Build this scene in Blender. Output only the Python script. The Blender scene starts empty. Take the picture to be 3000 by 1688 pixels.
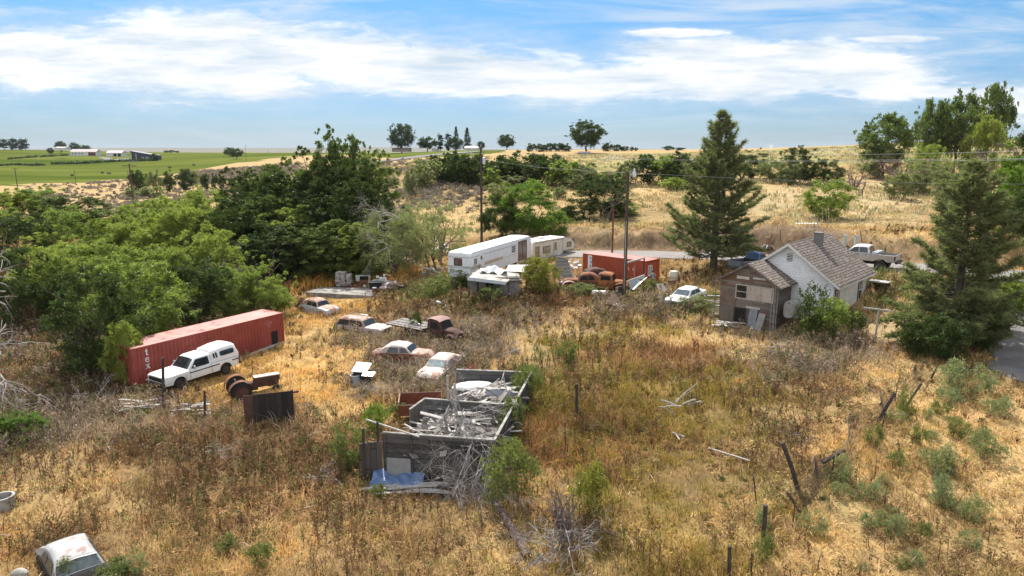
import bpy, math, random
import numpy as np
from mathutils import Vector, Matrix

rnd = random.Random(11)
rng = np.random.default_rng(11)
scene = bpy.context.scene
COL = scene.collection
R = math.radians

# ------------------------------------------------------------------ camera
PITCH = R(11.2)
CAMZ = 15.0
CP, SP = math.cos(PITCH), math.sin(PITCH)
cam_data = bpy.data.cameras.new('camera')
cam_data.sensor_width = 36.0
cam_data.lens = 24.0
cam_data.clip_start = 0.1
cam_data.clip_end = 30000.0
cam = bpy.data.objects.new('camera', cam_data)
cam.location = (0, 0, CAMZ)
cam.rotation_euler = (R(90) - PITCH, 0, 0)
COL.objects.link(cam)
scene.camera = cam

# ------------------------------------------------------------------ light
SUN_AZ, SUN_EL = R(-13), R(50)        # azimuth measured from straight ahead, negative = left
SUN_DIR = Vector((math.sin(SUN_AZ) * math.cos(SUN_EL), math.cos(SUN_AZ) * math.cos(SUN_EL), math.sin(SUN_EL)))
sl = bpy.data.lights.new('sun', 'SUN')
sl.energy = 5.0
sl.angle = R(0.5)
sl.color = (1.0, 0.945, 0.86)
so = bpy.data.objects.new('sun', sl)
so.rotation_euler = (-SUN_DIR).to_track_quat('-Z', 'Y').to_euler()
so.location = SUN_DIR * 200
COL.objects.link(so)

scene.view_settings.view_transform = 'Standard'
scene.view_settings.look = 'None'
scene.view_settings.exposure = 0.66
scene.view_settings.gamma = 1.0
scene.view_settings.use_curve_mapping = False
scene.cycles.max_bounces = 6
scene.cycles.diffuse_bounces = 2
scene.cycles.glossy_bounces = 2
scene.cycles.transparent_max_bounces = 6
scene.cycles.transmission_bounces = 3
scene.cycles.use_denoising = True
scene.cycles.use_adaptive_sampling = True

world = bpy.data.worlds.new('World')
scene.world = world
world.use_nodes = True


class NT:
    """small helper for building node trees"""
    def __init__(self, tree):
        self.t = tree
        tree.nodes.clear()

    def n(self, kind, **kw):
        nd = self.t.nodes.new(kind)
        for k, v in kw.items():
            if k[0] == '_':
                continue
            setattr(nd, k, v)
        return nd

    def link(self, a, b):
        self.t.links.new(a, b)

    def put(self, sock, v):
        if hasattr(v, 'is_output'):
            self.t.links.new(v, sock)
        else:
            sock.default_value = v

    def math(self, op, a, b=0.0, c=0.0, clamp=False):
        nd = self.n('ShaderNodeMath', operation=op, use_clamp=clamp)
        self.put(nd.inputs[0], a)
        self.put(nd.inputs[1], b)
        self.put(nd.inputs[2], c)
        return nd.outputs[0]

    def comb(self, x, y, z):
        nd = self.n('ShaderNodeCombineXYZ')
        for i, v in enumerate((x, y, z)):
            self.put(nd.inputs[i], v)
        return nd.outputs[0]

    def noise(self, vec, scale, detail=4.0, rough=0.55, dist=0.0):
        nd = self.n('ShaderNodeTexNoise')
        if vec is not None:
            self.put(nd.inputs['Vector'], vec)
        nd.inputs['Scale'].default_value = scale
        nd.inputs['Detail'].default_value = detail
        nd.inputs['Roughness'].default_value = rough
        nd.inputs['Distortion'].default_value = dist
        return nd.outputs['Fac']

    def ramp(self, fac, stops):
        nd = self.n('ShaderNodeValToRGB')
        el = nd.color_ramp.elements
        while len(el) < len(stops):
            el.new(0.5)
        for e, (p, c) in zip(el, stops):
            e.position = p
            e.color = (c[0], c[1], c[2], 1) if hasattr(c, '__len__') else (c, c, c, 1)
        self.put(nd.inputs[0], fac)
        return nd.outputs[0]

    def rng(self, v, a, b, c=0.0, d=1.0, smooth=True):
        nd = self.n('ShaderNodeMapRange', interpolation_type='SMOOTHSTEP' if smooth else 'LINEAR')
        self.put(nd.inputs[0], v)
        for i, q in enumerate((a, b, c, d)):
            nd.inputs[i + 1].default_value = q
        return nd.outputs[0]

    def mix(self, fac, a, b, blend='MIX'):
        nd = self.n('ShaderNodeMix', data_type='RGBA', blend_type=blend)
        self.put(nd.inputs[0], fac)
        for i, v in ((6, a), (7, b)):
            if not hasattr(v, 'is_output'):
                v = (v[0], v[1], v[2], 1)
            self.put(nd.inputs[i], v)
        return nd.outputs[2]


def sky_v(py):
    a = math.atan((844 - py) / 2000.0) - PITCH
    return math.tan(a)


def build_sky():
    w = NT(world.node_tree)
    tc = w.n('ShaderNodeTexCoord')
    sep = w.n('ShaderNodeSeparateXYZ')
    w.link(tc.outputs['Generated'], sep.inputs[0])
    ay = w.math('MAXIMUM', w.math('ABSOLUTE', sep.outputs[1]), 0.05)
    u = w.math('DIVIDE', sep.outputs[0], ay)
    v = w.math('DIVIDE', sep.outputs[2], ay)
    sky = w.n('ShaderNodeTexSky', sky_type='NISHITA')
    sky.sun_disc = False
    sky.sun_elevation = SUN_EL
    sky.sun_rotation = SUN_AZ
    sky.altitude = 800
    sky.air_density = 1.0
    sky.dust_density = 0.5
    sky.ozone_density = 1.0
    # the deep blue of clear dry air above, paler towards the horizon
    tint = w.ramp(w.rng(v, 0.0, 0.22, smooth=False), [(0.0, (0.46, 0.55, 0.77)), (0.4, (0.47, 0.66, 0.90)), (1.0, (0.52, 0.88, 1.10))])
    skyc = w.mix(1.0, sky.outputs[0], tint, 'MULTIPLY')

    warp = w.noise(w.comb(w.math('MULTIPLY', u, 4.0), w.math('MULTIPLY', v, 13.0), 0.0), 1.6, 7.0, 0.62)
    fine = w.noise(w.comb(w.math('MULTIPLY', u, 5.0), w.math('MULTIPLY', v, 26.0), 3.0), 3.2, 7.0, 0.65, 0.5)
    nz = w.math('ADD', w.math('MULTIPLY', w.math('SUBTRACT', warp, 0.47), 1.9), w.math('MULTIPLY', w.math('SUBTRACT', fine, 0.5), 1.2))
    blobs = [(560, 105, 330, 75), (150, 185, 360, 85), (600, 185, 620, 95), (1000, 180, 520, 75), (1400, 215, 380, 62), (1300, 235, 420, 50),
             (1750, 245, 300, 62), (2250, 170, 430, 62), (2150, 235, 560, 48), (2550, 215, 240, 70), (2650, 270, 200, 25), (2985, 305, 170, 55),
             (1990, 97, 150, 13), (2600, 115, 120, 10)]
    tot = None
    for (px, py, rx, ry) in blobs:
        uc, vc = (px - 1500) / 2000.0 / (CP + sky_v(py) * 0 + SP * (844 - py) / 2000.0), sky_v(py)
        du = w.math('MULTIPLY', w.math('SUBTRACT', u, uc), 2000.0 / rx)
        dv = w.math('MULTIPLY', w.math('SUBTRACT', v, vc), 2000.0 / ry)
        d = w.math('SQRT', w.math('ADD', w.math('MULTIPLY', du, du), w.math('MULTIPLY', dv, dv)))
        b = w.math('SUBTRACT', 1.0, d)
        tot = b if tot is None else w.math('MAXIMUM', tot, b)
    dens = w.math('ADD', tot, nz)
    cl = w.rng(dens, -0.12, 0.52)
    # thin veil: streaks high up and a soft haze layer below the bank
    wis = w.noise(w.comb(w.math('MULTIPLY', u, 2.2), w.math('MULTIPLY', v, 17.0), 8.0), 1.5, 6.0, 0.6, 0.6)
    veil = w.math('MULTIPLY', w.rng(wis, 0.42, 0.72), w.rng(v, 0.03, 0.12, 0.3, 0.8))
    low = w.math('MULTIPLY', w.rng(dens, -0.9, 0.2), 0.42)
    veil = w.math('MAXIMUM', veil, low)
    shade = w.noise(w.comb(w.math('MULTIPLY', u, 3.0), w.math('MULTIPLY', v, 20.0), 5.0), 2.2, 5.0, 0.6)
    ccol = w.ramp(shade, [(0.30, (5.6, 6.7, 7.8)), (0.50, (8.2, 8.6, 9.0)), (0.64, (10.5, 10.7, 11.0))])
    hor = w.rng(v, 0.0, 0.05, 0.5, 0.0)
    c = w.mix(hor, skyc, (4.5, 5.9, 7.2))
    c = w.mix(veil, c, (6.4, 7.3, 8.3))
    c = w.mix(cl, c, ccol)
    # broad broken cloud added over and behind the camera to brighten shaded walls
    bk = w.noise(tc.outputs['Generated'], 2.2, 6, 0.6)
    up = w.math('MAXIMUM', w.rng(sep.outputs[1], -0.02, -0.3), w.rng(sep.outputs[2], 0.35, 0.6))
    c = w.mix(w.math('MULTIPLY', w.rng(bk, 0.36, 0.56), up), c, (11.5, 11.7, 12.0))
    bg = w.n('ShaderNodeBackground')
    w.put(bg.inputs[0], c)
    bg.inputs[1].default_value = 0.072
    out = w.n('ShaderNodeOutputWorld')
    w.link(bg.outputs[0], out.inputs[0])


build_sky()

# ------------------------------------------------------------------ photo geometry -> world
def ray(px, py):
    u, v = (px - 1500.0) / 2000.0, (844.0 - py) / 2000.0
    return u, CP + v * SP, -SP + v * CP


def P(px, py, Y):
    """point at forward distance Y seen at photo pixel px, py"""
    a, b, c = ray(px, py)
    t = Y / b
    return Vector((a * t, Y, CAMZ + c * t))


def onz(px, py, z):
    a, b, c = ray(px, py)
    t = (z - CAMZ) / c
    return Vector((a * t, b * t, z))


def pix(x, y, z):
    d = y * CP - (z - CAMZ) * SP
    v = (z - CAMZ) * CP + y * SP
    return 1500 + 2000 * x / d, 844 - 2000 * v / d


CTRL = [(0, 1688, 22.2), (750, 1688, 22.2), (1500, 1688, 22.0), (2250, 1688, 21.5), (3000, 1688, 21.0),
        (0, 1400, 29.8), (800, 1400, 29.8), (1500, 1400, 29.5), (2250, 1400, 27.8), (3000, 1400, 27.0),
        (0, 1200, 38.5), (700, 1200, 38.5), (1300, 1200, 38.5), (1900, 1200, 36.0), (2500, 1200, 34.0), (3000, 1200, 33.0),
        (0, 1050, 49.0), (1100, 1050, 48.8), (1600, 1050, 46.0), (2000, 1050, 44.5), (2400, 1050, 43.0), (2900, 1060, 40.5),
        (399, 1134, 42.4), (810, 1009, 52.6), (1000, 950, 59.1), (1450, 950, 56.0), (1800, 950, 53.5), (2122, 945, 53.0), (2300, 965, 50.0),
        (2465, 937, 49.0), (2547, 903, 54.0), (2620, 950, 49.0), (2790, 1030, 42.0), (2950, 1000, 43.0), (2990, 960, 45.0), (3000, 850, 54.0),
        (2800, 795, 56.0), (2555, 784, 58.0), (2640, 850, 55.5), (2000, 895, 57.0), (1830, 870, 61.0), (1900, 842, 66.0), (1740, 848, 65.0),
        (1400, 867, 60.0), (1000, 915, 64.0), (1250, 900, 62.0), (1150, 860, 70.0), (900, 868, 71.0), (820, 800, 84.0), (1000, 785, 86.0),
        (1180, 745, 92.0), (1640, 764, 82.0), (1340, 848, 66.0), (1600, 742, 86.0), (1900, 745, 80.0), (2200, 755, 71.0), (2500, 775, 62.0),
        (1750, 729, 88.5), (1750, 690, 91.5), (2100, 700, 83.0), (2050, 732, 79.0), (2300, 697, 76.5), (2300, 733, 72.5), (2700, 705, 68.5), (2700, 757, 62.0), (3000, 720, 65.0), (3000, 770, 57.0),
        (1750, 640, 104), (1750, 560, 135), (1750, 500, 180), (1750, 457, 270), (2400, 640, 95), (2400, 560, 125), (2400, 500, 165),
        (2400, 432, 290), (2750, 412, 300), (3000, 408, 300), (3000, 600, 110), (3000, 500, 165), (2100, 440, 310), (1300, 700, 100),
        (1300, 600, 130), (1300, 520, 180), (1300, 462, 280), (1350, 441, 480), (600, 560, 235), (600, 522, 350), (300, 535, 320),
        (50, 545, 300), (300, 470, 620), (300, 447, 850), (0, 438, 950), (700, 450, 750), (900, 449, 700), (0, 480, 550), (500, 590, 175),
        (0, 600, 165), (300, 700, 95), (200, 850, 70), (0, 900, 64), (400, 800, 82), (0, 1000, 53), (500, 700, 105), (700, 640, 120), (900, 560, 170),
        (1000, 640, 120)]
cx = [P(*c) for c in CTRL]
for px in (-600, 300, 1000, 1500, 2000, 2600, 3600):
    for Y in (1500, 4500, 9000):
        cx.append(Vector(((px - 1500) / 2000.0 * Y, Y, 13.0)))
for px in (1500, 2000, 2600, 3600):
    cx.append(Vector(((px - 1500) / 2000.0 * 650, 650, 14.5)))
for px in (-700, 3700):
    for (py, Y, zz) in ((1600, 24, 0.4), (1150, 42, 0.6), (900, 62, 1.5), (600, 120, 5.0), (500, 250, 10)):
        cx.append(Vector(((px - 1500) / 2000.0 * Y, Y, zz + (3.0 if px > 0 else 0))))


def ab(x, y):
    y = np.maximum(y, 14.0)
    return np.clip(x / y, -1.4, 1.4) * 1.6, np.log(y)


_ca, _cb = ab(np.array([p.x for p in cx]), np.array([p.y for p in cx]))
_cz = np.array([p.z for p in cx])


def _tps(r2):
    return 0.5 * r2 * np.log(r2 + 1e-9)


def _solve():
    n = len(_cz)
    A = np.zeros((n + 3, n + 3))
    A[:n, :n] = _tps((_ca[:, None] - _ca[None]) ** 2 + (_cb[:, None] - _cb[None]) ** 2) + np.eye(n) * 2e-3
    Pm = np.stack([np.ones(n), _ca, _cb], 1)
    A[:n, n:] = Pm
    A[n:, :n] = Pm.T
    return np.linalg.solve(A, np.concatenate([_cz, np.zeros(3)]))


_w = _solve()
_perm = rng.random((64, 64))


def vnoise(x, y):
    xi, yi = np.floor(x).astype(int), np.floor(y).astype(int)
    fx, fy = x - xi, y - yi
    fx, fy = fx * fx * (3 - 2 * fx), fy * fy * (3 - 2 * fy)
    g = lambda i, j: _perm[i % 64, j % 64]
    return (g(xi, yi) * (1 - fx) + g(xi + 1, yi) * fx) * (1 - fy) + (g(xi, yi + 1) * (1 - fx) + g(xi + 1, yi + 1) * fx) * fy


def hbase(x, y):
    sh = np.shape(x)
    x, y = np.ravel(np.asarray(x, float)), np.ravel(np.asarray(y, float))
    out = np.zeros(len(x))
    for i in range(0, len(x), 20000):
        a, b = ab(x[i:i + 20000], y[i:i + 20000])
        r2 = (a[:, None] - _ca[None]) ** 2 + (b[:, None] - _cb[None]) ** 2
        out[i:i + 20000] = _tps(r2) @ _w[:-3] + _w[-3] + _w[-2] * a + _w[-1] * b
    return out.reshape(sh)


ROAD = [P(1350, 733, 93), P(1600, 742, 86.5), P(1900, 745, 81), P(2200, 755, 73), P(2500, 774, 63), P(2800, 790, 56.5), P(3150, 820, 52), P(3600, 830, 50)]
ROAD_Z = [p.z for p in ROAD]


def catmull(pts, k=10):
    out = []
    for i in range(len(pts) - 1):
        p0, p1, p2, p3 = pts[max(i - 1, 0)], pts[i], pts[i + 1], pts[min(i + 2, len(pts) - 1)]
        for j in range(k):
            t = j / k
            out.append(0.5 * ((2 * p1) + (p2 - p0) * t + (2 * p0 - 5 * p1 + 4 * p2 - p3) * t * t + (3 * p1 - p0 - 3 * p2 + p3) * t ** 3))
    out.append(pts[-1].copy())
    return out


ROADC = catmull(ROAD, 8)
_rx = np.array([[p.x, p.y, p.z] for p in ROADC])
DRIVE = [Vector((28.0, 28.0, 2.0)), Vector((30.5, 37.0, 2.6)), Vector((33.2, 43.0, 3.0)), Vector((35.0, 47.0, 3.6)), Vector((37.0, 52.0, 4.4))]
DRIVE[0] = P(3120, 1130, 36); DRIVE[1] = P(3010, 1060, 40); DRIVE[2] = P(2985, 1000, 43); DRIVE[3] = P(3010, 960, 46); DRIVE[4] = P(3080, 880, 52)
DRIVE = [Vector((46.0, 2.0, 1.0)), Vector((40.0, 18.0, 1.4))] + DRIVE
DRIVEC = catmull(DRIVE, 8)
_dx = np.array([[p.x, p.y, p.z] for p in DRIVEC])


def near_line(x, y, line):
    d2 = (x[:, None] - line[None, :, 0]) ** 2 + (y[:, None] - line[None, :, 1]) ** 2
    k = np.argmin(d2, 1)
    return np.sqrt(d2[np.arange(len(x)), k]), line[k, 2]


def sstep(a, b, v):
    t = np.clip((v - a) / (b - a), 0, 1)
    return t * t * (3 - 2 * t)


def height(x, y):
    sh = np.shape(x)
    x, y = np.ravel(np.asarray(x, float)), np.ravel(np.asarray(y, float))
    z = hbase(x, y)
    k = sstep(2.0, 12.0, y) * (1 - sstep(300, 600, y))
    z = z + k * ((vnoise(x * 0.23 + 7, y * 0.23) - 0.5) * 0.30 + (vnoise(x * 0.71, y * 0.71 + 9) - 0.5) * 0.14)
    m = (y > 42) & (y < 105) & (x > -12)
    if m.any():
        d, rz = near_line(x[m], y[m], _rx)
        f = 1 - sstep(3.6, 6.0, d)
        z[m] = z[m] * (1 - f) + (rz - 0.12) * f
        # the cut bank on the far side of the road
        k2 = np.argmin((x[m][:, None] - _rx[None, :, 0]) ** 2 + (y[m][:, None] - _rx[None, :, 1]) ** 2, 1)
        far = (y[m] > _rx[k2, 1]) & (x[m] > 4)
        clod = (vnoise(x[m] * 1.1, y[m] * 1.1) - 0.5) * 1.1
        z[m] += far * sstep(4.6, 6.0, d) * (1 - sstep(7, 17, d)) * (0.95 + clod)
    m = (y > -5) & (y < 60) & (x > 18)
    if m.any():
        d, rz = near_line(x[m], y[m], _dx)
        f = 1 - sstep(2.0, 4.0, d)
        z[m] = z[m] * (1 - f) + (rz - 0.1) * f
    return z.reshape(sh)


def hz(x, y):
    return float(height(np.array([x]), np.array([y]))[0])


_ys = np.exp(np.linspace(math.log(16), math.log(900), 900))


def G(px, py):
    """where the photo ray through px, py meets the ground"""
    a, b, c = ray(px, py)
    t = _ys / b
    d = CAMZ + c * t - height(a * t, _ys)
    k = np.argmax(d < 0)
    if d[k] >= 0:
        k = len(_ys) - 1
    if k == 0:
        y = _ys[0]
    else:
        y = _ys[k - 1] + (_ys[k] - _ys[k - 1]) * d[k - 1] / (d[k - 1] - d[k])
    x = a * y / b
    return Vector((x, y, hz(x, y)))

# ------------------------------------------------------------------ object helpers
def tag(o, label=None, cat=None, group=None, kind=None):
    if label: o['label'] = label
    if cat: o['category'] = cat
    if group: o['group'] = group
    if cat and not kind: kind = 'thing'
    if kind: o['kind'] = kind
    return o


def thing(name, label, cat, loc=(0, 0, 0), rz=0.0, group=None, rx=0.0, ry=0.0):
    o = bpy.data.objects.new(name, None)
    o.empty_display_size = 0.2
    COL.objects.link(o)
    o.location = loc
    o.rotation_euler = (rx, ry, rz)
    return tag(o, label, cat, group)


def copy_tree(o, parent=None):
    c = o.copy()
    COL.objects.link(c)
    if parent is not None:
        c.parent = parent
    for ch in o.children:
        copy_tree(ch, c)
    return c


def raw_mesh(name, verts, faces_flat, nper, attrs=None):
    """fast mesh from numpy: every face has nper corners"""
    me = bpy.data.meshes.new(name)
    nv, nf = len(verts), len(faces_flat) // nper
    me.vertices.add(nv)
    me.vertices.foreach_set('co', np.asarray(verts, np.float32).ravel())
    me.loops.add(nf * nper)
    me.loops.foreach_set('vertex_index', np.asarray(faces_flat, np.int32))
    me.polygons.add(nf)
    me.polygons.foreach_set('loop_start', np.arange(nf, dtype=np.int32) * nper)
    for k, v in (attrs or {}).items():
        if v.ndim == 1:
            at = me.attributes.new(k, 'FLOAT', 'POINT')
            at.data.foreach_set('value', v.astype(np.float32))
        else:
            at = me.attributes.new(k, 'FLOAT_COLOR', 'POINT')
            cc = np.ones((nv, 4), np.float32)
            cc[:, :3] = v
            at.data.foreach_set('color', cc.ravel())
    me.update(calc_edges=True)
    me.validate()
    return me


def place(name, me, mat, parent=None, loc=(0, 0, 0), rz=0.0):
    o = bpy.data.objects.new(name, me)
    if mat is not None:
        if len(me.materials) == 0:
            me.materials.append(mat)
        else:
            o.material_slots[0].link = 'OBJECT'
            o.material_slots[0].material = mat
    COL.objects.link(o)
    o.location = loc
    o.rotation_euler = (0, 0, rz)
    if parent is not None:
        o.parent = parent
    return o


class MB:
    def __init__(self):
        self.v, self.f, self.sm = [], [], []

    def add(self, vs, fs, smooth=False):
        b = len(self.v)
        self.v += [tuple(p) for p in vs]
        for f in fs:
            self.f.append(tuple(b + i for i in f))
            self.sm.append(smooth)
        return self

    def box(self, c, s, rot=None, taper=1.0):
        x, y, z = s[0] / 2, s[1] / 2, s[2] / 2
        vs = [Vector((i * x * (taper if k > 0 else 1), j * y * (taper if k > 0 else 1), k * z)) for k in (-1, 1) for j in (-1, 1) for i in (-1, 1)]
        if rot is not None:
            vs = [rot @ p for p in vs]
        c = Vector(c)
        return self.add([p + c for p in vs], [(0, 2, 3, 1), (4, 5, 7, 6), (0, 1, 5, 4), (2, 6, 7, 3), (0, 4, 6, 2), (1, 3, 7, 5)])

    def beam(self, p, q, w, h, up=(0, 0, 1)):
        p, q = Vector(p), Vector(q)
        d = q - p
        L = d.length
        if L < 1e-6:
            return self
        d.normalize()
        s = d.cross(Vector(up))
        if s.length < 1e-3:
            s = d.cross(Vector((1, 0, 0)))
        s.normalize()
        t = s.cross(d)
        M = Matrix((d, s, t)).transposed()
        return self.box((p + q) / 2, (L, w, h), M)

    def ring(self, c, d, r, n, ph=0.0):
        d = Vector(d).normalized()
        s = d.cross(Vector((0, 0, 1)))
        if s.length < 1e-3:
            s = Vector((1, 0, 0))
        s.normalize()
        t = d.cross(s)
        return [Vector(c) + (s * math.cos(ph + 2 * math.pi * i / n) + t * math.sin(ph + 2 * math.pi * i / n)) * r for i in range(n)]

    def tube(self, pts, rad, n=6, cap=True, smooth=True):
        pts = [Vector(p) for p in pts]
        if not hasattr(rad, '__len__'):
            rad = [rad] * len(pts)
        vs, fs = [], []
        s = None
        for i, p in enumerate(pts):
            d = pts[min(i + 1, len(pts) - 1)] - pts[max(i - 1, 0)]
            if d.length < 1e-9:
                d = Vector((0, 0, 1))
            d.normalize()
            if s is None:
                s = d.cross(Vector((0, 0, 1)) if abs(d.z) < 0.8 else Vector((1, 0, 0)))
            else:
                s = s - d * s.dot(d)
            if s.length < 1e-4:
                s = d.cross(Vector((0.3, 0.9, 0.2)))
            s.normalize()
            t = d.cross(s)
            vs += [p + (s * math.cos(6.28318 * j / n) + t * math.sin(6.28318 * j / n)) * rad[i] for j in range(n)]
        for i in range(len(pts) - 1):
            for j in range(n):
                a, b = i * n + j, i * n + (j + 1) % n
                fs.append((a, b, b + n, a + n))
        self.add(vs, fs, smooth)
        if cap:
            self.add(vs[:n], [tuple(range(n))[::-1]])
            self.add(vs[-n:], [tuple(range(n))])
        return self

    def cyl(self, p, q, r, n=12, r2=None, cap=True):
        return self.tube([p, q], [r, r if r2 is None else r2], n, cap)

    def lathe(self, prof, n=16, c=(0, 0, 0), axis='z', smooth=True):
        vs, fs = [], []
        for (r, z) in prof:
            for i in range(n):
                a = 2 * math.pi * i / n
                x, y = r * math.cos(a), r * math.sin(a)
                p = (x, y, z) if axis == 'z' else (x, z, y) if axis == 'y' else (z, x, y)
                vs.append(Vector(p) + Vector(c))
        for i in range(len(prof) - 1):
            for j in range(n):
                a, b = i * n + j, i * n + (j + 1) % n
                f = (a, b, b + n, a + n)
                fs.append(f if axis != 'y' else f[::-1])
        return self.add(vs, fs, smooth)

    def prism(self, poly, y0, y1, smooth=False):
        """poly of (x,z) extruded in y"""
        n = len(poly)
        vs = [(x, y0, z) for x, z in poly] + [(x, y1, z) for x, z in poly]
        fs = [tuple(range(n)), tuple(range(2 * n - 1, n - 1, -1))]
        self.add(vs, fs)
        self.add(vs, [(i + n, (i + 1) % n + n, (i + 1) % n, i) for i in range(n)], smooth)
        return self

    def poly(self, pts, flip=False):
        idx = tuple(range(len(pts)))
        return self.add(pts, [idx[::-1] if flip else idx])

    def slab(self, pts, th):
        """polygon thickened along its normal by th (towards the back)"""
        pts = [Vector(p) for p in pts]
        nrm = Vector((0, 0, 0))
        for i in range(len(pts)):
            nrm += pts[i].cross(pts[(i + 1) % len(pts)])
        nrm.normalize()
        n = len(pts)
        vs = pts + [p - nrm * th for p in pts]
        fs = [tuple(range(n)), tuple(range(2 * n - 1, n - 1, -1))] + [(i + n, (i + 1) % n + n, (i + 1) % n, i) for i in range(n)]
        return self.add(vs, fs)

    def loft(self, secs, closed=True, cap=True, smooth=True):
        n = len(secs[0])
        vs = [p for s in secs for p in s]
        fs = []
        m = n if closed else n - 1
        for i in range(len(secs) - 1):
            for j in range(m):
                a, b = i * n + j, i * n + (j + 1) % n
                fs.append((a, b, b + n, a + n))
        self.add(vs, fs, smooth)
        if cap:
            self.add(secs[0], [tuple(range(n))[::-1]])
            self.add(secs[-1], [tuple(range(n))])
        return self

    def grid(self, nx, ny, fn, smooth=True):
        vs = [fn(i / nx, j / ny) for j in range(ny + 1) for i in range(nx + 1)]
        fs = [(j * (nx + 1) + i, j * (nx + 1) + i + 1, (j + 1) * (nx + 1) + i + 1, (j + 1) * (nx + 1) + i) for j in range(ny) for i in range(nx)]
        return self.add(vs, fs, smooth)

    def mesh(self, name, uv=True):
        me = bpy.data.meshes.new(name)
        me.from_pydata([tuple(p) for p in self.v], [], self.f)
        me.polygons.foreach_set('use_smooth', self.sm)
        me.update()
        if uv:
            ul = me.uv_layers.new(name='uv')
            co = np.empty(len(me.vertices) * 3, np.float32)
            me.vertices.foreach_get('co', co)
            co = co.reshape(-1, 3)
            nl = len(me.loops)
            li = np.empty(nl, np.int32)
            me.loops.foreach_get('vertex_index', li)
            nf = len(me.polygons)
            tot = np.empty(nf, np.int32)
            me.polygons.foreach_get('loop_total', tot)
            nr = np.empty(nf * 3, np.float32)
            me.polygons.foreach_get('normal', nr)
            nl3 = np.repeat(nr.reshape(-1, 3), tot, 0)
            t = np.stack([-nl3[:, 1], nl3[:, 0], np.zeros(nl)], 1)
            ln = np.linalg.norm(t, axis=1)
            flat = ln < 0.15
            t[flat] = (1, 0, 0)
            ln[flat] = 1
            t /= ln[:, None]
            b = np.cross(nl3, t)
            p = co[li]
            ul.data.foreach_set('uv', np.stack([(p * t).sum(1), (p * b).sum(1)], 1).astype(np.float32).ravel())
        return me

    def build(self, name, mat, parent=None, loc=(0, 0, 0), rz=0.0, sharp=40):
        me = self.mesh(name)
        o = place(name, me, mat, parent, loc, rz)
        if any(self.sm) and sharp:
            try:
                me.set_sharp_from_angle(angle=R(sharp))
            except Exception:
                pass
        return o


# ------------------------------------------------------------------ materials
MATS = {}


def pbsdf(nt, col, rough=0.8, metal=0.0, bump=None, bstr=0.3, bdist=0.02, spec=0.4):
    b = nt.n('ShaderNodeBsdfPrincipled')
    nt.put(b.inputs['Base Color'], col if hasattr(col, 'is_output') else (*col, 1))
    nt.put(b.inputs['Roughness'], rough)
    b.inputs['Metallic'].default_value = metal
    b.inputs['Specular IOR Level'].default_value = spec
    if bump is not None:
        bn = nt.n('ShaderNodeBump')
        bn.inputs['Strength'].default_value = bstr
        bn.inputs['Distance'].default_value = bdist
        nt.put(bn.inputs['Height'], bump)
        nt.link(bn.outputs[0], b.inputs['Normal'])
    o = nt.n('ShaderNodeOutputMaterial')
    nt.link(b.outputs[0], o.inputs[0])
    return b


def newmat(name):
    m = bpy.data.materials.new(name)
    m.use_nodes = True
    MATS[name] = m
    return m, NT(m.node_tree)


def weathered(name, a, b, scale=3.0, rough=0.8, metal=0.0, rust=None, rust_amt=0.5, rscale=1.2, fine=40.0, bstr=0.25, spec=0.4, stretch=(1, 1, 1)):
    """two-tone paint or wood with an optional third colour in patches (rust, bare metal, dirt)"""
    m, t = newmat(name)
    tc = t.n('ShaderNodeTexCoord')
    mp = t.n('ShaderNodeMapping')
    mp.inputs['Scale'].default_value = stretch
    t.link(tc.outputs['Object'], mp.inputs[0])
    v = mp.outputs[0]
    n1 = t.noise(v, scale, 6, 0.65)
    n2 = t.noise(v, fine, 3, 0.6)
    c = t.mix(t.rng(n1, 0.35, 0.65), a, b)
    c = t.mix(t.rng(n2, 0.3, 0.8, 0.0, 0.35), c, tuple(k * 0.55 for k in a))
    rg = rough
    if rust is not None:
        n3 = t.noise(v, rscale, 8, 0.7, 0.4)
        k = 0.62 - 0.3 * rust_amt
        f = t.rng(n3, k, k + 0.09)
        c = t.mix(f, c, rust)
        rg = t.math('ADD', t.math('MULTIPLY', f, 0.85 - rough), rough)
    pbsdf(t, c, rg, metal, n2, bstr, 0.01, spec)
    return m


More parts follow.
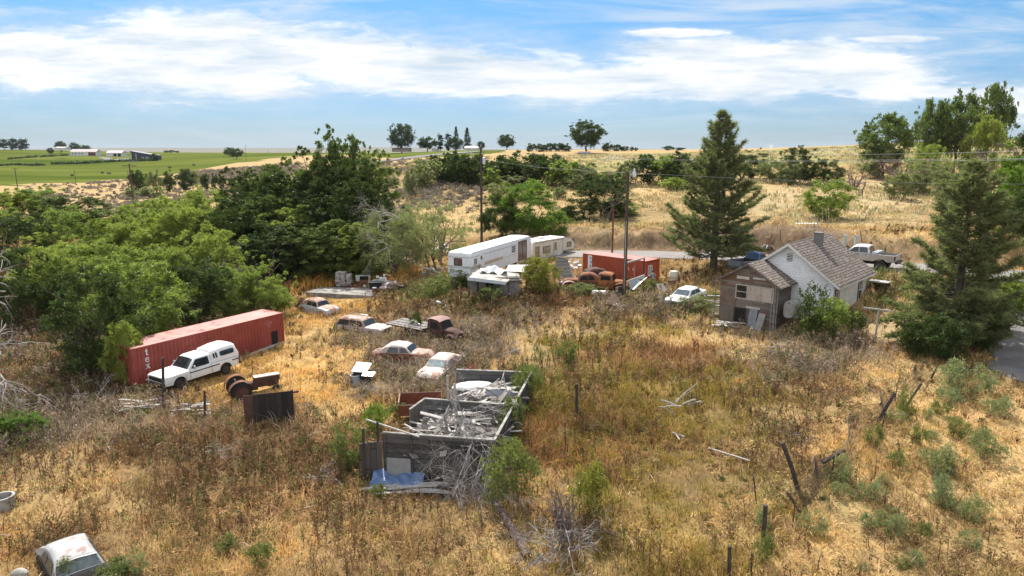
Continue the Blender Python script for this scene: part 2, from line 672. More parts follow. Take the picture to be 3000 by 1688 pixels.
def planks(name, a, b, w=0.18, length=2.4, gap=(0.02, 0.018, 0.015), vertical=False, extra=None, rough=0.9):
    m, t = newmat(name)
    tc = t.n('ShaderNodeUVMap')
    tc.uv_map = 'uv'
    sp = t.n('ShaderNodeSeparateXYZ')
    t.link(tc.outputs[0], sp.inputs[0])
    U, V = (sp.outputs[1], sp.outputs[0]) if vertical else (sp.outputs[0], sp.outputs[1])
    row = t.math('FLOOR', t.math('DIVIDE', V, w))
    wn = t.n('ShaderNodeTexWhiteNoise', noise_dimensions='1D')
    t.link(row, wn.inputs['W'])
    off = t.math('MULTIPLY', wn.outputs[0], 7.0)
    uu = t.math('DIVIDE', t.math('ADD', U, off), length)
    seg = t.math('FLOOR', uu)
    wn2 = t.n('ShaderNodeTexWhiteNoise', noise_dimensions='2D')
    t.link(t.comb(seg, row, 0.0), wn2.inputs['Vector'])
    grain = t.noise(t.comb(t.math('MULTIPLY', U, 1.2), t.math('MULTIPLY', V, 22.0), wn2.outputs[0]), 2.0, 6, 0.7)
    c = t.mix(wn2.outputs[0], a, b)
    c = t.mix(t.rng(grain, 0.35, 0.7, 0.0, 0.55), c, tuple(k * 0.45 for k in a))
    if extra is not None:
        c = t.mix(t.rng(wn2.outputs[0], 0.80, 0.84), c, extra)
    fv = t.math('FRACT', t.math('DIVIDE', V, w))
    g1 = t.rng(t.math('ABSOLUTE', t.math('SUBTRACT', fv, 0.5)), 0.44, 0.49)
    fu = t.math('FRACT', uu)
    g2 = t.rng(t.math('ABSOLUTE', t.math('SUBTRACT', fu, 0.5)), 0.493, 0.499)
    g = t.math('MAXIMUM', g1, g2)
    c = t.mix(g, c, gap)
    h = t.math('SUBTRACT', t.math('MULTIPLY', grain, 0.3), g)
    pbsdf(t, c, rough, 0, h, 0.6, 0.02, 0.2)
    return m


def shingles(name, a, b, mortar, w, h, msize=0.02, rough=0.9, third=None, bstr=0.8):
    m, t = newmat(name)
    tc = t.n('ShaderNodeUVMap')
    tc.uv_map = 'uv'
    wob = t.noise(tc.outputs[0], 2.5, 3)
    vec = t.n('ShaderNodeVectorMath', operation='ADD')
    t.link(tc.outputs[0], vec.inputs[0])
    t.link(t.comb(t.math('MULTIPLY', wob, 0.05), t.math('MULTIPLY', wob, 0.04), 0.0), vec.inputs[1])
    br = t.n('ShaderNodeTexBrick')
    t.link(vec.outputs[0], br.inputs[0])
    for k, v in (('Color1', a), ('Color2', b), ('Mortar', mortar)):
        br.inputs[k].default_value = (*v, 1)
    br.inputs['Scale'].default_value = 1.0
    br.inputs['Mortar Size'].default_value = msize
    br.inputs['Mortar Smooth'].default_value = 0.2
    br.inputs['Brick Width'].default_value = w
    br.inputs['Row Height'].default_value = h
    br.inputs['Bias'].default_value = 0.0
    c = br.outputs[0]
    n = t.noise(tc.outputs[0], 1.3, 6, 0.7)
    c = t.mix(t.rng(n, 0.4, 0.7, 0.0, 0.5), c, tuple(k * 0.6 for k in a))
    if third is not None:
        n2 = t.noise(tc.outputs[0], 5.0, 2, 0.5)
        c = t.mix(t.rng(n2, 0.62, 0.66, 0.0, 0.75), c, third)
    pbsdf(t, c, rough, 0, t.math('MULTIPLY', br.outputs[1], -1.0), bstr, 0.03, 0.2)
    return m


def plain(name, col, rough=0.6, metal=0.0, spec=0.5):
    return weathered(name, col, tuple(k * 0.8 for k in col), 6.0, rough, metal, bstr=0.08, spec=spec)


def glassy(name, col=(0.012, 0.016, 0.02), rough=0.06):
    m, t = newmat(name)
    tc = t.n('ShaderNodeTexCoord')
    n = t.noise(tc.outputs['Object'], 3.0, 4)
    c = t.mix(t.rng(n, 0.4, 0.7, 0, 0.5), col, tuple(min(1, k * 2.5 + 0.02) for k in col))
    pbsdf(t, c, t.math('ADD', t.math('MULTIPLY', n, 0.12), rough), 0, None, spec=0.8)
    return m


def leafmat(name, dark, light, trans=0.45, hue=0.15, transcol=None):
    m, t = newmat(name)
    at = t.n('ShaderNodeAttribute', attribute_name='tone')
    oi = t.n('ShaderNodeObjectInfo')
    c = t.mix(at.outputs['Fac'], dark, light)
    c2 = t.mix(t.math('MULTIPLY', oi.outputs['Random'], hue * 2), c, tuple(k * q for k, q in zip(light, (1.35, 1.12, 0.75))))
    d = t.n('ShaderNodeBsdfDiffuse')
    t.link(c2, d.inputs[0])
    tr = t.n('ShaderNodeBsdfTranslucent')
    tcol = t.mix(0.65, c2, transcol or tuple(k * q for k, q in zip(light, (1.25, 1.5, 0.65))))
    t.link(tcol, tr.inputs[0])
    mx = t.n('ShaderNodeMixShader')
    mx.inputs[0].default_value = trans
    t.link(d.outputs[0], mx.inputs[1])
    t.link(tr.outputs[0], mx.inputs[2])
    gl = t.n('ShaderNodeBsdfGlossy')
    gl.inputs['Roughness'].default_value = 0.45
    gl.inputs[0].default_value = (0.9, 0.95, 1, 1)
    m2 = t.n('ShaderNodeMixShader')
    m2.inputs[0].default_value = 0.012
    t.link(mx.outputs[0], m2.inputs[1])
    t.link(gl.outputs[0], m2.inputs[2])
    o = t.n('ShaderNodeOutputMaterial')
    t.link(m2.outputs[0], o.inputs[0])
    return m


def grassmat(name, trans=0.35):
    m, t = newmat(name)
    at = t.n('ShaderNodeAttribute', attribute_name='col')
    d = t.n('ShaderNodeBsdfDiffuse')
    t.link(at.outputs['Color'], d.inputs[0])
    tr = t.n('ShaderNodeBsdfTranslucent')
    t.link(at.outputs['Color'], tr.inputs[0])
    mx = t.n('ShaderNodeMixShader')
    mx.inputs[0].default_value = trans
    t.link(d.outputs[0], mx.inputs[1])
    t.link(tr.outputs[0], mx.inputs[2])
    o = t.n('ShaderNodeOutputMaterial')
    t.link(mx.outputs[0], o.inputs[0])
    return m


RUST = (0.13, 0.045, 0.022)
M_bark = weathered('bark', (0.075, 0.06, 0.048), (0.15, 0.125, 0.10), 5, 0.95, bstr=0.6, stretch=(1, 1, 0.25))
M_deadwood = weathered('dead_wood', (0.30, 0.27, 0.24), (0.46, 0.43, 0.40), 4, 0.9, bstr=0.4)
M_darkdead = weathered('dark_dead_wood', (0.13, 0.095, 0.085), (0.22, 0.165, 0.15), 4, 0.95)
M_reddead = weathered('reddish_dead_twigs', (0.17, 0.10, 0.095), (0.26, 0.17, 0.155), 4, 0.95)
M_pole = weathered('pole_wood', (0.055, 0.04, 0.03), (0.10, 0.075, 0.055), 3, 0.9, bstr=0.5, stretch=(6, 6, 0.6))
M_post = weathered('fence_post_wood', (0.035, 0.027, 0.022), (0.09, 0.07, 0.058), 3, 0.95, bstr=0.5, stretch=(6, 6, 0.8))
M_steel = weathered('dark_steel', (0.045, 0.04, 0.038), (0.09, 0.075, 0.065), 5, 0.6, 0.4)
M_galv = weathered('galvanised_metal', (0.42, 0.44, 0.46), (0.58, 0.60, 0.62), 4, 0.4, 0.7, (0.25, 0.14, 0.08), 0.25)
M_wire = plain('wire', (0.30, 0.31, 0.32), 0.7)
M_rust = weathered('rusted_steel', (0.15, 0.055, 0.03), (0.24, 0.085, 0.035), 2.2, 0.85, rust=(0.07, 0.032, 0.025), rust_amt=0.45, rscale=1.6)
M_rustdark = weathered('dark_rusted_steel', (0.06, 0.03, 0.024), (0.11, 0.05, 0.035), 2.2, 0.85)
M_rustpink = weathered('faded_pink_rust', (0.33, 0.205, 0.165), (0.44, 0.32, 0.275), 1.6, 0.7, rust=(0.24, 0.115, 0.075), rust_amt=0.45, rscale=1.3)
M_white = weathered('white_paint', (0.74, 0.75, 0.76), (0.83, 0.83, 0.83), 2.0, 0.45, rust=(0.45, 0.40, 0.35), rust_amt=-0.1)
M_whitecar = weathered('white_car_paint', (0.72, 0.73, 0.74), (0.80, 0.80, 0.79), 1.2, 0.35, rust=(0.42, 0.30, 0.2), rust_amt=-0.15)
M_cream = weathered('cream_siding', (0.60, 0.55, 0.46), (0.70, 0.65, 0.56), 1.5, 0.55)
M_black = plain('black_rubber', (0.018, 0.017, 0.017), 0.85)
M_dark = plain('dark_void', (0.012, 0.011, 0.011), 0.9)
M_chrome = plain('dull_chrome', (0.5, 0.5, 0.5), 0.35, 0.8)
M_glass = glassy('dark_glass')
M_dusty = glassy('dusty_glass', (0.20, 0.24, 0.25), 0.25)
M_concrete = weathered('concrete', (0.27, 0.255, 0.23), (0.42, 0.395, 0.36), 1.5, 0.9)
M_boardgray = planks('gray_boards', (0.20, 0.185, 0.17), (0.34, 0.32, 0.30), 0.2, 3.0)
M_plank = weathered('silver_plank', (0.30, 0.28, 0.26), (0.52, 0.50, 0.475), 3, 0.9, stretch=(0.5, 6, 6))
M_red = weathered('container_red', (0.26, 0.050, 0.036), (0.33, 0.070, 0.050), 0.8, 0.6, rust=(0.14, 0.05, 0.035), rust_amt=-0.1)
M_orange = weathered('container_orange_red', (0.33, 0.062, 0.028), (0.42, 0.09, 0.04), 0.8, 0.6, rust=(0.2, 0.05, 0.03), rust_amt=0.1)
M_redroof = weathered('faded_red_roof', (0.38, 0.15, 0.125), (0.47, 0.215, 0.185), 1.0, 0.6, rust=(0.24, 0.08, 0.06), rust_amt=0.25, rscale=0.9)
M_blue = weathered('blue_tarp', (0.085, 0.15, 0.30), (0.16, 0.24, 0.40), 2.5, 0.5, rust=(0.30, 0.34, 0.42), rust_amt=0.25, rscale=1.5)
M_lettering = plain('white_lettering', (0.78, 0.76, 0.74), 0.7)
M_tarpwhite = weathered('white_plastic_sheet', (0.72, 0.72, 0.71), (0.82, 0.81, 0.79), 3, 0.5)

# ------------------------------------------------------------------ the ground
# kinds of ground cover: colour of the growth, height, share of green leaf, how many stems
ZK = {
    'gold': ((0.72, 0.455, 0.165), 0.30, 1.0), 'straw': ((0.72, 0.515, 0.25), 0.30, 0.85), 'tan': ((0.56, 0.38, 0.18), 0.40, 0.75),
    'weed': ((0.42, 0.265, 0.13), 0.42, 0.55), 'olive': ((0.36, 0.275, 0.07), 0.58, 0.85), 'gray': ((0.41, 0.32, 0.225), 0.66, 0.5),
    'red': ((0.46, 0.25, 0.115), 0.60, 0.9), 'green': ((0.20, 0.24, 0.08), 0.5, 0.8), 'amber': ((0.66, 0.36, 0.095), 0.90, 1.1),
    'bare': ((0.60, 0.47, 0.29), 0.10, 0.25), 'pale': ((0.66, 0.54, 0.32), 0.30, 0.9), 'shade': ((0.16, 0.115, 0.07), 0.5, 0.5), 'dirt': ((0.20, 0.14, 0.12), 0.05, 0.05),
}
ZNAMES = list(ZK)
ZB = [('gold', 850, 1080, 6), ('gold', 640, 1120, 2.5), ('weed', 640, 1290, 4), ('gray', 560, 1260, 3), ('gray', 800, 1250, 2.5), ('straw', 500, 1500, 2), ('straw', 250, 1420, 3), ('straw', 1000, 1500, 2), ('straw', 700, 1600, 2.5), ('gold', 740, 1150, 4), ('gold', 700, 1085, 3), ('straw', 930, 1010, 4), ('gold', 870, 960, 4), ('gold', 830, 1140, 4), ('straw', 960, 1080, 3),
      ('amber', 870, 835, 4), ('amber', 1000, 808, 5), ('amber', 1100, 812, 4), ('gold', 1040, 890, 3), ('gold', 780, 880, 4), ('gold', 880, 930, 3),
      ('straw', 1550, 1010, 2.6), ('straw', 1600, 970, 2.6), ('straw', 1650, 930, 3), ('straw', 1500, 1060, 2), ('straw', 2250, 1010, 4), ('straw', 2100, 1000, 3.5),
      ('bare', 2600, 960, 3), ('bare', 2560, 990, 2.2), ('straw', 2640, 880, 4), ('straw', 1000, 1225, 2.2), ('gold', 1080, 1215, 2), ('straw', 2600, 1090, 3), ('straw', 2550, 1200, 3),
      ('straw', 2750, 1250, 5.5), ('straw', 2850, 1380, 5), ('straw', 2650, 1180, 4), ('straw', 2950, 1250, 4), ('straw', 2900, 1480, 3.5), ('gold', 2650, 1350, 4.5), ('straw', 2700, 1500, 4), ('tan', 2900, 1600, 4), ('straw', 2500, 1650, 3), ('gold', 2400, 1560, 2.5),
      ('straw', 130, 1490, 3), ('gold', 60, 1560, 2.5), ('weed', 400, 1330, 5), ('weed', 650, 1380, 5), ('weed', 350, 1500, 4), ('weed', 800, 1530, 4), ('tan', 550, 1560, 3.5), ('tan', 900, 1640, 4),
      ('weed', 1000, 1560, 3), ('tan', 1150, 1640, 3), ('weed', 620, 1240, 3), ('weed', 900, 1330, 4), ('weed', 2380, 1180, 4), ('weed', 2300, 1290, 3), ('tan', 2200, 1400, 4), ('tan', 450, 1420, 3),
      ('gray', 1380, 985, 5), ('gray', 1450, 955, 5), ('gray', 1300, 1010, 4), ('gray', 1220, 965, 4), ('gray', 200, 1260, 5), ('gray', 700, 1215, 2.5), ('gray', 350, 1215, 4), ('gray', 2300, 1070, 4),
      ('gray', 2430, 1060, 3), ('gray', 1150, 1120, 3), ('gray', 1200, 1085, 2), ('weed', 1500, 890, 5), ('weed', 1350, 910, 4), ('red', 1600, 890, 4), ('weed', 1280, 930, 4), ('gray', 1850, 900, 4),
      ('olive', 1800, 1150, 4), ('olive', 2000, 1250, 4.5), ('olive', 1720, 1300, 3.5), ('olive', 2100, 1130, 4), ('olive', 1880, 1420, 4), ('olive', 2050, 1500, 4), ('olive', 1850, 1600, 3),
      ('olive', 1700, 1010, 3), ('olive', 1840, 970, 3), ('straw', 1950, 980, 4), ('red', 1560, 1270, 2.6), ('red', 1650, 1380, 3), ('red', 1760, 1220, 3), ('red', 1980, 1060, 3.5), ('red', 1930, 1330, 3),
      ('tan', 2080, 1420, 3), ('tan', 1700, 1560, 3), ('olive', 1620, 1180, 2), ('green', 1260, 845, 4), ('green', 1330, 855, 4), ('green', 1400, 880, 2), ('weed', 1180, 900, 4), ('green', 1520, 1130, 2), ('green', 1540, 1050, 1.6),
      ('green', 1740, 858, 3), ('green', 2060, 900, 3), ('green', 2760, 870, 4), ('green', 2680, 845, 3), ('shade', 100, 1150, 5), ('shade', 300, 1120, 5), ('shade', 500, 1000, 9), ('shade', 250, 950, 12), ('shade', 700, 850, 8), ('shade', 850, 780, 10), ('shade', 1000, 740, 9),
      ('dirt', 1750, 712, 4.5), ('dirt', 1900, 712, 4.5), ('dirt', 2050, 712, 4.5), ('dirt', 2200, 712, 4), ('dirt', 1640, 712, 4.5), ('dirt', 2350, 715, 4), ('dirt', 2480, 720, 3.5), ('dirt', 2640, 735, 3.5), ('dirt', 2780, 740, 3.5), ('dirt', 2900, 740, 3), ('dirt', 1250, 800, 3),
      ('gray', 2200, 985, 2.5), ('gray', 1060, 985, 2.2), ('gray', 1180, 1062, 2.4), ('gray', 1265, 1128, 2.2), ('weed', 940, 928, 1.8), ('gray', 1300, 990, 3), ('weed', 560, 1165, 2.5), ('weed', 230, 1640, 2.5), ('gold', 450, 1430, 1.5), ('straw', 300, 1480, 2), ('gold', 560, 1530, 1.6), ('straw', 820, 1440, 1.5), ('gold', 900, 1560, 1.8), ('straw', 1050, 1620, 2), ('gold', 650, 1460, 1.3), ('straw', 180, 1350, 2), ('gold', 750, 1650, 2), ('straw', 400, 1620, 2), ('straw', 1350, 1620, 2), ('straw', 1750, 1620, 2.5), ('gold', 2000, 1650, 2), ('straw', 2150, 1300, 1.6), ('gold', 1900, 1130, 1.5), ('straw', 2250, 1200, 1.8), ('straw', 2150, 1520, 2), ('straw', 1800, 1450, 1.3), ('straw', 2350, 1450, 1.5), ('straw', 1560, 1440, 1.3), ('weed', 770, 1260, 2.5), ('gray', 2330, 1000, 2.5), ('gray', 2480, 1000, 2), ('straw', 2700, 690, 6), ('gold', 2950, 700, 5), ('straw', 1850, 660, 9), ('pale', 2500, 640, 14), ('green', 1800, 645, 7), ('pale', 2400, 580, 14), ('straw', 1750, 560, 16), ('tan', 1350, 560, 18),
      ('straw', 1300, 660, 9), ('tan', 1250, 540, 20), ('weed', 1350, 500, 22), ('straw', 2050, 540, 16), ('pale', 2600, 560, 16), ('straw', 1320, 620, 12)]
_zc = [G(b[1], b[2]) for b in ZB]
_zx, _zy = np.array([p.x for p in _zc]), np.array([p.y for p in _zc])
_zr = np.array([b[3] for b in ZB], float)
_zk = np.array([ZNAMES.index(b[0]) for b in ZB])


def zone_w(x, y):
    """weights of each kind of cover at x, y"""
    wx = x + (vnoise(x * 0.5 + 3, y * 0.5) - 0.5) * 3.0
    wy = y + (vnoise(x * 0.5, y * 0.5 + 31) - 0.5) * 3.0
    out = np.zeros((len(x), len(ZNAMES)))
    for i in range(0, len(x), 40000):
        s = slice(i, i + 40000)
        w = np.exp(-((wx[s, None] - _zx) ** 2 + (wy[s, None] - _zy) ** 2) / (_zr ** 2) * 1.3) * 1.5
        for k in range(len(ZNAMES)):
            out[s, k] = w[:, _zk == k].sum(1)
    far = sstep(95, 150, y)
    out[:, ZNAMES.index('tan')] += 0.22
    out[:, ZNAMES.index('straw')] += 0.16 + 0.5 * far
    out[:, ZNAMES.index('weed')] += 0.12 * (1 - far)
    out[:, ZNAMES.index('gold')] += 0.08
    return out / out.sum(1, keepdims=True)


ZCOL = np.array([ZK[k][0] for k in ZNAMES]) * 0.92
ZH = np.array([ZK[k][1] for k in ZNAMES])
ZD = np.array([ZK[k][2] for k in ZNAMES])


def axis(lo, hi, step, ratio, far):
    a = list(np.arange(lo, hi + step / 2, step))
    s = step
    while a[-1] < far:
        s *= ratio
        a.append(a[-1] + s)
    return a


def build_ground():
    right = axis(0, 48, 0.6, 1.055, 9000)
    left = axis(0, 48, 0.6, 1.055, 9000)
    xs = np.array([-v for v in left[:0:-1]] + right)
    up = axis(16, 104, 0.6, 1.035, 14000)
    dn = axis(0, 0.5, 0.6, 1.25, 60)
    ys = np.array([16 - v for v in dn[:0:-1]] + up)
    X, Y = np.meshgrid(xs, ys)
    x, y = X.ravel(), Y.ravel()
    z = height(x, y)
    nx, ny = len(xs), len(ys)
    # horizon ridge far away
    k = sstep(3500, 5000, y) * (1 - sstep(6500, 8000, y))
    z = z + k * (26 + 20 * vnoise(x / 900 + 40, y * 0 + 5)) * (0.35 + 0.65 * sstep(-3500, 0, -x))
    co = np.stack([x, y, z], 1)
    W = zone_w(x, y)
    col = W @ (ZCOL * np.where(np.isin(ZNAMES, ['gold', 'straw', 'bare', 'pale', 'dirt']), 0.70, 0.33)[:, None])  # soil below weedy growth painted darker, as shade between the plants
    far = sstep(600, 1200, y)[:, None]
    col = col * (1 - far) + np.array([0.20, 0.19, 0.10]) * far
    vf = sstep(3000, 4200, y)[:, None]
    col = col * (1 - vf) + np.array([0.16, 0.155, 0.13]) * vf
    i = np.arange(nx - 1)
    j = np.arange(ny - 1)
    I, J = np.meshgrid(i, j)
    a = (J * nx + I).ravel()
    quads = np.stack([a, a + 1, a + nx + 1, a + nx], 1)
    # pasture and the sprinkled crop field: told apart by what grows there
    fx, fy = x[quads].mean(1), y[quads].mean(1)
    fz = z[quads].mean(1)
    d = fy * CP - (fz - CAMZ) * SP
    d = np.maximum(d, 1)
    px, py = 1500 + 2000 * fx / d, 844 - 2000 * ((fz - CAMZ) * CP + fy * SP) / d
    wob = (vnoise(fx * 0.06, fy * 0.06) - 0.5)
    edge = np.interp(px, [-900, 0, 250, 430, 560, 700, 830, 990, 1060, 1120, 1400, 1500], [552, 543, 534, 519, 500, 478, 461, 452, 457, 463, 456, 440])
    past = (fy > 150) & (fy < 1050) & (py < edge + wob * 7) & (px < 1480) & (fx < 5)
    crop = (fy > 150) & (fy < 292) & (fx > 22) & (py < np.interp(px, [1500, 1700, 2000, 2300, 2700, 3200], [462, 500, 490, 488, 476, 470]) + wob * 8)
    kinds = np.zeros(len(quads), int)
    kinds[past] = 1
    kinds[crop] = 2
    specs = [('ground', M_ground()), ('pasture', M_pasture('pasture_green', (0.050, 0.074, 0.011), (0.130, 0.145, 0.034))),
             ('crop_field', M_pasture('crop_olive', (0.22, 0.205, 0.085), (0.31, 0.265, 0.125)))]
    for k, (nm, mat) in enumerate(specs):
        q = quads[kinds == k]
        used, inv = np.unique(q.ravel(), return_inverse=True)
        me = raw_mesh(nm, co[used], inv, 4, {'col': col[used]})
        me.polygons.foreach_set('use_smooth', np.ones(len(q), bool))
        o = place(nm, me, mat)
        tag(o, kind='structure')


def M_ground():
    m, t = newmat('dry_soil_and_litter')
    at = t.n('ShaderNodeAttribute', attribute_name='col')
    tc = t.n('ShaderNodeTexCoord')
    n1 = t.noise(tc.outputs['Object'], 0.9, 8, 0.7)
    n2 = t.noise(tc.outputs['Object'], 7.0, 6, 0.75)
    n3 = t.noise(tc.outputs['Object'], 0.12, 5, 0.6)
    c = t.mix(t.rng(n1, 0.3, 0.7), (0.62, 0.62, 0.62), (1.25, 1.2, 1.1))
    c = t.mix(1.0, at.outputs['Color'], c, 'MULTIPLY')
    c = t.mix(t.rng(n2, 0.45, 0.7, 0.0, 0.55), c, (0.10, 0.075, 0.045))
    c = t.mix(t.rng(n3, 0.55, 0.7, 0.0, 0.35), c, (0.26, 0.25, 0.12))
    pbsdf(t, c, 0.95, 0, n2, 0.5, 0.12, 0.1)
    return m


def M_pasture(name, a, b):
    m, t = newmat(name)
    tc = t.n('ShaderNodeTexCoord')
    mp = t.n('ShaderNodeMapping')
    mp.inputs['Scale'].default_value = (0.3, 1, 1)
    t.link(tc.outputs['Object'], mp.inputs[0])
    n1 = t.noise(mp.outputs[0], 0.012, 7, 0.65)
    n2 = t.noise(tc.outputs['Object'], 0.6, 5, 0.7)
    c = t.mix(t.rng(n1, 0.3, 0.7), a, b)
    c = t.mix(t.rng(n2, 0.5, 0.75, 0, 0.4), c, tuple(k * 0.6 for k in a))
    pbsdf(t, c, 0.95, 0, n2, 0.3, 0.1, 0.0)
    return m


build_ground()


def ribbon(name, line, half, mat, lift=0.0, skirt=0.3, crown=0.05):
    mb = MB()
    secs = []
    for i, p in enumerate(line):
        d = line[min(i + 1, len(line) - 1)] - line[max(i - 1, 0)]
        d.z = 0
        d.normalize()
        s = Vector((d.y, -d.x, 0))
        w = half * (1 + 0.08 * math.sin(i * 1.7))
        z = Vector((0, 0, lift))
        secs.append([p + s * (w + 0.15) + z - Vector((0, 0, skirt)), p + s * w + z, p + z + Vector((0, 0, crown)), p - s * w + z, p - s * (w + 0.15) + z - Vector((0, 0, skirt))])
    mb.loft(secs, closed=False, cap=False)
    o = mb.build(name, mat, sharp=60)
    return tag(o, kind='structure')


M_asphalt = weathered('old_asphalt', (0.185, 0.17, 0.16), (0.235, 0.215, 0.20), 0.5, 0.9, fine=9)
M_gravel = weathered('gravel', (0.12, 0.113, 0.11), (0.19, 0.18, 0.173), 0.7, 0.95, fine=14, bstr=0.6)  # gravel darkened so its colour carries the tree shadow over the driveway
ribbon('road', ROADC, 3.1, M_asphalt)
ribbon('driveway', DRIVEC, 1.7, M_gravel)
far_road = [P(1090, 466, 300), P(1180, 464, 310), P(1300, 460, 330), P(1400, 457, 345)]
far_road = [Vector((p.x, p.y, hz(p.x, p.y))) for p in far_road]
ribbon('road_on_the_hill', catmull(far_road, 10), 5.0, M_gravel, 0.5, 1.5)

# ------------------------------------------------------------------ plants
def leaves(pts, nrm, size, tone, wide=0.55):
    """one small pointed quad per leaf spray; returns verts, faces, tone"""
    n = len(pts)
    a = rng.normal(size=(n, 3))
    a = a + nrm * 0.35
    a /= np.linalg.norm(a, axis=1, keepdims=True) + 1e-9
    b = np.cross(a, rng.normal(size=(n, 3)))
    b /= np.linalg.norm(b, axis=1, keepdims=True) + 1e-9
    s = (size * rng.uniform(0.6, 1.4, n))[:, None]
    v = np.stack([pts - a * s * 0.5, pts + b * s * wide * 0.5, pts + a * s * 0.5, pts - b * s * wide * 0.5], 1).reshape(-1, 3)
    return v, np.arange(4 * n), np.repeat(tone, 4)


def leaf_mesh(name, clumps, per, size, wide=0.55, fuzz=0.5, flat=1.0):
    """clumps: (x,y,z,r). leaves lie thick near each clump's surface, thin inside"""
    cl = np.array(clumps)
    w = cl[:, 3] ** 2
    cnt = np.maximum(3, (per * len(cl) * w / w.sum()).astype(int))
    idx = np.repeat(np.arange(len(cl)), cnt)
    n = len(idx)
    d = rng.normal(size=(n, 3))
    d /= np.linalg.norm(d, axis=1, keepdims=True)
    # most leaves sit along twigs that fan outwards and upwards from the clump
    ns = 9
    ctr = np.array([0, 0, cl[:, 2].mean()])
    out = cl[:, :3] - ctr
    out /= np.linalg.norm(out, axis=1, keepdims=True) + 1e-6
    tw = rng.normal(size=(len(cl), ns, 3)) * 0.75 + out[:, None] * 0.55 + np.array([0, 0, 0.35])
    tw /= np.linalg.norm(tw, axis=2, keepdims=True)
    pick = tw[idx, rng.integers(0, ns, n)]
    t = rng.uniform(0.1, 1.3, n)
    on = rng.random(n) < 0.68
    rad = rng.random(n) ** fuzz
    pos_a = pick * t[:, None] + rng.normal(0, 0.12, (n, 3)) - np.array([0, 0, 0.22]) * (t ** 2)[:, None]
    pos = cl[idx, :3] + np.where(on[:, None], pos_a, d * rad[:, None]) * cl[idx, 3][:, None] * np.array([1, 1, flat])
    tone = np.clip(rng.normal(0.5, 0.16, n) + np.repeat(rng.normal(0, 0.16, len(cl)), cnt), 0, 1)
    v, f, t = leaves(pos, d, size, tone, wide)
    return raw_mesh(name, v, f, 4, {'tone': t})


def limb(mb, p, q, r0, r1, n=5, k=5, sag=0.08, jit=0.06):
    p, q = Vector(p), Vector(q)
    L = (q - p).length
    pts, rad = [], []
    for i in range(k + 1):
        t = i / k
        c = p.lerp(q, t)
        c += Vector((rnd.gauss(0, 1), rnd.gauss(0, 1), rnd.gauss(0, 0.7))) * L * jit * (1 if 0 < i < k else 0)
        c.z += sag * L * math.sin(t * math.pi)
        pts.append(c)
        rad.append(r0 + (r1 - r0) * t)
    mb.tube(pts, rad, n, cap=False)
    return pts


def broadleaf(H, Wd, n_cl, n_leaf, size, base=0.25, shape='round', cl_r=0.2, trunk_r=0.16, seed=0, wide=0.55, fuzz=0.45, stems=1, name='crown'):
    """a tree as crown mesh + trunk mesh, H high, Wd wide"""
    st = random.Random(seed)
    cl = []
    zc, hz_ = H * (1 + base) / 2, H * (1 - base) / 2
    for i in range(n_cl):
        for _ in range(30):
            x, y, z = (st.uniform(-1, 1) for _ in range(3))
            if shape == 'round':
                q = x * x + y * y + z * z
            elif shape == 'column':
                q = (x * x + y * y) * (1.0 + 0.5 * z) + abs(z) ** 3
            elif shape == 'spread':
                q = x * x + y * y + (z * 1.0 - 0.25) ** 2 * (1.3 if z > 0 else 0.8)
            elif shape == 'upright':
                ww = 0.45 + 0.55 * (1 - (z + 1) / 2) ** 0.6
                q = (x * x + y * y) / ww ** 2 * 0.9 + z ** 4
            else:
                q = x * x + y * y + z * z
            if 0.18 < q < 1.0:
                break
        r = cl_r * Wd * st.uniform(0.45, 1.15)
        f = 1 - 0.55 * r / (Wd / 2)
        cl.append((x * Wd / 2 * f, y * Wd / 2 * f, zc + z * (hz_ - r * 0.5), r))
    # a few sprigs that break the outline
    for i in range(n_cl // 2):
        a, e = st.uniform(0, 6.283), st.uniform(-0.3, 1.3)
        k = st.uniform(0.85, 1.16)
        cl.append((math.cos(a) * math.cos(e) * Wd / 2 * k, math.sin(a) * math.cos(e) * Wd / 2 * k, zc + math.sin(e) * hz_ * k, cl_r * Wd * st.uniform(0.2, 0.45)))
    crown = leaf_mesh(name, cl, n_leaf / len(cl), size, wide, fuzz)
    mb = MB()
    for s in range(stems):
        ox, oy = (0, 0) if stems == 1 else (st.uniform(-0.12, 0.12) * Wd, st.uniform(-0.12, 0.12) * Wd)
        top = (ox * 1.6, oy * 1.6, H * (base + 0.42))
        tr = trunk_r if stems == 1 else trunk_r * 0.6
        pts = limb(mb, (ox * 0.5, oy * 0.5, -0.4), top, tr, tr * 0.4, 7, 6, 0.0, 0.03)
        for c in st.sample(cl, min(len(cl), 16 if stems == 1 else 6)):
            k = st.choice(pts[2:5])
            limb(mb, k, c[:3], tr * 0.38, tr * 0.08, 4, 4, 0.06, 0.05)
    return crown, mb.mesh('trunk')


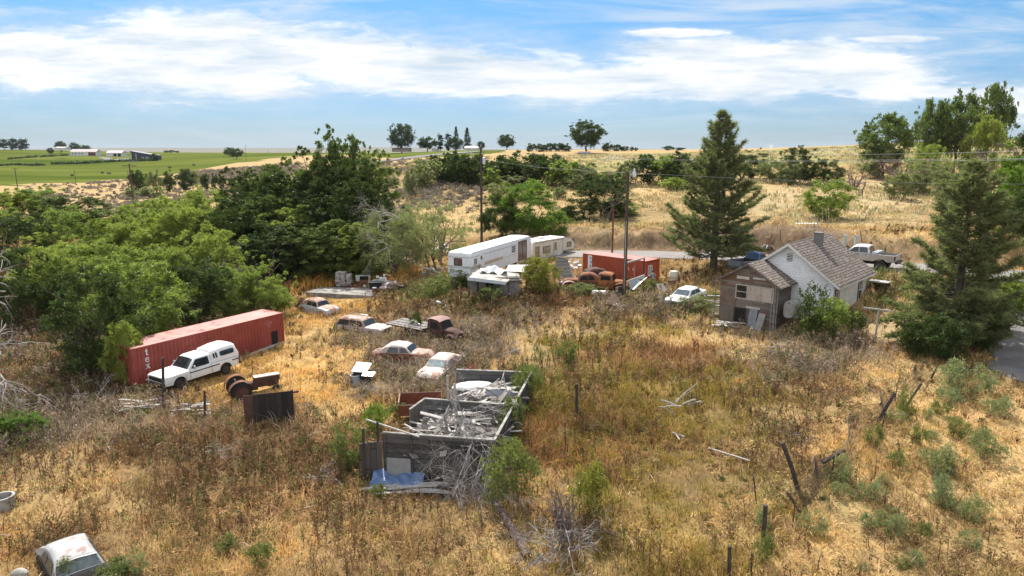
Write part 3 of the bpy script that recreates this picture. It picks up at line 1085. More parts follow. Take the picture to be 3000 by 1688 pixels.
def pine(H, Wd, seed, whorls=26, taper=0.85, needle=0.30, base=0.10, dens=1.0):
    st = random.Random(seed)
    mb = MB()
    mb.tube([(0, 0, -0.4), (0.05, 0, H * 0.4), (0, 0.05, H * 0.75), (0, 0, H * 0.99)], [H * 0.022, H * 0.016, H * 0.008, 0.015], 8, cap=False)
    pts, nr, tn = [], [], []
    for w in range(whorls):
        t = base + (1 - base) * (w / (whorls - 1)) ** 0.92
        z = H * t
        prof = (1 - t) ** taper * 1.06 + 0.035
        if t < 0.16:
            prof *= 0.80 + 1.2 * t
        nb = 6 if t < 0.8 else 5
        a0 = st.uniform(0, 6.28)
        for b in range(nb):
            if st.random() < 0.2:
                continue
            a = a0 + b * 6.283 / nb + st.uniform(-0.3, 0.3)
            L = Wd / 2 * prof * st.uniform(0.5, 1.2)
            up = (0.16 + 0.75 * t) * L + st.uniform(-0.22, 0.22) * L
            d = Vector((math.cos(a), math.sin(a), 0))
            p0 = Vector((0, 0, z))
            seg = []
            for i in range(6):
                s = i / 5
                seg.append(p0 + d * L * s + Vector((0, 0, up * s * s + 0.05 * math.sin(s * 9 + w) * L)))
            r = 0.012 * H * 0.35 * (1 - t * 0.8)
            mb.tube(seg, [r * (1 - 0.8 * i / 5) + 0.008 for i in range(6)], 4, cap=False)
            # side shoots carrying needle tufts
            ns = max(3, int(L * 7.0 * dens))
            for i in range(ns):
                s = 0.3 + 0.7 * ((i + st.random()) / ns) ** 0.8
                k = min(4, int(s * 5))
                c = seg[k].lerp(seg[k + 1], s * 5 - k)
                side = Vector((-d.y, d.x, 0)) * st.uniform(-1, 1) * 0.42 * L * (1.12 - s) + Vector((0, 0, st.uniform(-0.05, 0.14)))
                c = c + side
                m = 15
                q = rng.normal(size=(m, 3)) * np.array([0.85, 0.85, 0.7]) + np.array([d.x * 0.5, d.y * 0.5, 0.55])
                q /= np.linalg.norm(q, axis=1, keepdims=True)
                pts.append(np.tile(np.array(c), (m, 1)))
                nr.append(q)
                tn.append(np.clip(rng.normal(0.5, 0.15, m) + st.gauss(0, 0.12), 0, 1))
    c, q, t = np.concatenate(pts), np.concatenate(nr), np.concatenate(tn)
    n = len(c)
    L = (needle * rng.uniform(0.7, 1.25, n))[:, None]
    b = np.cross(q, rng.normal(size=(n, 3)))
    b /= np.linalg.norm(b, axis=1, keepdims=True) + 1e-9
    wd = needle * 0.085
    v = np.stack([c + q * 0.02 - b * wd, c + q * 0.02 + b * wd, c + q * L], 1).reshape(-1, 3)
    crown = raw_mesh('needles', v, np.arange(3 * n), 3, {'tone': np.repeat(t, 3)})
    return crown, mb.mesh('trunk')


def branchy(mb, p, d, L, r, depth, st, spread=0.7, droop=0.0, n=4, shrink=0.68, curl=0.25, kids=(2, 4)):
    """bare twisting branches"""
    pts, rad = [Vector(p)], [r]
    d = Vector(d).normalized()
    k = 4
    for i in range(k):
        d = (d + Vector((st.gauss(0, curl), st.gauss(0, curl), st.gauss(0, curl) - droop))).normalized()
        pts.append(pts[-1] + d * L / k)
        rad.append(r * (1 - 0.45 * (i + 1) / k) if depth > 0 else r * (1 - 0.8 * (i + 1) / k))
    mb.tube(pts, rad, n if r > 0.02 else 3, cap=False)
    if depth <= 0:
        return
    for i in range(st.randint(*kids)):
        j = st.randint(1, k)
        dd = (d + Vector((st.gauss(0, spread), st.gauss(0, spread), st.gauss(0, spread)))).normalized()
        branchy(mb, pts[j], dd, L * shrink * st.uniform(0.7, 1.2), max(0.006, rad[j] * 0.65), depth - 1, st, spread, droop, n, shrink, curl, kids)


# crowns: kind -> list of (crown mesh, trunk mesh, height, width)
PROTO = {}
PROTO['elm'] = [(*broadleaf(9.5, 8.5, 62, 34000, 0.205, 0.02, ('round', 'upright', 'round', 'upright')[i], 0.112, 0.17, 100 + i, 0.45, 0.6, 3), 9, 8.5) for i in range(4)]
PROTO['tall'] = [(*broadleaf(15, 9, 110, 42000, 0.27, 0.03, 'upright', 0.105, 0.3, 200 + i, 0.5, 0.5), 15, 9) for i in range(3)]
PROTO['round'] = [(*broadleaf(12, 12, 80, 20000, 0.36, 0.18, 'round', 0.115, 0.35, 300 + i, 0.6, 0.45), 12, 12) for i in range(3)]
PROTO['bush'] = [(*broadleaf(3.2, 3.4, 60, 13000, 0.125, 0.0, 'round', 0.14, 0.05, 400 + i, 0.5, 0.5, 4), 3.2, 3.4) for i in range(3)]
PROTO['wispy'] = [(*broadleaf(8, 8, 70, 20000, 0.19, 0.08, 'round', 0.115, 0.2, 500 + i, 0.3, 0.6, 2), 8, 8) for i in range(2)]
PROTO['poplar'] = [(*broadleaf(14, 4, 40, 5000, 0.45, 0.03, 'column', 0.22, 0.2, 600 + i, 0.5, 0.5), 14, 4) for i in range(2)]
PROTO['small'] = [(*broadleaf(4, 4.2, 20, 2400, 0.34, 0.0, 'round', 0.2, 0.1, 700 + i, 0.6, 0.5, 3), 4, 4.2) for i in range(4)]
PROTO['fir'] = [(*pine(12, 6, 5, 20, 0.9, 0.7, 0.06, 0.45), 12, 6)]
PROTO['pine'] = [(*pine(15, 8.4, 21, 38, 0.80, 0.46, 0.09, 1.15), 15, 8.4), (*pine(12, 7.0, 33, 34, 0.78, 0.40, 0.02, 1.5), 12, 7.0)]
PROTO['rabbitbrush'] = [(*broadleaf(1.0, 1.3, 22, 1900, 0.10, 0.0, 'round', 0.20, 0.02, 800 + i, 0.28, 0.6, 4), 1.0, 1.3) for i in range(3)]
PROTO['weedbush'] = [(*broadleaf(1.8, 2.0, 26, 3000, 0.11, 0.0, 'round', 0.2, 0.02, 900 + i, 0.45, 0.6, 4), 1.8, 2.0) for i in range(3)]

LEAF = {
    'elm': leafmat('elm_leaf', (0.068, 0.104, 0.026), (0.25, 0.305, 0.085), 0.47, 0.3),
    'mid': leafmat('mid_leaf', (0.050, 0.076, 0.021), (0.155, 0.20, 0.058), 0.38),
    'dark': leafmat('dark_leaf', (0.028, 0.045, 0.013), (0.072, 0.102, 0.028), 0.3),
    'far': leafmat('far_leaf', (0.035, 0.055, 0.026), (0.075, 0.105, 0.05), 0.3),
    'bright': leafmat('bright_leaf', (0.07, 0.125, 0.02), (0.15, 0.225, 0.04), 0.45),
    'yellow': leafmat('yellow_green_leaf', (0.10, 0.14, 0.022), (0.215, 0.245, 0.04), 0.45),
    'olive': leafmat('gray_green_leaf', (0.13, 0.15, 0.07), (0.25, 0.265, 0.14), 0.42),
    'pine': leafmat('pine_needle', (0.085, 0.10, 0.042), (0.22, 0.235, 0.115), 0.34, 0.05),
    'fir': leafmat('fir_needle', (0.026, 0.044, 0.028), (0.056, 0.082, 0.05), 0.2),
    'sage': leafmat('sage_leaf', (0.125, 0.15, 0.08), (0.24, 0.265, 0.15), 0.35, 0.25),
    'weed': leafmat('weed_leaf', (0.075, 0.10, 0.034), (0.165, 0.19, 0.072), 0.4, 0.25),
    'goldbush': leafmat('willow_leaf', (0.115, 0.125, 0.03), (0.25, 0.24, 0.06), 0.4),
}
_used = {}


def tree(kind, leaf, px, Y, top, wpx, name, label, group=None, base=None, cat='tree', bark=None, zoff=0.0, hscale=None):
    """stands on the ground at forward distance Y; its top and width follow the photo"""
    if kind == 'bush' and wpx * Y / 2000 > 4.6:
        kind = 'elm'
    vs = PROTO[kind]
    k = _used.get(kind, 0)
    _used[kind] = k + 1
    crown, trunk, H, Wd = vs[k % len(vs)]
    p = P(px, 844, Y)
    z = hz(p.x, Y) + zoff
    h = max(0.4, P(px, top, Y).z - z)
    w = wpx / 2000.0 * (Y * CP + (CAMZ - z) * SP)
    t = thing(name, label, cat, (p.x, Y, z), rnd.uniform(0, 6.28), group)
    t.scale = (w / Wd, w / Wd, h / H)
    tr = place('stems' if cat in ('bush', 'shrub') else 'trunk', trunk, bark or M_bark, t)
    cr = place('foliage' if cat in ('bush', 'shrub') else 'crown', crown, LEAF[leaf], t)
    for o in (tr, cr):
        if len(o.material_slots) and o.material_slots[0].link == 'DATA':
            pass
    cr.material_slots[0].link = 'OBJECT'
    cr.material_slots[0].material = LEAF[leaf]
    return t


# the grove on the left, back row to front row
GR = 'elms in the grove on the left'
for (px, Y, top, w, lf) in [(20, 100, 560, 230, 'yellow'), (130, 103, 556, 200, 'elm'), (240, 101, 580, 220, 'dark'), (350, 99, 604, 210, 'olive'), (450, 99, 590, 180, 'elm'), (540, 97, 585, 210, 'elm'), (625, 96, 560, 190, 'elm'),
                            (-40, 84, 600, 260, 'elm'), (90, 80, 630, 220, 'dark'), (210, 79, 618, 210, 'elm'), (330, 80, 645, 230, 'yellow'), (440, 79, 625, 230, 'elm'), (540, 80, 600, 240, 'elm'), (640, 83, 620, 180, 'dark')]:
    tree('elm', lf, px, Y, top, w, 'elm_tree', 'leafy green elm in the back rows of the crowded grove behind the long red container', GR)
FRONT = [(40, 58, 735, 250, 'dark', 'dark green elm at the left edge of the grove beside bare silver branches'),
         (150, 66, 700, 260, 'elm', 'green elm at the left of the grove, behind the pale spreading elm'),
         (270, 62, 715, 270, 'elm', 'green elm in the grove, just up the slope from the pale spreading elm'),
         (255, 45.5, 800, 330, 'dark', 'dark green elm whose low boughs shade the left end of the long red container'),
         (375, 51.5, 770, 330, 'elm', 'wide pale green elm leaning over the roof of the long red container'),
         (450, 66, 700, 250, 'elm', 'light green elm in the grove, above the middle of the long red container'),
         (575, 57.5, 770, 230, 'dark', 'darker elm pressed against the back of the long red container'),
         (640, 70, 680, 210, 'elm', 'rounded light green elm near the right end of the grove'),
         (660, 61, 790, 200, 'elm', 'low elm behind the right end of the long red container')]
for (px, Y, top, w, lf, lab) in FRONT:
    tree('elm', lf, px, Y, top, w, 'elm_tree', lab)
tree('elm', 'elm', 770, 63, 772, 175, 'elm_tree', 'bushy young elm standing alone just past the right end of the long red container')
tree('elm', 'bright', -20, 34, 1215, 170, 'leafy_bush', 'bright green bush cut off by the left edge of the photo beside brown weeds', cat='bush')

# the tall dark grove in the middle
GD = 'tall dark trees in the middle grove'
for (px, Y, top, w, lf, lab) in [
        (985, 97, 378, 130, 'mid', 'tallest dark tree with two ragged spires in the middle grove'), (1045, 96, 390, 130, 'mid', 'second ragged spire tree at the top of the middle grove, right of the tallest'),
        (1100, 93, 440, 190, 'mid', 'dark tree with grey-green top at the right shoulder of the middle grove'), (905, 93, 470, 200, 'mid', 'dark tree left of the spires in the middle grove'),
        (815, 95, 478, 210, 'mid', 'dark tree at the left shoulder of the middle grove'), (740, 97, 490, 170, 'dark', 'leftmost dark tree of the middle grove, next to the paler elms')]:
    tree('tall', lf, px, Y, top, w, 'elm_tree', lab, GD)
for (px, Y, top, w, lf) in [(1115, 86, 540, 170, 'dark'), (1050, 85, 520, 200, 'dark'), (960, 86, 560, 230, 'dark'), (880, 85, 590, 220, 'elm'), (800, 86, 570, 220, 'mid'), (900, 80, 660, 230, 'mid'), (830, 80, 650, 220, 'dark'), (1000, 80, 640, 220, 'mid'), (760, 77, 690, 200, 'dark'), (720, 88, 560, 200, 'dark'), (850, 90, 500, 230, 'dark'), (1030, 90, 470, 220, 'dark'), (950, 92, 440, 190, 'dark'), (1060, 79, 650, 180, 'elm'), (1090, 83, 600, 170, 'dark')]:
    tree('tall', lf, px, Y, top, w, 'elm_tree', 'dark tree packed into the lower front of the tall middle grove above the amber grass', GD)

# grey-green tree by the slab, with its dead neighbour
tree('wispy', 'olive', 1155, 77, 610, 215, 'olive_tree', 'sparse grey-green tree with leaning stems behind the scrap heap on the slab')
tree('wispy', 'olive', 1265, 79, 590, 235, 'olive_tree', 'sparse grey-green tree with an arching limb, left of the long white trailer')
tree('bush', 'goldbush', 1585, 62.5, 752, 118, 'willow_bush', 'yellow-green willow bush growing in front of the root cellar and the camper', cat='bush')

# trees near the road
tree('bush', 'bright', 1545, 97, 540, 215, 'broad_tree', 'round bright green tree behind the long white trailer')
tree('bush', 'dark', 1462, 98, 570, 130, 'broad_tree', 'darker grey-green tree beside the left pole, touching the round bright green one')
tree('bush', 'bright', 1620, 92, 618, 100, 'young_tree', 'young bright green tree right behind the camper')
tree('bush', 'dark', 1695, 103, 575, 130, 'broad_tree', 'dark low tree left of the rusty pipe, beyond the road')
tree('bush', 'dark', 1765, 104, 520, 165, 'broad_tree', 'dark green tree behind the rusty pipe with a bare leaning limb')
tree('bush', 'elm', 1800, 106, 580, 140, 'broad_tree', 'low green tree between the rusty pipe and the lamp pole, beyond the road')
tree('bush', 'elm', 2405, 92, 528, 152, 'hill_tree', 'lone rounded green tree on the dry slope above the house chimney')
tree('pine', 'pine', 2087, 69.5, 335, 285, 'pine_tree', 'tall pine standing between the white sedan and the road')
tree('pine', 'pine', 2812, 43.5, 482, 375, 'pine_tree', 'broad pine at the right, rising out of dark green shrubs', base=None)
for (px, Y, top, w, lf, lab) in [(2700, 42, 935, 110, 'dark', 'dark green shrub at the left foot of the right-hand pine'), (2790, 40.5, 925, 150, 'dark', 'big dark green shrub in front of the right-hand pine trunk'),
                                 (2880, 42.5, 900, 150, 'dark', 'dark green shrub at the right foot of the right-hand pine'), (2920, 45.5, 850, 150, 'dark', 'dark green shrub between the right-hand pine and the driveway'), (3010, 50, 800, 130, 'elm', 'green shrub by the right edge of the photo, beside the driveway')]:
    tree('bush', lf, px, Y, top, w, 'shrub', lab, 'shrubs around the pine at the right', cat='shrub')
tree('elm', 'bright', 2975, 66, 420, 240, 'leafy_tree', 'yellow-green tree at the right edge above the road')
tree('round', 'dark', 2960, 60, 560, 170, 'leafy_tree', 'dark leafy tree below the yellow-green one at the right edge', zoff=-0.5)
tree('tall', 'dark', 2985, 90, 335, 170, 'leafy_tree', 'dark green tree at the upper right corner beside bare twigs')
tree('round', 'mid', 2550, 150, 338, 150, 'cottonwood_tree', 'dark round-topped cottonwood standing alone on the right-hand ridge')
tree('round', 'mid', 2682, 160, 290, 105, 'cottonwood_tree', 'cottonwood at the left of the tall clump on the right-hand ridge')
tree('round', 'mid', 2752, 158, 275, 140, 'cottonwood_tree', 'broad dark cottonwood in the centre of the tall clump on the right-hand ridge')
tree('round', 'mid', 2840, 162, 252, 112, 'cottonwood_tree', 'tallest open-branched cottonwood of the clump on the right-hand ridge')
tree('bush', 'elm', 2830, 150, 345, 120, 'cottonwood_tree', 'lighter green tree at the foot of the tallest ridge cottonwood')
tree('bush', 'olive', 2540, 148, 420, 130, 'broad_tree', 'dull green thicket under the lone ridge cottonwood')
tree('bush', 'elm', 2680, 135, 425, 110, 'broad_tree', 'light green bush below the left of the ridge cottonwoods')
tree('bush', 'olive', 2670, 122, 470, 150, 'broad_tree', 'grey-green bush with bare stems right of the reddish dead shrub')
tree('bush', 'olive', 2600, 116, 505, 90, 'broad_tree', 'low grey-green bush right of the bare sapling on the slope beyond the house')
tree('bush', 'olive', 2745, 110, 505, 110, 'broad_tree', 'dull green bush on the slope just left of the right-hand pine top')
tree('bush', 'elm', 335, 43.6, 945, 120, 'elm_sucker', 'leafy low bush wrapped around the left end of the long red container', cat='bush')
tree('bush', 'olive', 2780, 118, 470, 120, 'broad_tree', 'grey-green bush behind the top of the right-hand pine')
for (px, Y, top, w, lf) in [(2185, 150, 443, 105, 'dark'), (2235, 140, 470, 95, 'olive'), (2305, 138, 436, 120, 'dark'), (2390, 134, 468, 100, 'dark'), (2290, 136, 470, 90, 'olive')]:
    tree('bush', lf, px, Y, top, w, 'hillside_tree', 'dark bushy tree in the row at the foot of the right-hand field', 'trees in the row below the right-hand field')
HM = 'bushes on the middle hillside'
for (px, Y, top, w, lf) in [(1255, 157, 462, 103, 'olive'), (1300, 166, 452, 103, 'dark'), (1345, 161, 450, 103, 'dark'), (1390, 157, 455, 103, 'dark'), (1440, 153, 470, 103, 'dark'), (1490, 157, 452, 126, 'dark'), (1545, 153, 450, 126, 'dark'),
                            (1600, 149, 455, 126, 'dark'), (1650, 145, 468, 126, 'elm'), (1710, 142, 480, 92, 'olive'), (1830, 141, 470, 80, 'olive'), (1880, 142, 455, 103, 'dark'), (1930, 141, 452, 103, 'elm'), (1975, 139, 448, 103, 'dark'),
                            (1435, 150, 492, 71, 'elm'), (1505, 150, 515, 103, 'olive'), (1690, 140, 520, 80, 'olive'), (1745, 142, 505, 92, 'elm'), (1640, 128, 545, 46, 'olive'), (1250, 168, 500, 70, 'olive'), (1320, 166, 505, 80, 'dark'), (1390, 168, 500, 80, 'olive'), (1540, 165, 495, 90, 'dark'), (1600, 163, 500, 80, 'dark'), (1475, 168, 480, 80, 'elm'), (1280, 176, 478, 80, 'dark'), (1350, 174, 475, 90, 'olive'), (1650, 165, 490, 80, 'dark'), (1790, 160, 500, 70, 'olive'), (1960, 132, 520, 80, 'elm'), (1215, 145, 490, 46, 'sage'), (1560, 128, 530, 80, 'elm'), (1460, 128, 535, 80, 'olive'), (2010, 136, 455, 92, 'dark'), (2060, 132, 450, 92, 'dark')]:
    tree('small', lf, px, Y, top, w, 'hillside_bush', 'leafy bush in the straggling thicket across the dry middle hillside', HM, cat='bush')
ML = 'dark bushes along the edge of the pasture'
for (px, Y, top, w, lf) in [(432, 241, 500, 42, 'dark'), (455, 244, 502, 40, 'elm'), (485, 241, 500, 46, 'olive'), (525, 244, 502, 36, 'dark'), (572, 241, 497, 52, 'dark'), (625, 238, 508, 32, 'dark'), (655, 238, 510, 22, 'dark'), (675, 237, 508, 24, 'dark'), (600, 269, 500, 24, 'olive'), (470, 205, 545, 74, 'olive'), (415, 205, 548, 50, 'olive')]:
    tree('small', lf, px, Y, top, w, 'pasture_bush', 'dark bush in the line between the dry strip and the green pasture', ML, cat='bush')
# hedgerows across the pasture
def hedge(pts, r, label):
    g = [G(*p_) for p_ in pts]
    g = catmull(g, 14)
    cl = [(p_.x - g[0].x + rnd.gauss(0, 0.8), p_.y - g[0].y + rnd.gauss(0, 0.8), p_.z - g[0].z + r * 0.4, r * rnd.uniform(0.5, 1.1)) for p_ in g]
    o = place('hedge', leaf_mesh('hedge', cl, 26, 1.6, 0.7), LEAF['far'], None, g[0])
    tag(o, label, 'hedge')


hedge([(160, 482), (220, 481), (270, 479), (330, 475), (400, 473), (462, 471)], 1.8, 'dark hedge line running below the slant-roofed barn across the pasture')
hedge([(-20, 488), (40, 484), (90, 486), (120, 485)], 1.2, 'low dark hedge line at the far left of the pasture')
hedge([(30, 467), (90, 462), (150, 459), (195, 456)], 1.3, 'dark hedge line left of the white farmhouse')
# skyline trees
SK = [('round', 'far', 1190, 470, 362, 78, 'cottonwood_tree', 'big open cottonwood on the skyline, left of the hilltop farmstead'),
      ('round', 'far', 1262, 470, 402, 62, 'skyline_tree', 'low round tree between the skyline cottonwood and the dark columns'),
      ('poplar', 'fir', 1298, 460, 392, 22, 'columnar_tree', 'narrow dark columnar tree, left one of the hilltop farmstead pair'),
      ('poplar', 'fir', 1321, 460, 388, 22, 'columnar_tree', 'narrow dark columnar tree, right one of the hilltop farmstead pair'),
      ('fir', 'fir', 1343, 465, 374, 28, 'fir_tree', 'dark fir at the hilltop farmstead, left of the other fir'),
      ('fir', 'fir', 1374, 455, 377, 34, 'fir_tree', 'dark fir with a ragged outline just above the white farm roof'),
      ('round', 'far', 1341, 445, 404, 50, 'skyline_tree', 'rounded dark tree in front of the hilltop firs'),
      ('round', 'far', 1484, 430, 394, 52, 'skyline_tree', 'open round tree on the skyline behind the left pole wires'),
      ('round', 'dark', 1708, 300, 356, 112, 'maple_tree', 'large dense round tree with a short trunk on the middle skyline'),
      ('round', 'far', 1412, 420, 415, 26, 'skyline_tree', 'small tree on the skyline directly behind the left pole top'),
      ('round', 'far', 705, 620, 432, 36, 'pasture_tree', 'leaning dark tree at the pasture edge, left of its twin'), ('round', 'dark', 722, 560, 436, 48, 'pasture_tree', 'dark round tree beside the thin pole at the pasture edge'),
      ('round', 'far', 490, 590, 451, 26, 'pasture_bush', 'round dark bush by the slant-roofed barn'),
      ('round', 'far', 297, 745, 425, 34, 'farm_tree', 'round dark tree between the white farmhouse and the white garage'), ('round', 'far', 268, 790, 418, 30, 'farm_tree', 'tree behind the white farmhouse, beside the round dark one'),
      ('round', 'far', 230, 790, 415, 34, 'farm_tree', 'tree rising above the roof of the white farmhouse'), ('round', 'far', 199, 740, 433, 20, 'farm_tree', 'small tree at the left end of the white farmhouse')]
for (k, lf, px, Y, top, w, nm, lab) in SK:
    tree(k, lf, px, Y, top, w, nm, lab)
for (px, top, w) in [(3, 408, 40), (30, 404, 36), (52, 412, 36), (70, 406, 24), (92, 404, 22), (102, 405, 20), (118, 405, 22), (131, 406, 20)]:
    tree('poplar' if w < 26 else 'round', 'far', px, 930, top, w, 'windbreak_tree', 'dark tree in the short windbreak on the far left skyline', 'windbreak trees on the far left skyline')
for (px, top, w) in [(525, 441, 18), (540, 440, 20), (555, 442, 18), (1555, 421, 34), (1580, 422, 40), (1605, 420, 34), (1630, 418, 40), (1650, 421, 36), (1770, 418, 36), (1795, 424, 40), (1815, 428, 30), (1838, 430, 14), (1850, 432, 14), (1940, 428, 40), (1975, 432, 36)]:
    Y = 900 if px < 1000 else 330
    tree('small', 'far', px, Y, top, w, 'skyline_bush', 'small dark tree in the low tree line along the skyline', 'low tree line along the skyline', cat='tree')


# bare and dead trees
def dead(px, Y, top, name, label, mat, seed, n0=3, spread=0.7, depth=3, up=0.8, cat='dead tree', group=None, droop=0.0, r=None, zoff=0.0, lean=(0, 0), curl=0.22):
    p = P(px, 844, Y)
    z = hz(p.x, Y) + zoff
    h = P(px, top, Y).z - z
    st = random.Random(seed)
    mb = MB()
    for i in range(n0):
        a = st.uniform(0, 6.28)
        branchy(mb, (0, 0, -0.2), (math.cos(a) * (1 - up) + lean[0], math.sin(a) * (1 - up) + lean[1], up), h * 0.45, r or h * 0.022, depth, st, spread, droop, 5, 0.66, curl)
    me = mb.mesh(name)
    # scale to the height seen
    mz = max(v.co.z for v in me.vertices)
    for v in me.vertices:
        v.co *= h / mz
    o = place(name, me, mat, None, (p.x, Y, z))
    return tag(o, label, cat, group)


dead(735, 63, 725, 'dead_shrub', 'reddish leafless shrub between the grove and the young elm', M_reddead, 3, 6, 0.45, 3, 0.8)
dead(645, 68, 720, 'dead_shrub', 'grey leafless twigs poking from the grove above the long red container', M_deadwood, 4, 4, 0.4, 3, 0.9)
dead(1765, 101, 520, 'dead_limb', 'bare dark leaning limb beside the rusty pipe, beyond the road', M_darkdead, 8, 2, 0.5, 3, 0.7, lean=(0.5, 0))
dead(1545, 128, 508, 'dead_tree', 'dark bare forked branches above the round bright green tree', M_darkdead, 9, 2, 0.6, 3, 0.6)
dead(2625, 128, 440, 'dead_shrub', 'reddish purple leafless shrub on the right-hand slope, left of the grey-green bush', M_reddead, 10, 9, 0.5, 3, 0.6)
dead(2475, 128, 480, 'dead_shrub', 'small purple-grey leafless bush below the lone ridge cottonwood', M_reddead, 11, 7, 0.5, 3, 0.6)
dead(2500, 118, 510, 'dead_sapling', 'thin bare sapling on the slope beyond the house', M_darkdead, 12, 1, 0.5, 2, 0.95)
dead(2860, 125, 385, 'dead_tree', 'tall bare snag right of the ridge cottonwoods', M_darkdead, 13, 2, 0.45, 4, 0.9)
dead(2955, 80, 345, 'dead_tree', 'bare twiggy tree top near the upper right corner', M_darkdead, 14, 2, 0.5, 4, 0.9)
dead(1365, 150, 535, 'dead_tree', 'small bare brown tree on the middle hillside left of the pole', M_darkdead, 15, 2, 0.55, 3, 0.8)
dead(1900, 145, 505, 'dead_shrub', 'clump of bare upright stems on the hillside right of the lamp pole', M_darkdead, 16, 8, 0.25, 2, 0.95)
dead(1715, 140, 455, 'dead_tree', 'bare forked snag below the large round skyline tree', M_darkdead, 17, 2, 0.5, 3, 0.9)
dead(1290, 84, 560, 'dead_tree', 'bare branches rising above the grey-green tree beside the trailer', M_darkdead, 18, 2, 0.6, 3, 0.85)
for (px, Y, top) in [(1330, 140, 570), (1290, 150, 545), (1260, 135, 590), (1400, 138, 580), (1225, 150, 560), (1310, 120, 620)]:
    dead(px, Y, top, 'dead_shrub', 'small bare brown shrub on the reddish open hillside left of the pole', M_reddead, px, 6, 0.5, 2, 0.6, group='bare shrubs on the open hillside')
# the sprawling silver boughs
def bough(px, py, Y, dirv, L, r, seed, label, mat=None, n0=3, depth=4, droop=0.06, kids=(3, 4), spread=0.55, name='dead_bough', cat='dead branch'):
    p = P(px, py, Y)
    st = random.Random(seed)
    mb = MB()
    for i in range(n0):
        d = Vector(dirv) + Vector((st.gauss(0, 0.25), st.gauss(0, 0.25), st.gauss(0, 0.2)))
        branchy(mb, (0, 0, 0), d, L, r, depth, st, spread, droop, 5, 0.7, 0.2, kids)
    o = mb.build(name, mat or M_deadwood, None, p)
    return tag(o, label, cat)


bough(1170, 640, 76, (-1, -0.1, 0.35), 2.6, 0.09, 31, 'curling bare silver boughs hanging in front of the dark middle grove', n0=3, droop=0.05)
bough(1150, 720, 76, (-1, -0.2, 0.0), 2.2, 0.08, 32, 'lower spray of bare silver twigs beside the grey-green tree', n0=2, droop=0.05)
bough(-60, 1080, 36, (0.75, -0.3, 0.30), 2.3, 0.10, 33, 'pale fallen tree crown with many bare silver twigs at the left edge', n0=8, depth=3, droop=0.09)
bough(-80, 850, 39, (0.9, 0, 0.30), 2.2, 0.09, 34, 'bare silver limb reaching out of the grove at the left edge', n0=3, depth=3, droop=0.10)

# ------------------------------------------------------------------ the low shrubs one can tell apart
for (px, py, wpx, hpx, lab) in [(2870, 1165, 150, 110, 'large grey-green brush by the driveway'), (2820, 1190, 70, 60, 'small grey-green brush left of the large one by the driveway'), (2700, 1225, 60, 90, 'green brush leaning beside the toppled wire fence'),
                                (2610, 1310, 52, 66, 'dark green brush just right of the leaning fence posts'), (2740, 1300, 46, 56, 'dark green brush midway up the right-hand bank'), (2870, 1280, 62, 56, 'green brush below the large one by the driveway'),
                                (2960, 1330, 100, 70, 'pale grey-green brush at the right edge of the photo'), (2825, 1385, 110, 84, 'round blue-grey brush on the straw slope'), (2510, 1410, 84, 80, 'blue-grey brush at the foot of the fallen fence wire'),
                                (2710, 1570, 70, 66, 'round pale brush low on the right-hand slope'), (2620, 1470, 76, 66, 'grey-green brush in the middle of the right-hand slope'), (2850, 1480, 96, 84, 'wide grey-green brush below the round blue-grey one'),
                                (2300, 1650, 60, 90, 'dark green brush at the bottom edge right of centre'), (2950, 1520, 90, 66, 'grey-green brush at the lower right edge'), (2440, 1560, 90, 60, 'pale brush right of the lowest fence posts'),
                                (2660, 1540, 60, 40, 'low pale brush just above the round pale one'), (2980, 1220, 80, 60, 'grey-green brush beside the driveway mouth at the right edge'), (2290, 1545, 60, 60, 'blue-grey brush among the lowest fence posts')]:
    g = G(px, py)
    tree('rabbitbrush', 'sage' if 'dark' not in lab and 'green brush' not in lab.replace('grey-green brush', '') else 'weed', px, g.y, py - hpx, wpx, 'rabbitbrush', lab, cat='shrub', zoff=-0.15)
st_ = random.Random(19)
for k in range(34):
    px, py = st_.uniform(2380, 2995), st_.uniform(1180, 1680)
    if px < 2380 + (1680 - py) * 0.62:
        continue
    g = G(px, py)
    tree('rabbitbrush', 'sage' if k % 3 else 'weed', px, g.y, py - st_.uniform(22, 48), st_.uniform(30, 70), 'rabbitbrush', 'small ragged grey-green brush tuft on the straw slope at the right', 'small brush tufts on the right-hand slope', cat='shrub', zoff=-0.08)
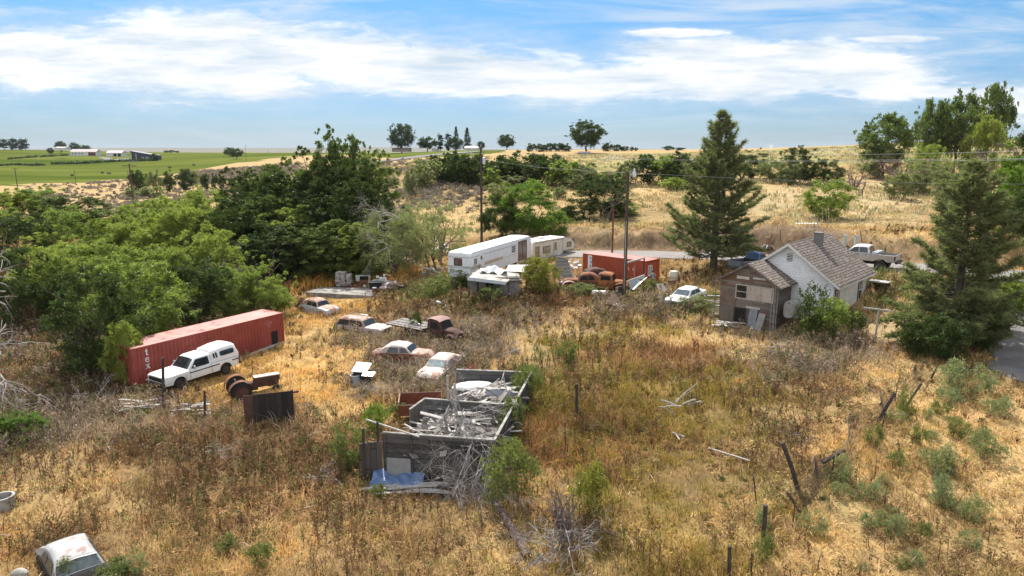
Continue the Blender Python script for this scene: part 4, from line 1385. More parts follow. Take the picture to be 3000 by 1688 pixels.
for (px, py, wpx, hpx, leaf, lab) in [(1500, 1490, 170, 200, 'weed', 'tall leafy green shrub at the right front corner of the ruined shed'), (1740, 1525, 130, 170, 'goldbush', 'yellow-green bush with dark bare stems in the foreground'),
                                      (1010, 1370, 130, 130, 'weed', 'leafy green weed bush left of the ruined shed'), (1545, 1180, 90, 110, 'weed', 'grey-green weeds climbing the far right wall of the ruined shed'),
                                      (1500, 1290, 90, 130, 'weed', 'green weeds against the middle of the ruined shed right wall'), (1460, 1400, 80, 110, 'weed', 'green weeds against the near end of the ruined shed right wall'),
                                      (1090, 1270, 80, 90, 'bright', 'bright green weeds behind the broken fence posts of the ruined shed'), (1148, 1232, 80, 50, 'weed', 'green weeds beside the rusty truck bed'),
                                      (1660, 1070, 80, 70, 'weed', 'green weeds around the thin steel posts'), (1560, 1130, 70, 60, 'weed', 'dull green weeds at the far right corner of the ruined shed'),
                                      (2440, 990, 130, 118, 'elm', 'big green bush against the house wall, beside the oil tank'), (2400, 985, 110, 150, 'dark', 'darker green bush close behind the oil tank'), (2505, 982, 80, 72, 'dark', 'dark rounded bush under the house side window'),
                                      (1080, 1460, 60, 40, 'weed', 'low green weeds in front of the blue tarp'), (1330, 850, 110, 60, 'weed', 'green weed thicket at the left foot of the root cellar'), (1270, 870, 120, 55, 'weed', 'green weed thicket downhill of the long white trailer'),
                                      (1440, 880, 90, 40, 'weed', 'green weeds along the root cellar front wall'), (2060, 915, 80, 50, 'sage', 'grey-green weeds beside the white sedan'), (2000, 905, 60, 36, 'weed', 'weeds hiding the front wheel of the white sedan'),
                                      (1700, 862, 120, 30, 'weed', 'low green weeds at the feet of the rusted cab shells'), (1900, 858, 70, 40, 'weed', 'green weeds where the man stands by the container'), (1215, 975, 40, 60, 'dark', 'dark green shoot in front of the station wagon'),
                                      (700, 1660, 90, 70, 'weed', 'green weeds near the bottom edge, left of centre'), (590, 1620, 70, 50, 'weed', 'small green weed patch in the left foreground'), (78, 1700, 70, 70, 'weed', 'green weeds crowding the side of the half buried coupe'), (225, 1715, 120, 70, 'weed', 'weeds standing in front of the half buried coupe'), (300, 1690, 80, 70, 'olive', 'dull weeds at the right of the half buried coupe'),
                                      (2880, 900, 130, 60, 'weed', 'green growth along the upper side of the driveway')]:
    g = G(px, py)
    tree('weedbush', leaf, px, g.y, py - hpx, wpx, 'green_bush', lab, cat='shrub')

# ------------------------------------------------------------------ grass, stalks and litter (nobody could count these)
SKIP = []      # (x, y, radius) where nothing grows: filled by the things built before


def scatter(n, y0, y1, spread=1.0):
    y = rng.uniform(y0, y1, n)
    x = rng.uniform(-spread, spread, n) * y
    if SKIP:
        ok = np.ones(n, bool)
        for (sx, sy, r) in SKIP:
            ok &= (x - sx) ** 2 + (y - sy) ** 2 > r * r
        x, y = x[ok], y[ok]
    d1, _ = near_line(x, y, _rx)
    d2, _ = near_line(x, y, _dx)
    ok = (d1 > 3.3) & (d2 > 1.7)
    return x[ok], y[ok]


def pick_zone(x, y):
    W = zone_w(x, y)
    W = W ** 1.6
    c = np.cumsum(W / W.sum(1, keepdims=True), 1)
    return np.minimum((rng.random(len(x))[:, None] > c).sum(1), len(ZNAMES) - 1)


def blade_mesh(name, base, hgt, wid, lean, col, mat, kink=0.35):
    """each blade: a tapering strip of two pieces that bends over"""
    n = len(base)
    a = rng.uniform(0, 6.283, n)
    s = np.stack([np.cos(a), np.sin(a), np.zeros(n)], 1) * wid[:, None] * 0.5
    mid = base + lean * kink * 0.6 + np.stack([np.zeros(n), np.zeros(n), hgt * 0.62], 1)
    tip = base + lean + np.stack([np.zeros(n), np.zeros(n), hgt], 1)
    v = np.stack([base - s, base + s, mid + s * 0.75, mid - s * 0.75, tip], 1).reshape(-1, 3)
    k = np.arange(n)[:, None] * 5
    f = np.concatenate([k + np.array([[0, 1, 2]]), k + np.array([[0, 2, 3]]), k + np.array([[3, 2, 4]])], 1).reshape(-1)
    me = raw_mesh(name, v, f, 3, {'col': np.repeat(col, 5, 0)})
    return place(name, me, mat)


M_grass = grassmat('dry_grass', 0.3)
M_twig = grassmat('dry_twig', 0.1)


def build_grass(N=72000):
    x, y = scatter(N, 17.5, 97)
    zk = pick_zone(x, y)
    keep = rng.random(len(x)) < ZD[zk] * (0.35 + 0.75 * sstep(0.25, 0.6, vnoise(x * 0.8 + 60, y * 0.8)))
    x, y, zk = x[keep], y[keep], zk[keep]
    # tall grass beside the road and thin cover on the bank: the ground itself decides
    nb = 9
    n = len(x)
    th = ZH[zk] * rng.uniform(0.45, 1.25, n) * (0.5 + 0.95 * vnoise(x * 0.7 + 5, y * 0.7))
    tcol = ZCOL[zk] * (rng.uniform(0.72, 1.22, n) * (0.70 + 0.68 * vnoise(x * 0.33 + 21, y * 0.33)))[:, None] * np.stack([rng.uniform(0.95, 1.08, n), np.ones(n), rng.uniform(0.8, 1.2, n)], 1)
    # a share of every tuft is another plant: greener or darker
    alt = rng.random(n)
    tcol[alt < 0.10] *= np.array([0.62, 0.82, 0.6])
    tcol[alt > 0.92] *= np.array([0.55, 0.5, 0.5])
    rad = rng.uniform(0.10, 0.30, n) * (1 + y / 120)
    X = np.repeat(x, nb) + rng.normal(0, 1, n * nb) * np.repeat(rad, nb)
    Y = np.repeat(y, nb) + rng.normal(0, 1, n * nb) * np.repeat(rad, nb)
    Z = height(X, Y) - 0.02
    h = np.repeat(th, nb) * rng.uniform(0.55, 1.2, n * nb)
    lean = rng.normal(0, 1, (n * nb, 3)) * np.array([1, 1, 0]) * (h * 0.55)[:, None] + np.repeat(rng.normal(0, 0.10, (n, 3)) * np.array([1, 1, 0]), nb, 0)
    w = (0.016 + 0.00075 * Y) * rng.uniform(0.6, 1.5, n * nb)
    col = np.repeat(tcol, nb, 0) * rng.uniform(0.8, 1.2, n * nb)[:, None]
    tag(blade_mesh('dry_grass', np.stack([X, Y, Z], 1), h, w, lean, col, M_grass), 'dry golden and brown grass covering the whole yard', kind='stuff')


def build_weeds(N=30000):
    """upright dead stalks with bits of leaf and seed heads"""
    x, y = scatter(N, 17.5, 72)
    zk = pick_zone(x, y)
    ok = {'weed': 1.0, 'gray': 1.0, 'tan': 0.35, 'red': 0.5, 'olive': 0.45, 'green': 0.4, 'shade': 0.5, 'gold': 0.03, 'straw': 0.10, 'pale': 0.05, 'amber': 0.0, 'bare': 0.0, 'dirt': 0.0}
    p = np.array([ok[k] for k in ZNAMES])
    cl = vnoise(x * 0.45 + 17, y * 0.45)
    keep = rng.random(len(x)) < p[zk] * sstep(0.38, 0.58, cl)
    x, y, zk = x[keep], y[keep], zk[keep]
    n = len(x)
    z = height(x, y)
    H = (0.45 + 0.6 * ZH[zk]) * rng.uniform(0.7, 1.5, n)
    base = np.stack([x, y, z], 1)
    lean = rng.normal(0, 0.13, (n, 3)) * np.array([1, 1, 0])
    grayish = np.isin(zk, [ZNAMES.index('gray'), ZNAMES.index('shade')])
    c = np.where(grayish[:, None], np.array([0.26, 0.20, 0.155]), np.array([0.17, 0.105, 0.06])) * rng.uniform(0.5, 1.5, n)[:, None]
    tag(blade_mesh('dead_stalks', base, H, (0.018 + 0.0006 * y) * rng.uniform(0.8, 1.5, n), lean, c, M_twig), 'thin dead weed stalks standing in the dry grass', kind='stuff')
    # leaves, bracts and side twigs
    m = 20
    t = rng.uniform(0.15, 1.0, (n, m))
    r = (0.05 + 0.28 * (1 - (t - 0.45) ** 2 * 2.0)) * rng.uniform(0.2, 1, (n, m)) * (H[:, None] * 0.6)
    a = rng.uniform(0, 6.283, (n, m))
    px_ = x[:, None] + lean[:, :1] * t + np.cos(a) * r
    py_ = y[:, None] + lean[:, 1:2] * t + np.sin(a) * r
    pz_ = z[:, None] + H[:, None] * t
    pts = np.stack([px_, py_, pz_], 2).reshape(-1, 3)
    greens = (rng.random(n) < 0.22)[:, None]
    lc = np.where(greens, np.array([0.13, 0.145, 0.05]), c * 1.15)
    lc = np.repeat(lc, m, 0) * rng.uniform(0.6, 1.4, n * m)[:, None]
    v, f, _ = leaves(pts, np.zeros_like(pts), 0.06 + 0.0024 * np.repeat(y, m), np.zeros(n * m), 0.4)
    me = raw_mesh('weed_leaves', v, f, 4, {'col': np.repeat(lc, 4, 0)})
    tag(place('weed_leaves', me, M_grass), 'withered leaves and seed heads on the standing weeds', kind='stuff')


def build_litter(N=5000):
    """fallen twigs in the grey patches"""
    x, y = scatter(N, 20, 70)
    zk = pick_zone(x, y)
    p = np.array([{'gray': 1.0, 'weed': 0.35, 'shade': 0.6, 'red': 0.1}.get(k, 0.03) for k in ZNAMES])
    keep = rng.random(len(x)) < p[zk]
    x, y = x[keep], y[keep]
    n = len(x)
    a = rng.uniform(0, 6.283, n)
    L = rng.uniform(0.25, 1.0, n)
    z0 = height(x, y) + rng.uniform(0.05, 0.55, n)
    p0 = np.stack([x, y, z0], 1)
    d = np.stack([np.cos(a) * L, np.sin(a) * L, rng.normal(0, 0.22, n) * L], 1)
    w = (0.005 + 0.0003 * y)[:, None]
    s = np.cross(d, rng.normal(size=(n, 3)))
    s = s / (np.linalg.norm(s, axis=1, keepdims=True) + 1e-9) * w
    v = np.stack([p0 - s, p0 + s, p0 + d + s * 0.4, p0 + d - s * 0.4], 1).reshape(-1, 3)
    c = np.array([0.40, 0.345, 0.31]) * rng.uniform(0.5, 1.35, n)[:, None]
    me = raw_mesh('fallen_twigs', v, np.arange(4 * n), 4, {'col': np.repeat(c, 4, 0)})
    tag(place('fallen_twigs', me, M_twig), 'fallen grey twigs caught among the weeds', kind='stuff')


def build_far_cover():
    """tussocks on the slopes beyond the road and sagebrush on the hill left of the grove"""
    pts, cols, szs = [], [], []
    n = 26000
    y = rng.uniform(88, 270, n) ** 1.0
    x = rng.uniform(-0.35, 0.85, n) * y
    d1, _ = near_line(x, y, _rx)
    z = height(x, y)
    d = y * CP - (z - CAMZ) * SP
    cl = vnoise(x * 0.12 + 50, y * 0.10) * 0.6 + vnoise(x * 0.5, y * 0.4 + 80) * 0.4
    keep = (rng.random(n) < sstep(0.3, 0.75, cl)) & (d1 > 8.5)
    x, y, z = x[keep], y[keep], z[keep]
    n = len(x)
    m = 6
    h = rng.uniform(0.25, 0.75, n)
    X = np.repeat(x, m) + rng.normal(0, 0.35, n * m)
    Y = np.repeat(y, m) + rng.normal(0, 0.35, n * m)
    Z = np.repeat(z, m)
    hh = np.repeat(h, m) * rng.uniform(0.6, 1.2, n * m)
    lean = rng.normal(0, 0.2, (n * m, 3)) * np.array([1, 1, 0])
    c = np.where((rng.random(n) < 0.45)[:, None], np.array([0.36, 0.35, 0.18]), np.array([0.66, 0.50, 0.27])) * rng.uniform(0.7, 1.15, n)[:, None]
    tag(blade_mesh('slope_grass', np.stack([X, Y, Z], 1), hh, 0.05 + 0.0011 * Y, lean, np.repeat(c, m, 0), M_grass), 'tussocky dry grass on the slopes beyond the road', kind='stuff')
    # sagebrush
    n = 15000
    px = rng.uniform(120, 1420, n)
    Y = rng.uniform(120, 420, n)
    x = (px - 1500) / 2000 * Y * 1.02
    z = height(x, Y)
    dd = Y * CP - (z - CAMZ) * SP
    py = 844 - 2000 * ((z - CAMZ) * CP + Y * SP) / dd
    lim = np.interp(px, [0, 250, 430, 560, 700, 830, 1060, 1150, 1400], [552, 536, 528, 508, 488, 470, 464, 470, 468])
    cl = vnoise(x * 0.09 + 12, Y * 0.05)
    keep = (py > lim) & (py < 640) & (rng.random(n) < np.where((py < lim + 42) & (px > 560) & (px < 900), 0.95, 0.10 + 0.5 * sstep(0.55, 0.8, cl)))
    x, Y, z = x[keep], Y[keep], z[keep]
    n = len(x)
    m = 26
    r = rng.uniform(0.35, 1.0, n) * (1 + Y / 600)
    u = rng.normal(size=(n, m, 3))
    u /= np.linalg.norm(u, axis=2, keepdims=True)
    u[:, :, 2] = np.abs(u[:, :, 2]) * 0.9
    pts = np.stack([x, Y, z], 1)[:, None] + u * (r[:, None] * rng.uniform(0.5, 1, (n, m)))[:, :, None]
    c = np.array([0.24, 0.205, 0.16]) * rng.uniform(0.6, 1.3, n)[:, None]
    v, f, _ = leaves(pts.reshape(-1, 3), u.reshape(-1, 3), 0.55, np.zeros(n * m), 0.7)
    me = raw_mesh('sagebrush', v, f, 4, {'col': np.repeat(c, 4 * m, 0)})
    tag(place('sagebrush', me, M_grass), 'grey sagebrush scattered over the left and middle hillside', kind='stuff')


def build_clumps(N=30000):
    """low bushy dead weeds, each a dome of curled leaves"""
    x, y = scatter(N, 17.5, 75)
    zk = pick_zone(x, y)
    ok = {'weed': 1.0, 'gray': 0.9, 'tan': 0.55, 'red': 0.35, 'olive': 0.4, 'green': 0.7, 'shade': 0.6, 'straw': 0.10, 'gold': 0.04}
    p = np.array([ok.get(k, 0.0) for k in ZNAMES])
    keep = rng.random(len(x)) < p[zk] * sstep(0.36, 0.58, vnoise(x * 0.5 + 40, y * 0.5))
    x, y, zk = x[keep], y[keep], zk[keep]
    n = len(x)
    z = height(x, y)
    r = rng.uniform(0.18, 0.56, n) * (0.75 + 0.5 * (zk == ZNAMES.index('gray')))
    m = 44
    u = rng.normal(size=(n, m, 3))
    u /= np.linalg.norm(u, axis=2, keepdims=True)
    u[:, :, 2] = np.abs(u[:, :, 2]) * rng.uniform(1.1, 2.3, n)[:, None]
    pts = np.stack([x, y, z], 1)[:, None] + u * (r[:, None] * rng.uniform(0.3, 1.05, (n, m)))[:, :, None]
    base = np.array([0.36, 0.22, 0.11])
    pal = {'gray': (0.36, 0.28, 0.195), 'green': (0.20, 0.23, 0.085), 'olive': (0.36, 0.29, 0.085), 'red': (0.44, 0.25, 0.125), 'straw': (0.6, 0.42, 0.2), 'tan': (0.48, 0.33, 0.165)}
    pc = np.array([pal.get(k, base) for k in ZNAMES])
    c = pc[zk] * rng.uniform(0.5, 1.25, n)[:, None]
    g = rng.random(n)
    q = g < 0.22
    c[q] = np.array([0.17, 0.175, 0.065]) * rng.uniform(0.7, 1.2, q.sum())[:, None]
    q = (g > 0.22) & (g < 0.50)
    c[q] = np.array([0.20, 0.125, 0.065]) * rng.uniform(0.7, 1.2, q.sum())[:, None]
    c = np.repeat(c, m, 0) * rng.uniform(0.65, 1.35, n * m)[:, None]
    v, f, _ = leaves(pts.reshape(-1, 3), u.reshape(-1, 3), (0.06 + 0.0019 * np.repeat(y, m)), np.zeros(n * m), 0.42)
    me = raw_mesh('weed_clumps', v, f, 4, {'col': np.repeat(c, 4, 0)})
    tag(place('weed_clumps', me, M_grass), 'low bushy dried weeds crowding the yard', kind='stuff')

# ------------------------------------------------------------------ vehicles
def skip(x, y, r):
    SKIP.append((x, y, r))


def skip_line(p, q, r, step=0.8):
    p, q = Vector(p), Vector(q)
    n = max(1, int((q - p).length / step))
    for i in range(n + 1):
        c = p.lerp(q, i / n)
        skip(c.x, c.y, r)


def interp(x, pts):
    return float(np.interp(x, [p[0] for p in pts], [p[1] for p in pts]))


def shell(mb, x0, x1, top, wid, zb, arches=(), crown=0.03, r=0.10, tuck=0.97, n=30):
    xs = list(np.linspace(x0, x1, n))
    for (xa, Ra, za) in arches:
        xs += [xa + Ra * math.cos(R(a)) for a in range(0, 181, 18)] + [xa + Ra + 0.01, xa - Ra - 0.01]
    xs = sorted(x for x in xs if x0 - 1e-6 <= x <= x1 + 1e-6)
    secs = []
    for x in xs:
        w, zt = interp(x, wid), interp(x, top)
        b = zb if not hasattr(zb, '__len__') else interp(x, zb)
        for (xa, Ra, za) in arches:
            if abs(x - xa) <= Ra:
                b = max(b, za + math.sqrt(max(0, Ra * Ra - (x - xa) ** 2)))
        b = min(b, zt - 0.12)
        rr = min(r, (zt - b) * 0.4)
        half = [(w * tuck, b), (w, b + (zt - b) * 0.5), (w * 0.992, zt - rr), (w * 0.965, zt - rr * 0.3), (w * 0.89, zt), (w * 0.45, zt + crown * 0.8), (0, zt + crown)]
        secs.append([(x, y, z) for y, z in half] + [(x, -y, z) for y, z in half[-2::-1]])
    mb.loft(secs, closed=False, cap=True)
    return mb


class Cab:
    """greenhouse: side profile from windscreen foot over the roof to the rear window foot"""
    def __init__(s, prof, wb, wt, crown=0.05, edge=0.10):
        s.p, s.wb, s.wt, s.crown, s.edge = prof, wb, wt, crown, edge
        s.z0, s.z1 = min(z for _, z in prof), max(z for _, z in prof)

    def w(s, z):
        k = max(0, min(1, (z - s.z0) / (s.z1 - s.z0)))
        return s.wb + (s.wt - s.wb) * k ** 1.4

    def at(s, x, z, yf, off=0.0, nrm=(0, 0)):
        k = (z - s.z0) / (s.z1 - s.z0)
        a = abs(yf)
        zz = z + s.crown * k * (1 - a * a) - (s.edge * k * max(0, (a - 0.70) / 0.30) ** 2)
        return (x + nrm[0] * off, yf * s.w(z), zz + nrm[1] * off)

    def fill(s, mb):
        ys = (-1, -0.95, -0.88, -0.78, -0.6, -0.3, 0, 0.3, 0.6, 0.78, 0.88, 0.95, 1)
        mb.loft([[s.at(x, z, y) for y in ys] for x, z in s.p], closed=False, cap=False)
        for sd in (-1, 1):
            mb.add([s.at(x, z, sd) for x, z in s.p], [tuple(range(len(s.p)))])
        return mb

    def screen(s, i, j, a=0.1, b=0.92, wy=0.88, off=0.012):
        (x0, z0), (x1, z1) = s.p[i], s.p[j]
        L = math.hypot(x1 - x0, z1 - z0)
        n = (-(z1 - z0) / L, (x1 - x0) / L)
        if n[1] < 0:
            n = (-n[0], -n[1])
        mb = MB()
        def f(u, v):
            t = a + (b - a) * v
            return s.at(x0 + (x1 - x0) * t, z0 + (z1 - z0) * t, (u * 2 - 1) * wy, off, n)
        mb.grid(8, 3, f)
        return mb

    def side(s, poly, sd, off=0.01):
        mb = MB()
        pts = [(x, sd * (s.w(z) + off), z) for x, z in poly]
        mb.slab(pts if sd < 0 else pts[::-1], 0.008)
        return mb


def wheel(par, x, y, Rw, w, z=None, rim=None, flat=0.0):
    z = Rw - flat if z is None else z
    mb = MB()
    mb.lathe([(Rw * 0.62, -w * 0.45), (Rw * 0.86, -w * 0.5), (Rw * 0.97, -w * 0.38), (Rw, 0), (Rw * 0.97, w * 0.38), (Rw * 0.86, w * 0.5), (Rw * 0.62, w * 0.45)], 20, (0, 0, 0), 'y')
    o = mb.build('wheel', M_black, par, (x, y, z))
    m2 = MB()
    s = 1 if y > 0 else -1
    m2.lathe([(Rw * 0.63, -w * 0.42 * s), (Rw * 0.63, w * 0.44 * s), (Rw * 0.5, w * 0.34 * s), (Rw * 0.3, w * 0.36 * s), (Rw * 0.18, w * 0.44 * s), (0.001, w * 0.44 * s)], 16, (0, 0, 0), 'y')
    m2.build('rim', rim or M_steel, o)
    return o


def between(front, rear):
    """ground pose of a vehicle from photo pixels of its front and its rear"""
    a, b = G(*front), G(*rear)
    m = (a + b) / 2
    d = a - b
    return Vector((m.x, m.y, hz(m.x, m.y))), math.atan2(d.y, d.x), math.atan2(a.z - b.z, math.hypot(d.x, d.y))


def car(label, loc, rz, L, W, top, zb, prof, wb, wt, panes, paint, roof=None, glass=None, name='rusty_car', cat='car', wheels=(1.35, -1.35), Rw=0.33, arch=0.40, bumper=M_chrome, lights=True,
        fenders=(), screen=(0, 1), rear=(-1, -2), pitch=0.0, crown=0.03, r=0.10, wid=None, sink=0.0, chassis=True, group=None, rims=None, lamp=None, doors=(), tuck=0.97):
    glass = glass or M_glass
    hw = W / 2
    t = thing(name, label, cat, (loc[0], loc[1], loc[2] - sink * 1.7 - (0.22 if name == 'rusty_car' else 0)), rz, group, ry=-pitch)
    wid = wid or [(-L / 2, hw * 0.9), (-L / 2 + 0.35, hw), (L / 2 - 0.45, hw), (L / 2, hw * 0.9)]
    b = MB()
    shell(b, -L / 2, L / 2, top, wid, zb, [(x, arch, Rw) for x in wheels], crown, r, tuck)
    b.build('body', paint, t)
    c = Cab(prof, wb, wt)
    c.fill(MB()).build('cab', roof or paint, t)
    if screen:
        c.screen(*screen).build('windshield', glass, t)
    if rear:
        c.screen(*rear).build('rear_window', glass, t)
    for sd in (-1, 1):
        for p in panes:
            c.side(p, sd).build('side_window', glass, t)
    for x in wheels:
        for sd in (-1, 1):
            wheel(t, x, sd * (hw - 0.13), Rw, 0.2, rim=rims)
    if chassis:
        MB().box((0, 0, Rw + 0.06), (L * 0.86, W * 0.72, 0.16)).build('underbody', M_dark, t)
    for (x, z, rx, rzz, ww, mt) in fenders:
        for sd in (-1, 1):
            f = MB()
            secs = []
            for i in range(9):
                a = -1 + 2 * i / 8
                q = math.sqrt(max(0.0, 1 - abs(a) ** 2.4))
                secs.append([(x + a * rx, sd * (hw - ww * 0.75 + ww * (0.2 + 0.8 * q) * math.cos(R(g))), z + max(0.04, rzz * q) * math.sin(R(g)) - (0.18 if g in (0,) else 0)) for g in range(0, 181, 20)])
            f.loft(secs, closed=False, cap=False)
            f.build('fender', mt or paint, t)
    if bumper:
        for e in (1, -1):
            z = zb + 0.16 if not hasattr(zb, '__len__') else zb[0][1] + 0.16
            m = MB()
            m.tube([(e * (L / 2 - 0.12), -hw * 0.98, z), (e * (L / 2 + 0.07), -hw * 0.75, z), (e * (L / 2 + 0.11), 0, z), (e * (L / 2 + 0.07), hw * 0.75, z), (e * (L / 2 - 0.12), hw * 0.98, z)], 0.075, 6)
            m.build('bumper', bumper, t)
    if lights:
        zt = interp(L / 2 - 0.02, top)
        for sd in (-1, 1):
            MB().lathe([(0.001, 0.05), (0.07, 0.035), (0.09, 0.0), (0.09, -0.08)], 12, (L / 2 + 0.015, sd * hw * 0.68, zt - 0.16), 'x').build('headlight', lamp or M_chrome, t)
        MB().box((L / 2 + 0.005, 0, zt - 0.18), (0.03, W * 0.5, 0.16)).build('grille', M_steel, t)
    for (x, z0, z1) in doors:
        for sd in (-1, 1):
            MB().box((x, sd * (hw * 0.995 + 0.002), (z0 + z1) / 2), (0.018, 0.012, z1 - z0)).build('door_seam', M_dark, t)
    skip_line(Vector(loc) - Vector((math.cos(rz), math.sin(rz), 0)) * (L / 2 - 0.9), Vector(loc) + Vector((math.cos(rz), math.sin(rz), 0)) * (L / 2 - 0.9), 0.62)
    return t, c


def quad4(x0, x1, z0, z1, dx0=0.0, dx1=0.0):
    """window outline: foot x0..x1 at z0, head shifted by dx0, dx1 at z1"""
    return [(x0, z0), (x1, z0), (x1 + dx1, z1), (x0 + dx0, z1)]


# white pickup with a canopy on its bed
loc, rz, pt = between((468, 1148), (672, 1082))
PW = M_whitecar
t, c = car('white old pickup with a canopy on its bed, parked along the long red container', loc, rz, 5.5, 2.02,
           [(-2.75, 1.06), (0.9, 1.08), (1.2, 1.10), (2.6, 1.06), (2.75, 1.0)], 0.44, [(1.12, 1.07), (0.52, 1.72), (0.35, 1.77), (-0.45, 1.79), (-0.62, 1.74), (-0.72, 1.07)], 0.93, 0.76,
           [quad4(-0.48, 0.86, 1.13, 1.62, 0.03, -0.42)], PW, name='pickup_truck', cat='pickup', wheels=(1.72, -1.65), Rw=0.38, arch=0.47, screen=(0, 1), rear=None, pitch=pt, bumper=None, lamp=M_chrome, doors=((0.98, 0.5, 1.07), (-0.58, 0.5, 1.07)), lights=False)
cn = MB()
secs = []
for (x, zt, wt) in ((-0.68, 1.72, 0.80), (-0.78, 1.86, 0.80), (-1.6, 1.98, 0.80), (-2.35, 1.99, 0.80), (-2.58, 1.92, 0.78), (-2.74, 1.45, 0.86), (-2.76, 1.09, 0.93)):
    half = [(0.95, 1.085), (0.93, 1.4 if zt > 1.4 else 1.1), (wt + 0.02, zt - 0.12 if zt > 1.3 else 1.1), (wt - 0.1, zt), (wt * 0.5, zt + 0.035), (0, zt + 0.045)]
    secs.append([(x, -y, z) for y, z in half] + [(x, y, z) for y, z in half[-2::-1]])
cn.loft(secs, closed=False, cap=True)
cp = cn.build('canopy', PW, t)
for sd in (-1, 1):
    for (x0, x1, z0, z1) in ((-2.42, -1.32, 1.38, 1.72), (-1.12, -0.99, 1.36, 1.72), (-0.93, -0.80, 1.36, 1.70)):
        m = MB()
        n = 12
        cxx, czz, hx, hh = (x0 + x1) / 2, (z0 + z1) / 2, (x1 - x0) / 2, (z1 - z0) / 2
        pts = []
        for i in range(16):
            a = 2 * math.pi * i / 16
            e = 0.35
            ux = math.copysign(abs(math.cos(a)) ** e, math.cos(a)) * hx
            uz = math.copysign(abs(math.sin(a)) ** e, math.sin(a)) * hh
            z = czz + uz
            y = 0.93 - (0.93 - 0.82) * max(0, (z - 1.4)) / 0.45
            pts.append((cxx + ux + (z - czz) * (0.06 if hx < 0.2 else 0), sd * (y + 0.012), z))
        m.slab(pts if sd < 0 else pts[::-1], 0.01)
        m.build('canopy_window', M_glass, cp)
    for (x0, x1) in ((-2.7, -2.13), (-1.18, 1.0)):
        MB().box(((x0 + x1) / 2, sd * 1.012, 0.90), (x1 - x0, 0.02, 0.07)).build('trim_stripe', M_steel, t)
    MB().box((0.72, sd * 1.12, 1.22), (0.08, 0.14, 0.22)).beam((0.72, sd * 0.95, 1.12), (0.72, sd * 1.1, 1.2), 0.03, 0.03).build('side_mirror', M_chrome, t)
    MB().lathe([(0.001, 0.04), (0.08, 0.03), (0.1, 0.0), (0.1, -0.06)], 14, (2.76, sd * 0.78, 0.84), 'x').build('headlight', M_chrome, t)
    MB().box((-2.76, sd * 0.95, 0.82), (0.03, 0.10, 0.34)).build('tail_light', M_rust, t)
MB().box((2.765, 0, 0.83), (0.03, 1.30, 0.26)).build('grille', M_dark, t)
MB().box((2.80, 0, 0.56), (0.12, 1.98, 0.16)).build('bumper', M_steel, t)
MB().box((-2.84, 0, 0.56), (0.14, 1.9, 0.16)).build('bumper', M_steel, t)
MB().beam((0.98, 0.7, 1.2), (0.72, 0.1, 1.44), 0.015, 0.02).beam((0.98, -0.05, 1.2), (0.74, -0.6, 1.42), 0.015, 0.02).build('wiper', M_chrome, t)

# half-buried coupe at the lower left
p = onz(205, 1588, 1.2)
t, c = car('half buried coupe with a bleached white and rust roof, no front end', (p.x, p.y, hz(p.x, p.y)), math.atan2(-0.72, 0.70), 3.9, 1.75,
           [(-1.95, 0.62), (-1.4, 0.92), (-0.9, 0.98), (1.2, 0.98), (1.3, 0.9), (1.95, 0.45)], 0.1, [(1.15, 0.95), (0.72, 1.32), (0.58, 1.39), (0.3, 1.45), (0.0, 1.48), (-0.35, 1.48), (-0.7, 1.44), (-1.05, 1.35), (-1.4, 1.2), (-1.7, 1.02), (-1.9, 0.85)], 0.82, 0.60,
           [quad4(-0.1, 0.75, 1.02, 1.32, 0.0, -0.25), quad4(-0.95, -0.22, 1.02, 1.30, 0.22, 0.0)], M_dark, weathered('bleached_roof_paint', (0.34, 0.335, 0.33), (0.47, 0.475, 0.47), 1.2, 0.4, rust=(0.30, 0.215, 0.19), rust_amt=0.45, rscale=0.7),
           glass=glassy('greenish_glass', (0.035, 0.05, 0.055), 0.1), wheels=(-1.3,), Rw=0.33, lights=False, bumper=None, sink=0.22, rear=(-3, -4), pitch=0.02)
m = MB()
cc = [c.at(x, z, y, 0.03, (0.6, 0.8)) for (x, z, y) in ((1.10, 0.99, -0.92), (0.74, 1.30, -0.92), (0.74, 1.30, 0), (0.74, 1.30, 0.92), (1.10, 0.99, 0.92), (1.10, 0.99, 0), (1.10, 0.99, -0.92))]
m.tube(cc, 0.022, 5)
m.build('windshield_trim', M_chrome, t)

PB = [(-2.2, 0.70), (-1.7, 0.92), (-0.8, 0.98), (0.75, 1.0), (1.1, 1.02), (1.9, 0.96), (2.2, 0.78)]
# forties sedan by the slab
M_beige = weathered('beige_rust_paint', (0.40, 0.27, 0.21), (0.50, 0.37, 0.31), 1.2, 0.75, rust=(0.22, 0.10, 0.065), rust_amt=0.5, rscale=1.1)
loc, rz, pt = between((975, 922), (893, 902))
t, c = car('rust brown old sedan with pale blue doors, in front of the concrete slab', loc, rz, 4.5, 1.75, [(-2.25, 0.60), (-1.9, 0.85), (-1.2, 1.0), (0.8, 1.05), (1.7, 1.0), (2.1, 0.9), (2.25, 0.62)], 0.3,
           [(0.95, 1.02), (0.52, 1.50), (0.15, 1.60), (-0.6, 1.62), (-1.2, 1.5), (-1.75, 1.15), (-1.95, 0.9)], 0.78, 0.62,
           [quad4(0.0, 0.72, 1.06, 1.42, 0.0, -0.22), quad4(-0.75, -0.1, 1.06, 1.42, 0.06, 0.0)], weathered('pale_blue_doors', (0.36, 0.42, 0.47), (0.46, 0.51, 0.55), 1.5, 0.6, rust=(0.30, 0.17, 0.12), rust_amt=0.15), M_beige,
           wheels=(1.4, -1.35), Rw=0.35, bumper=None, pitch=pt, fenders=[(1.55, 0.55, 0.75, 0.38, 0.32, M_beige), (-1.45, 0.55, 0.65, 0.34, 0.28, M_beige)], sink=0.1)
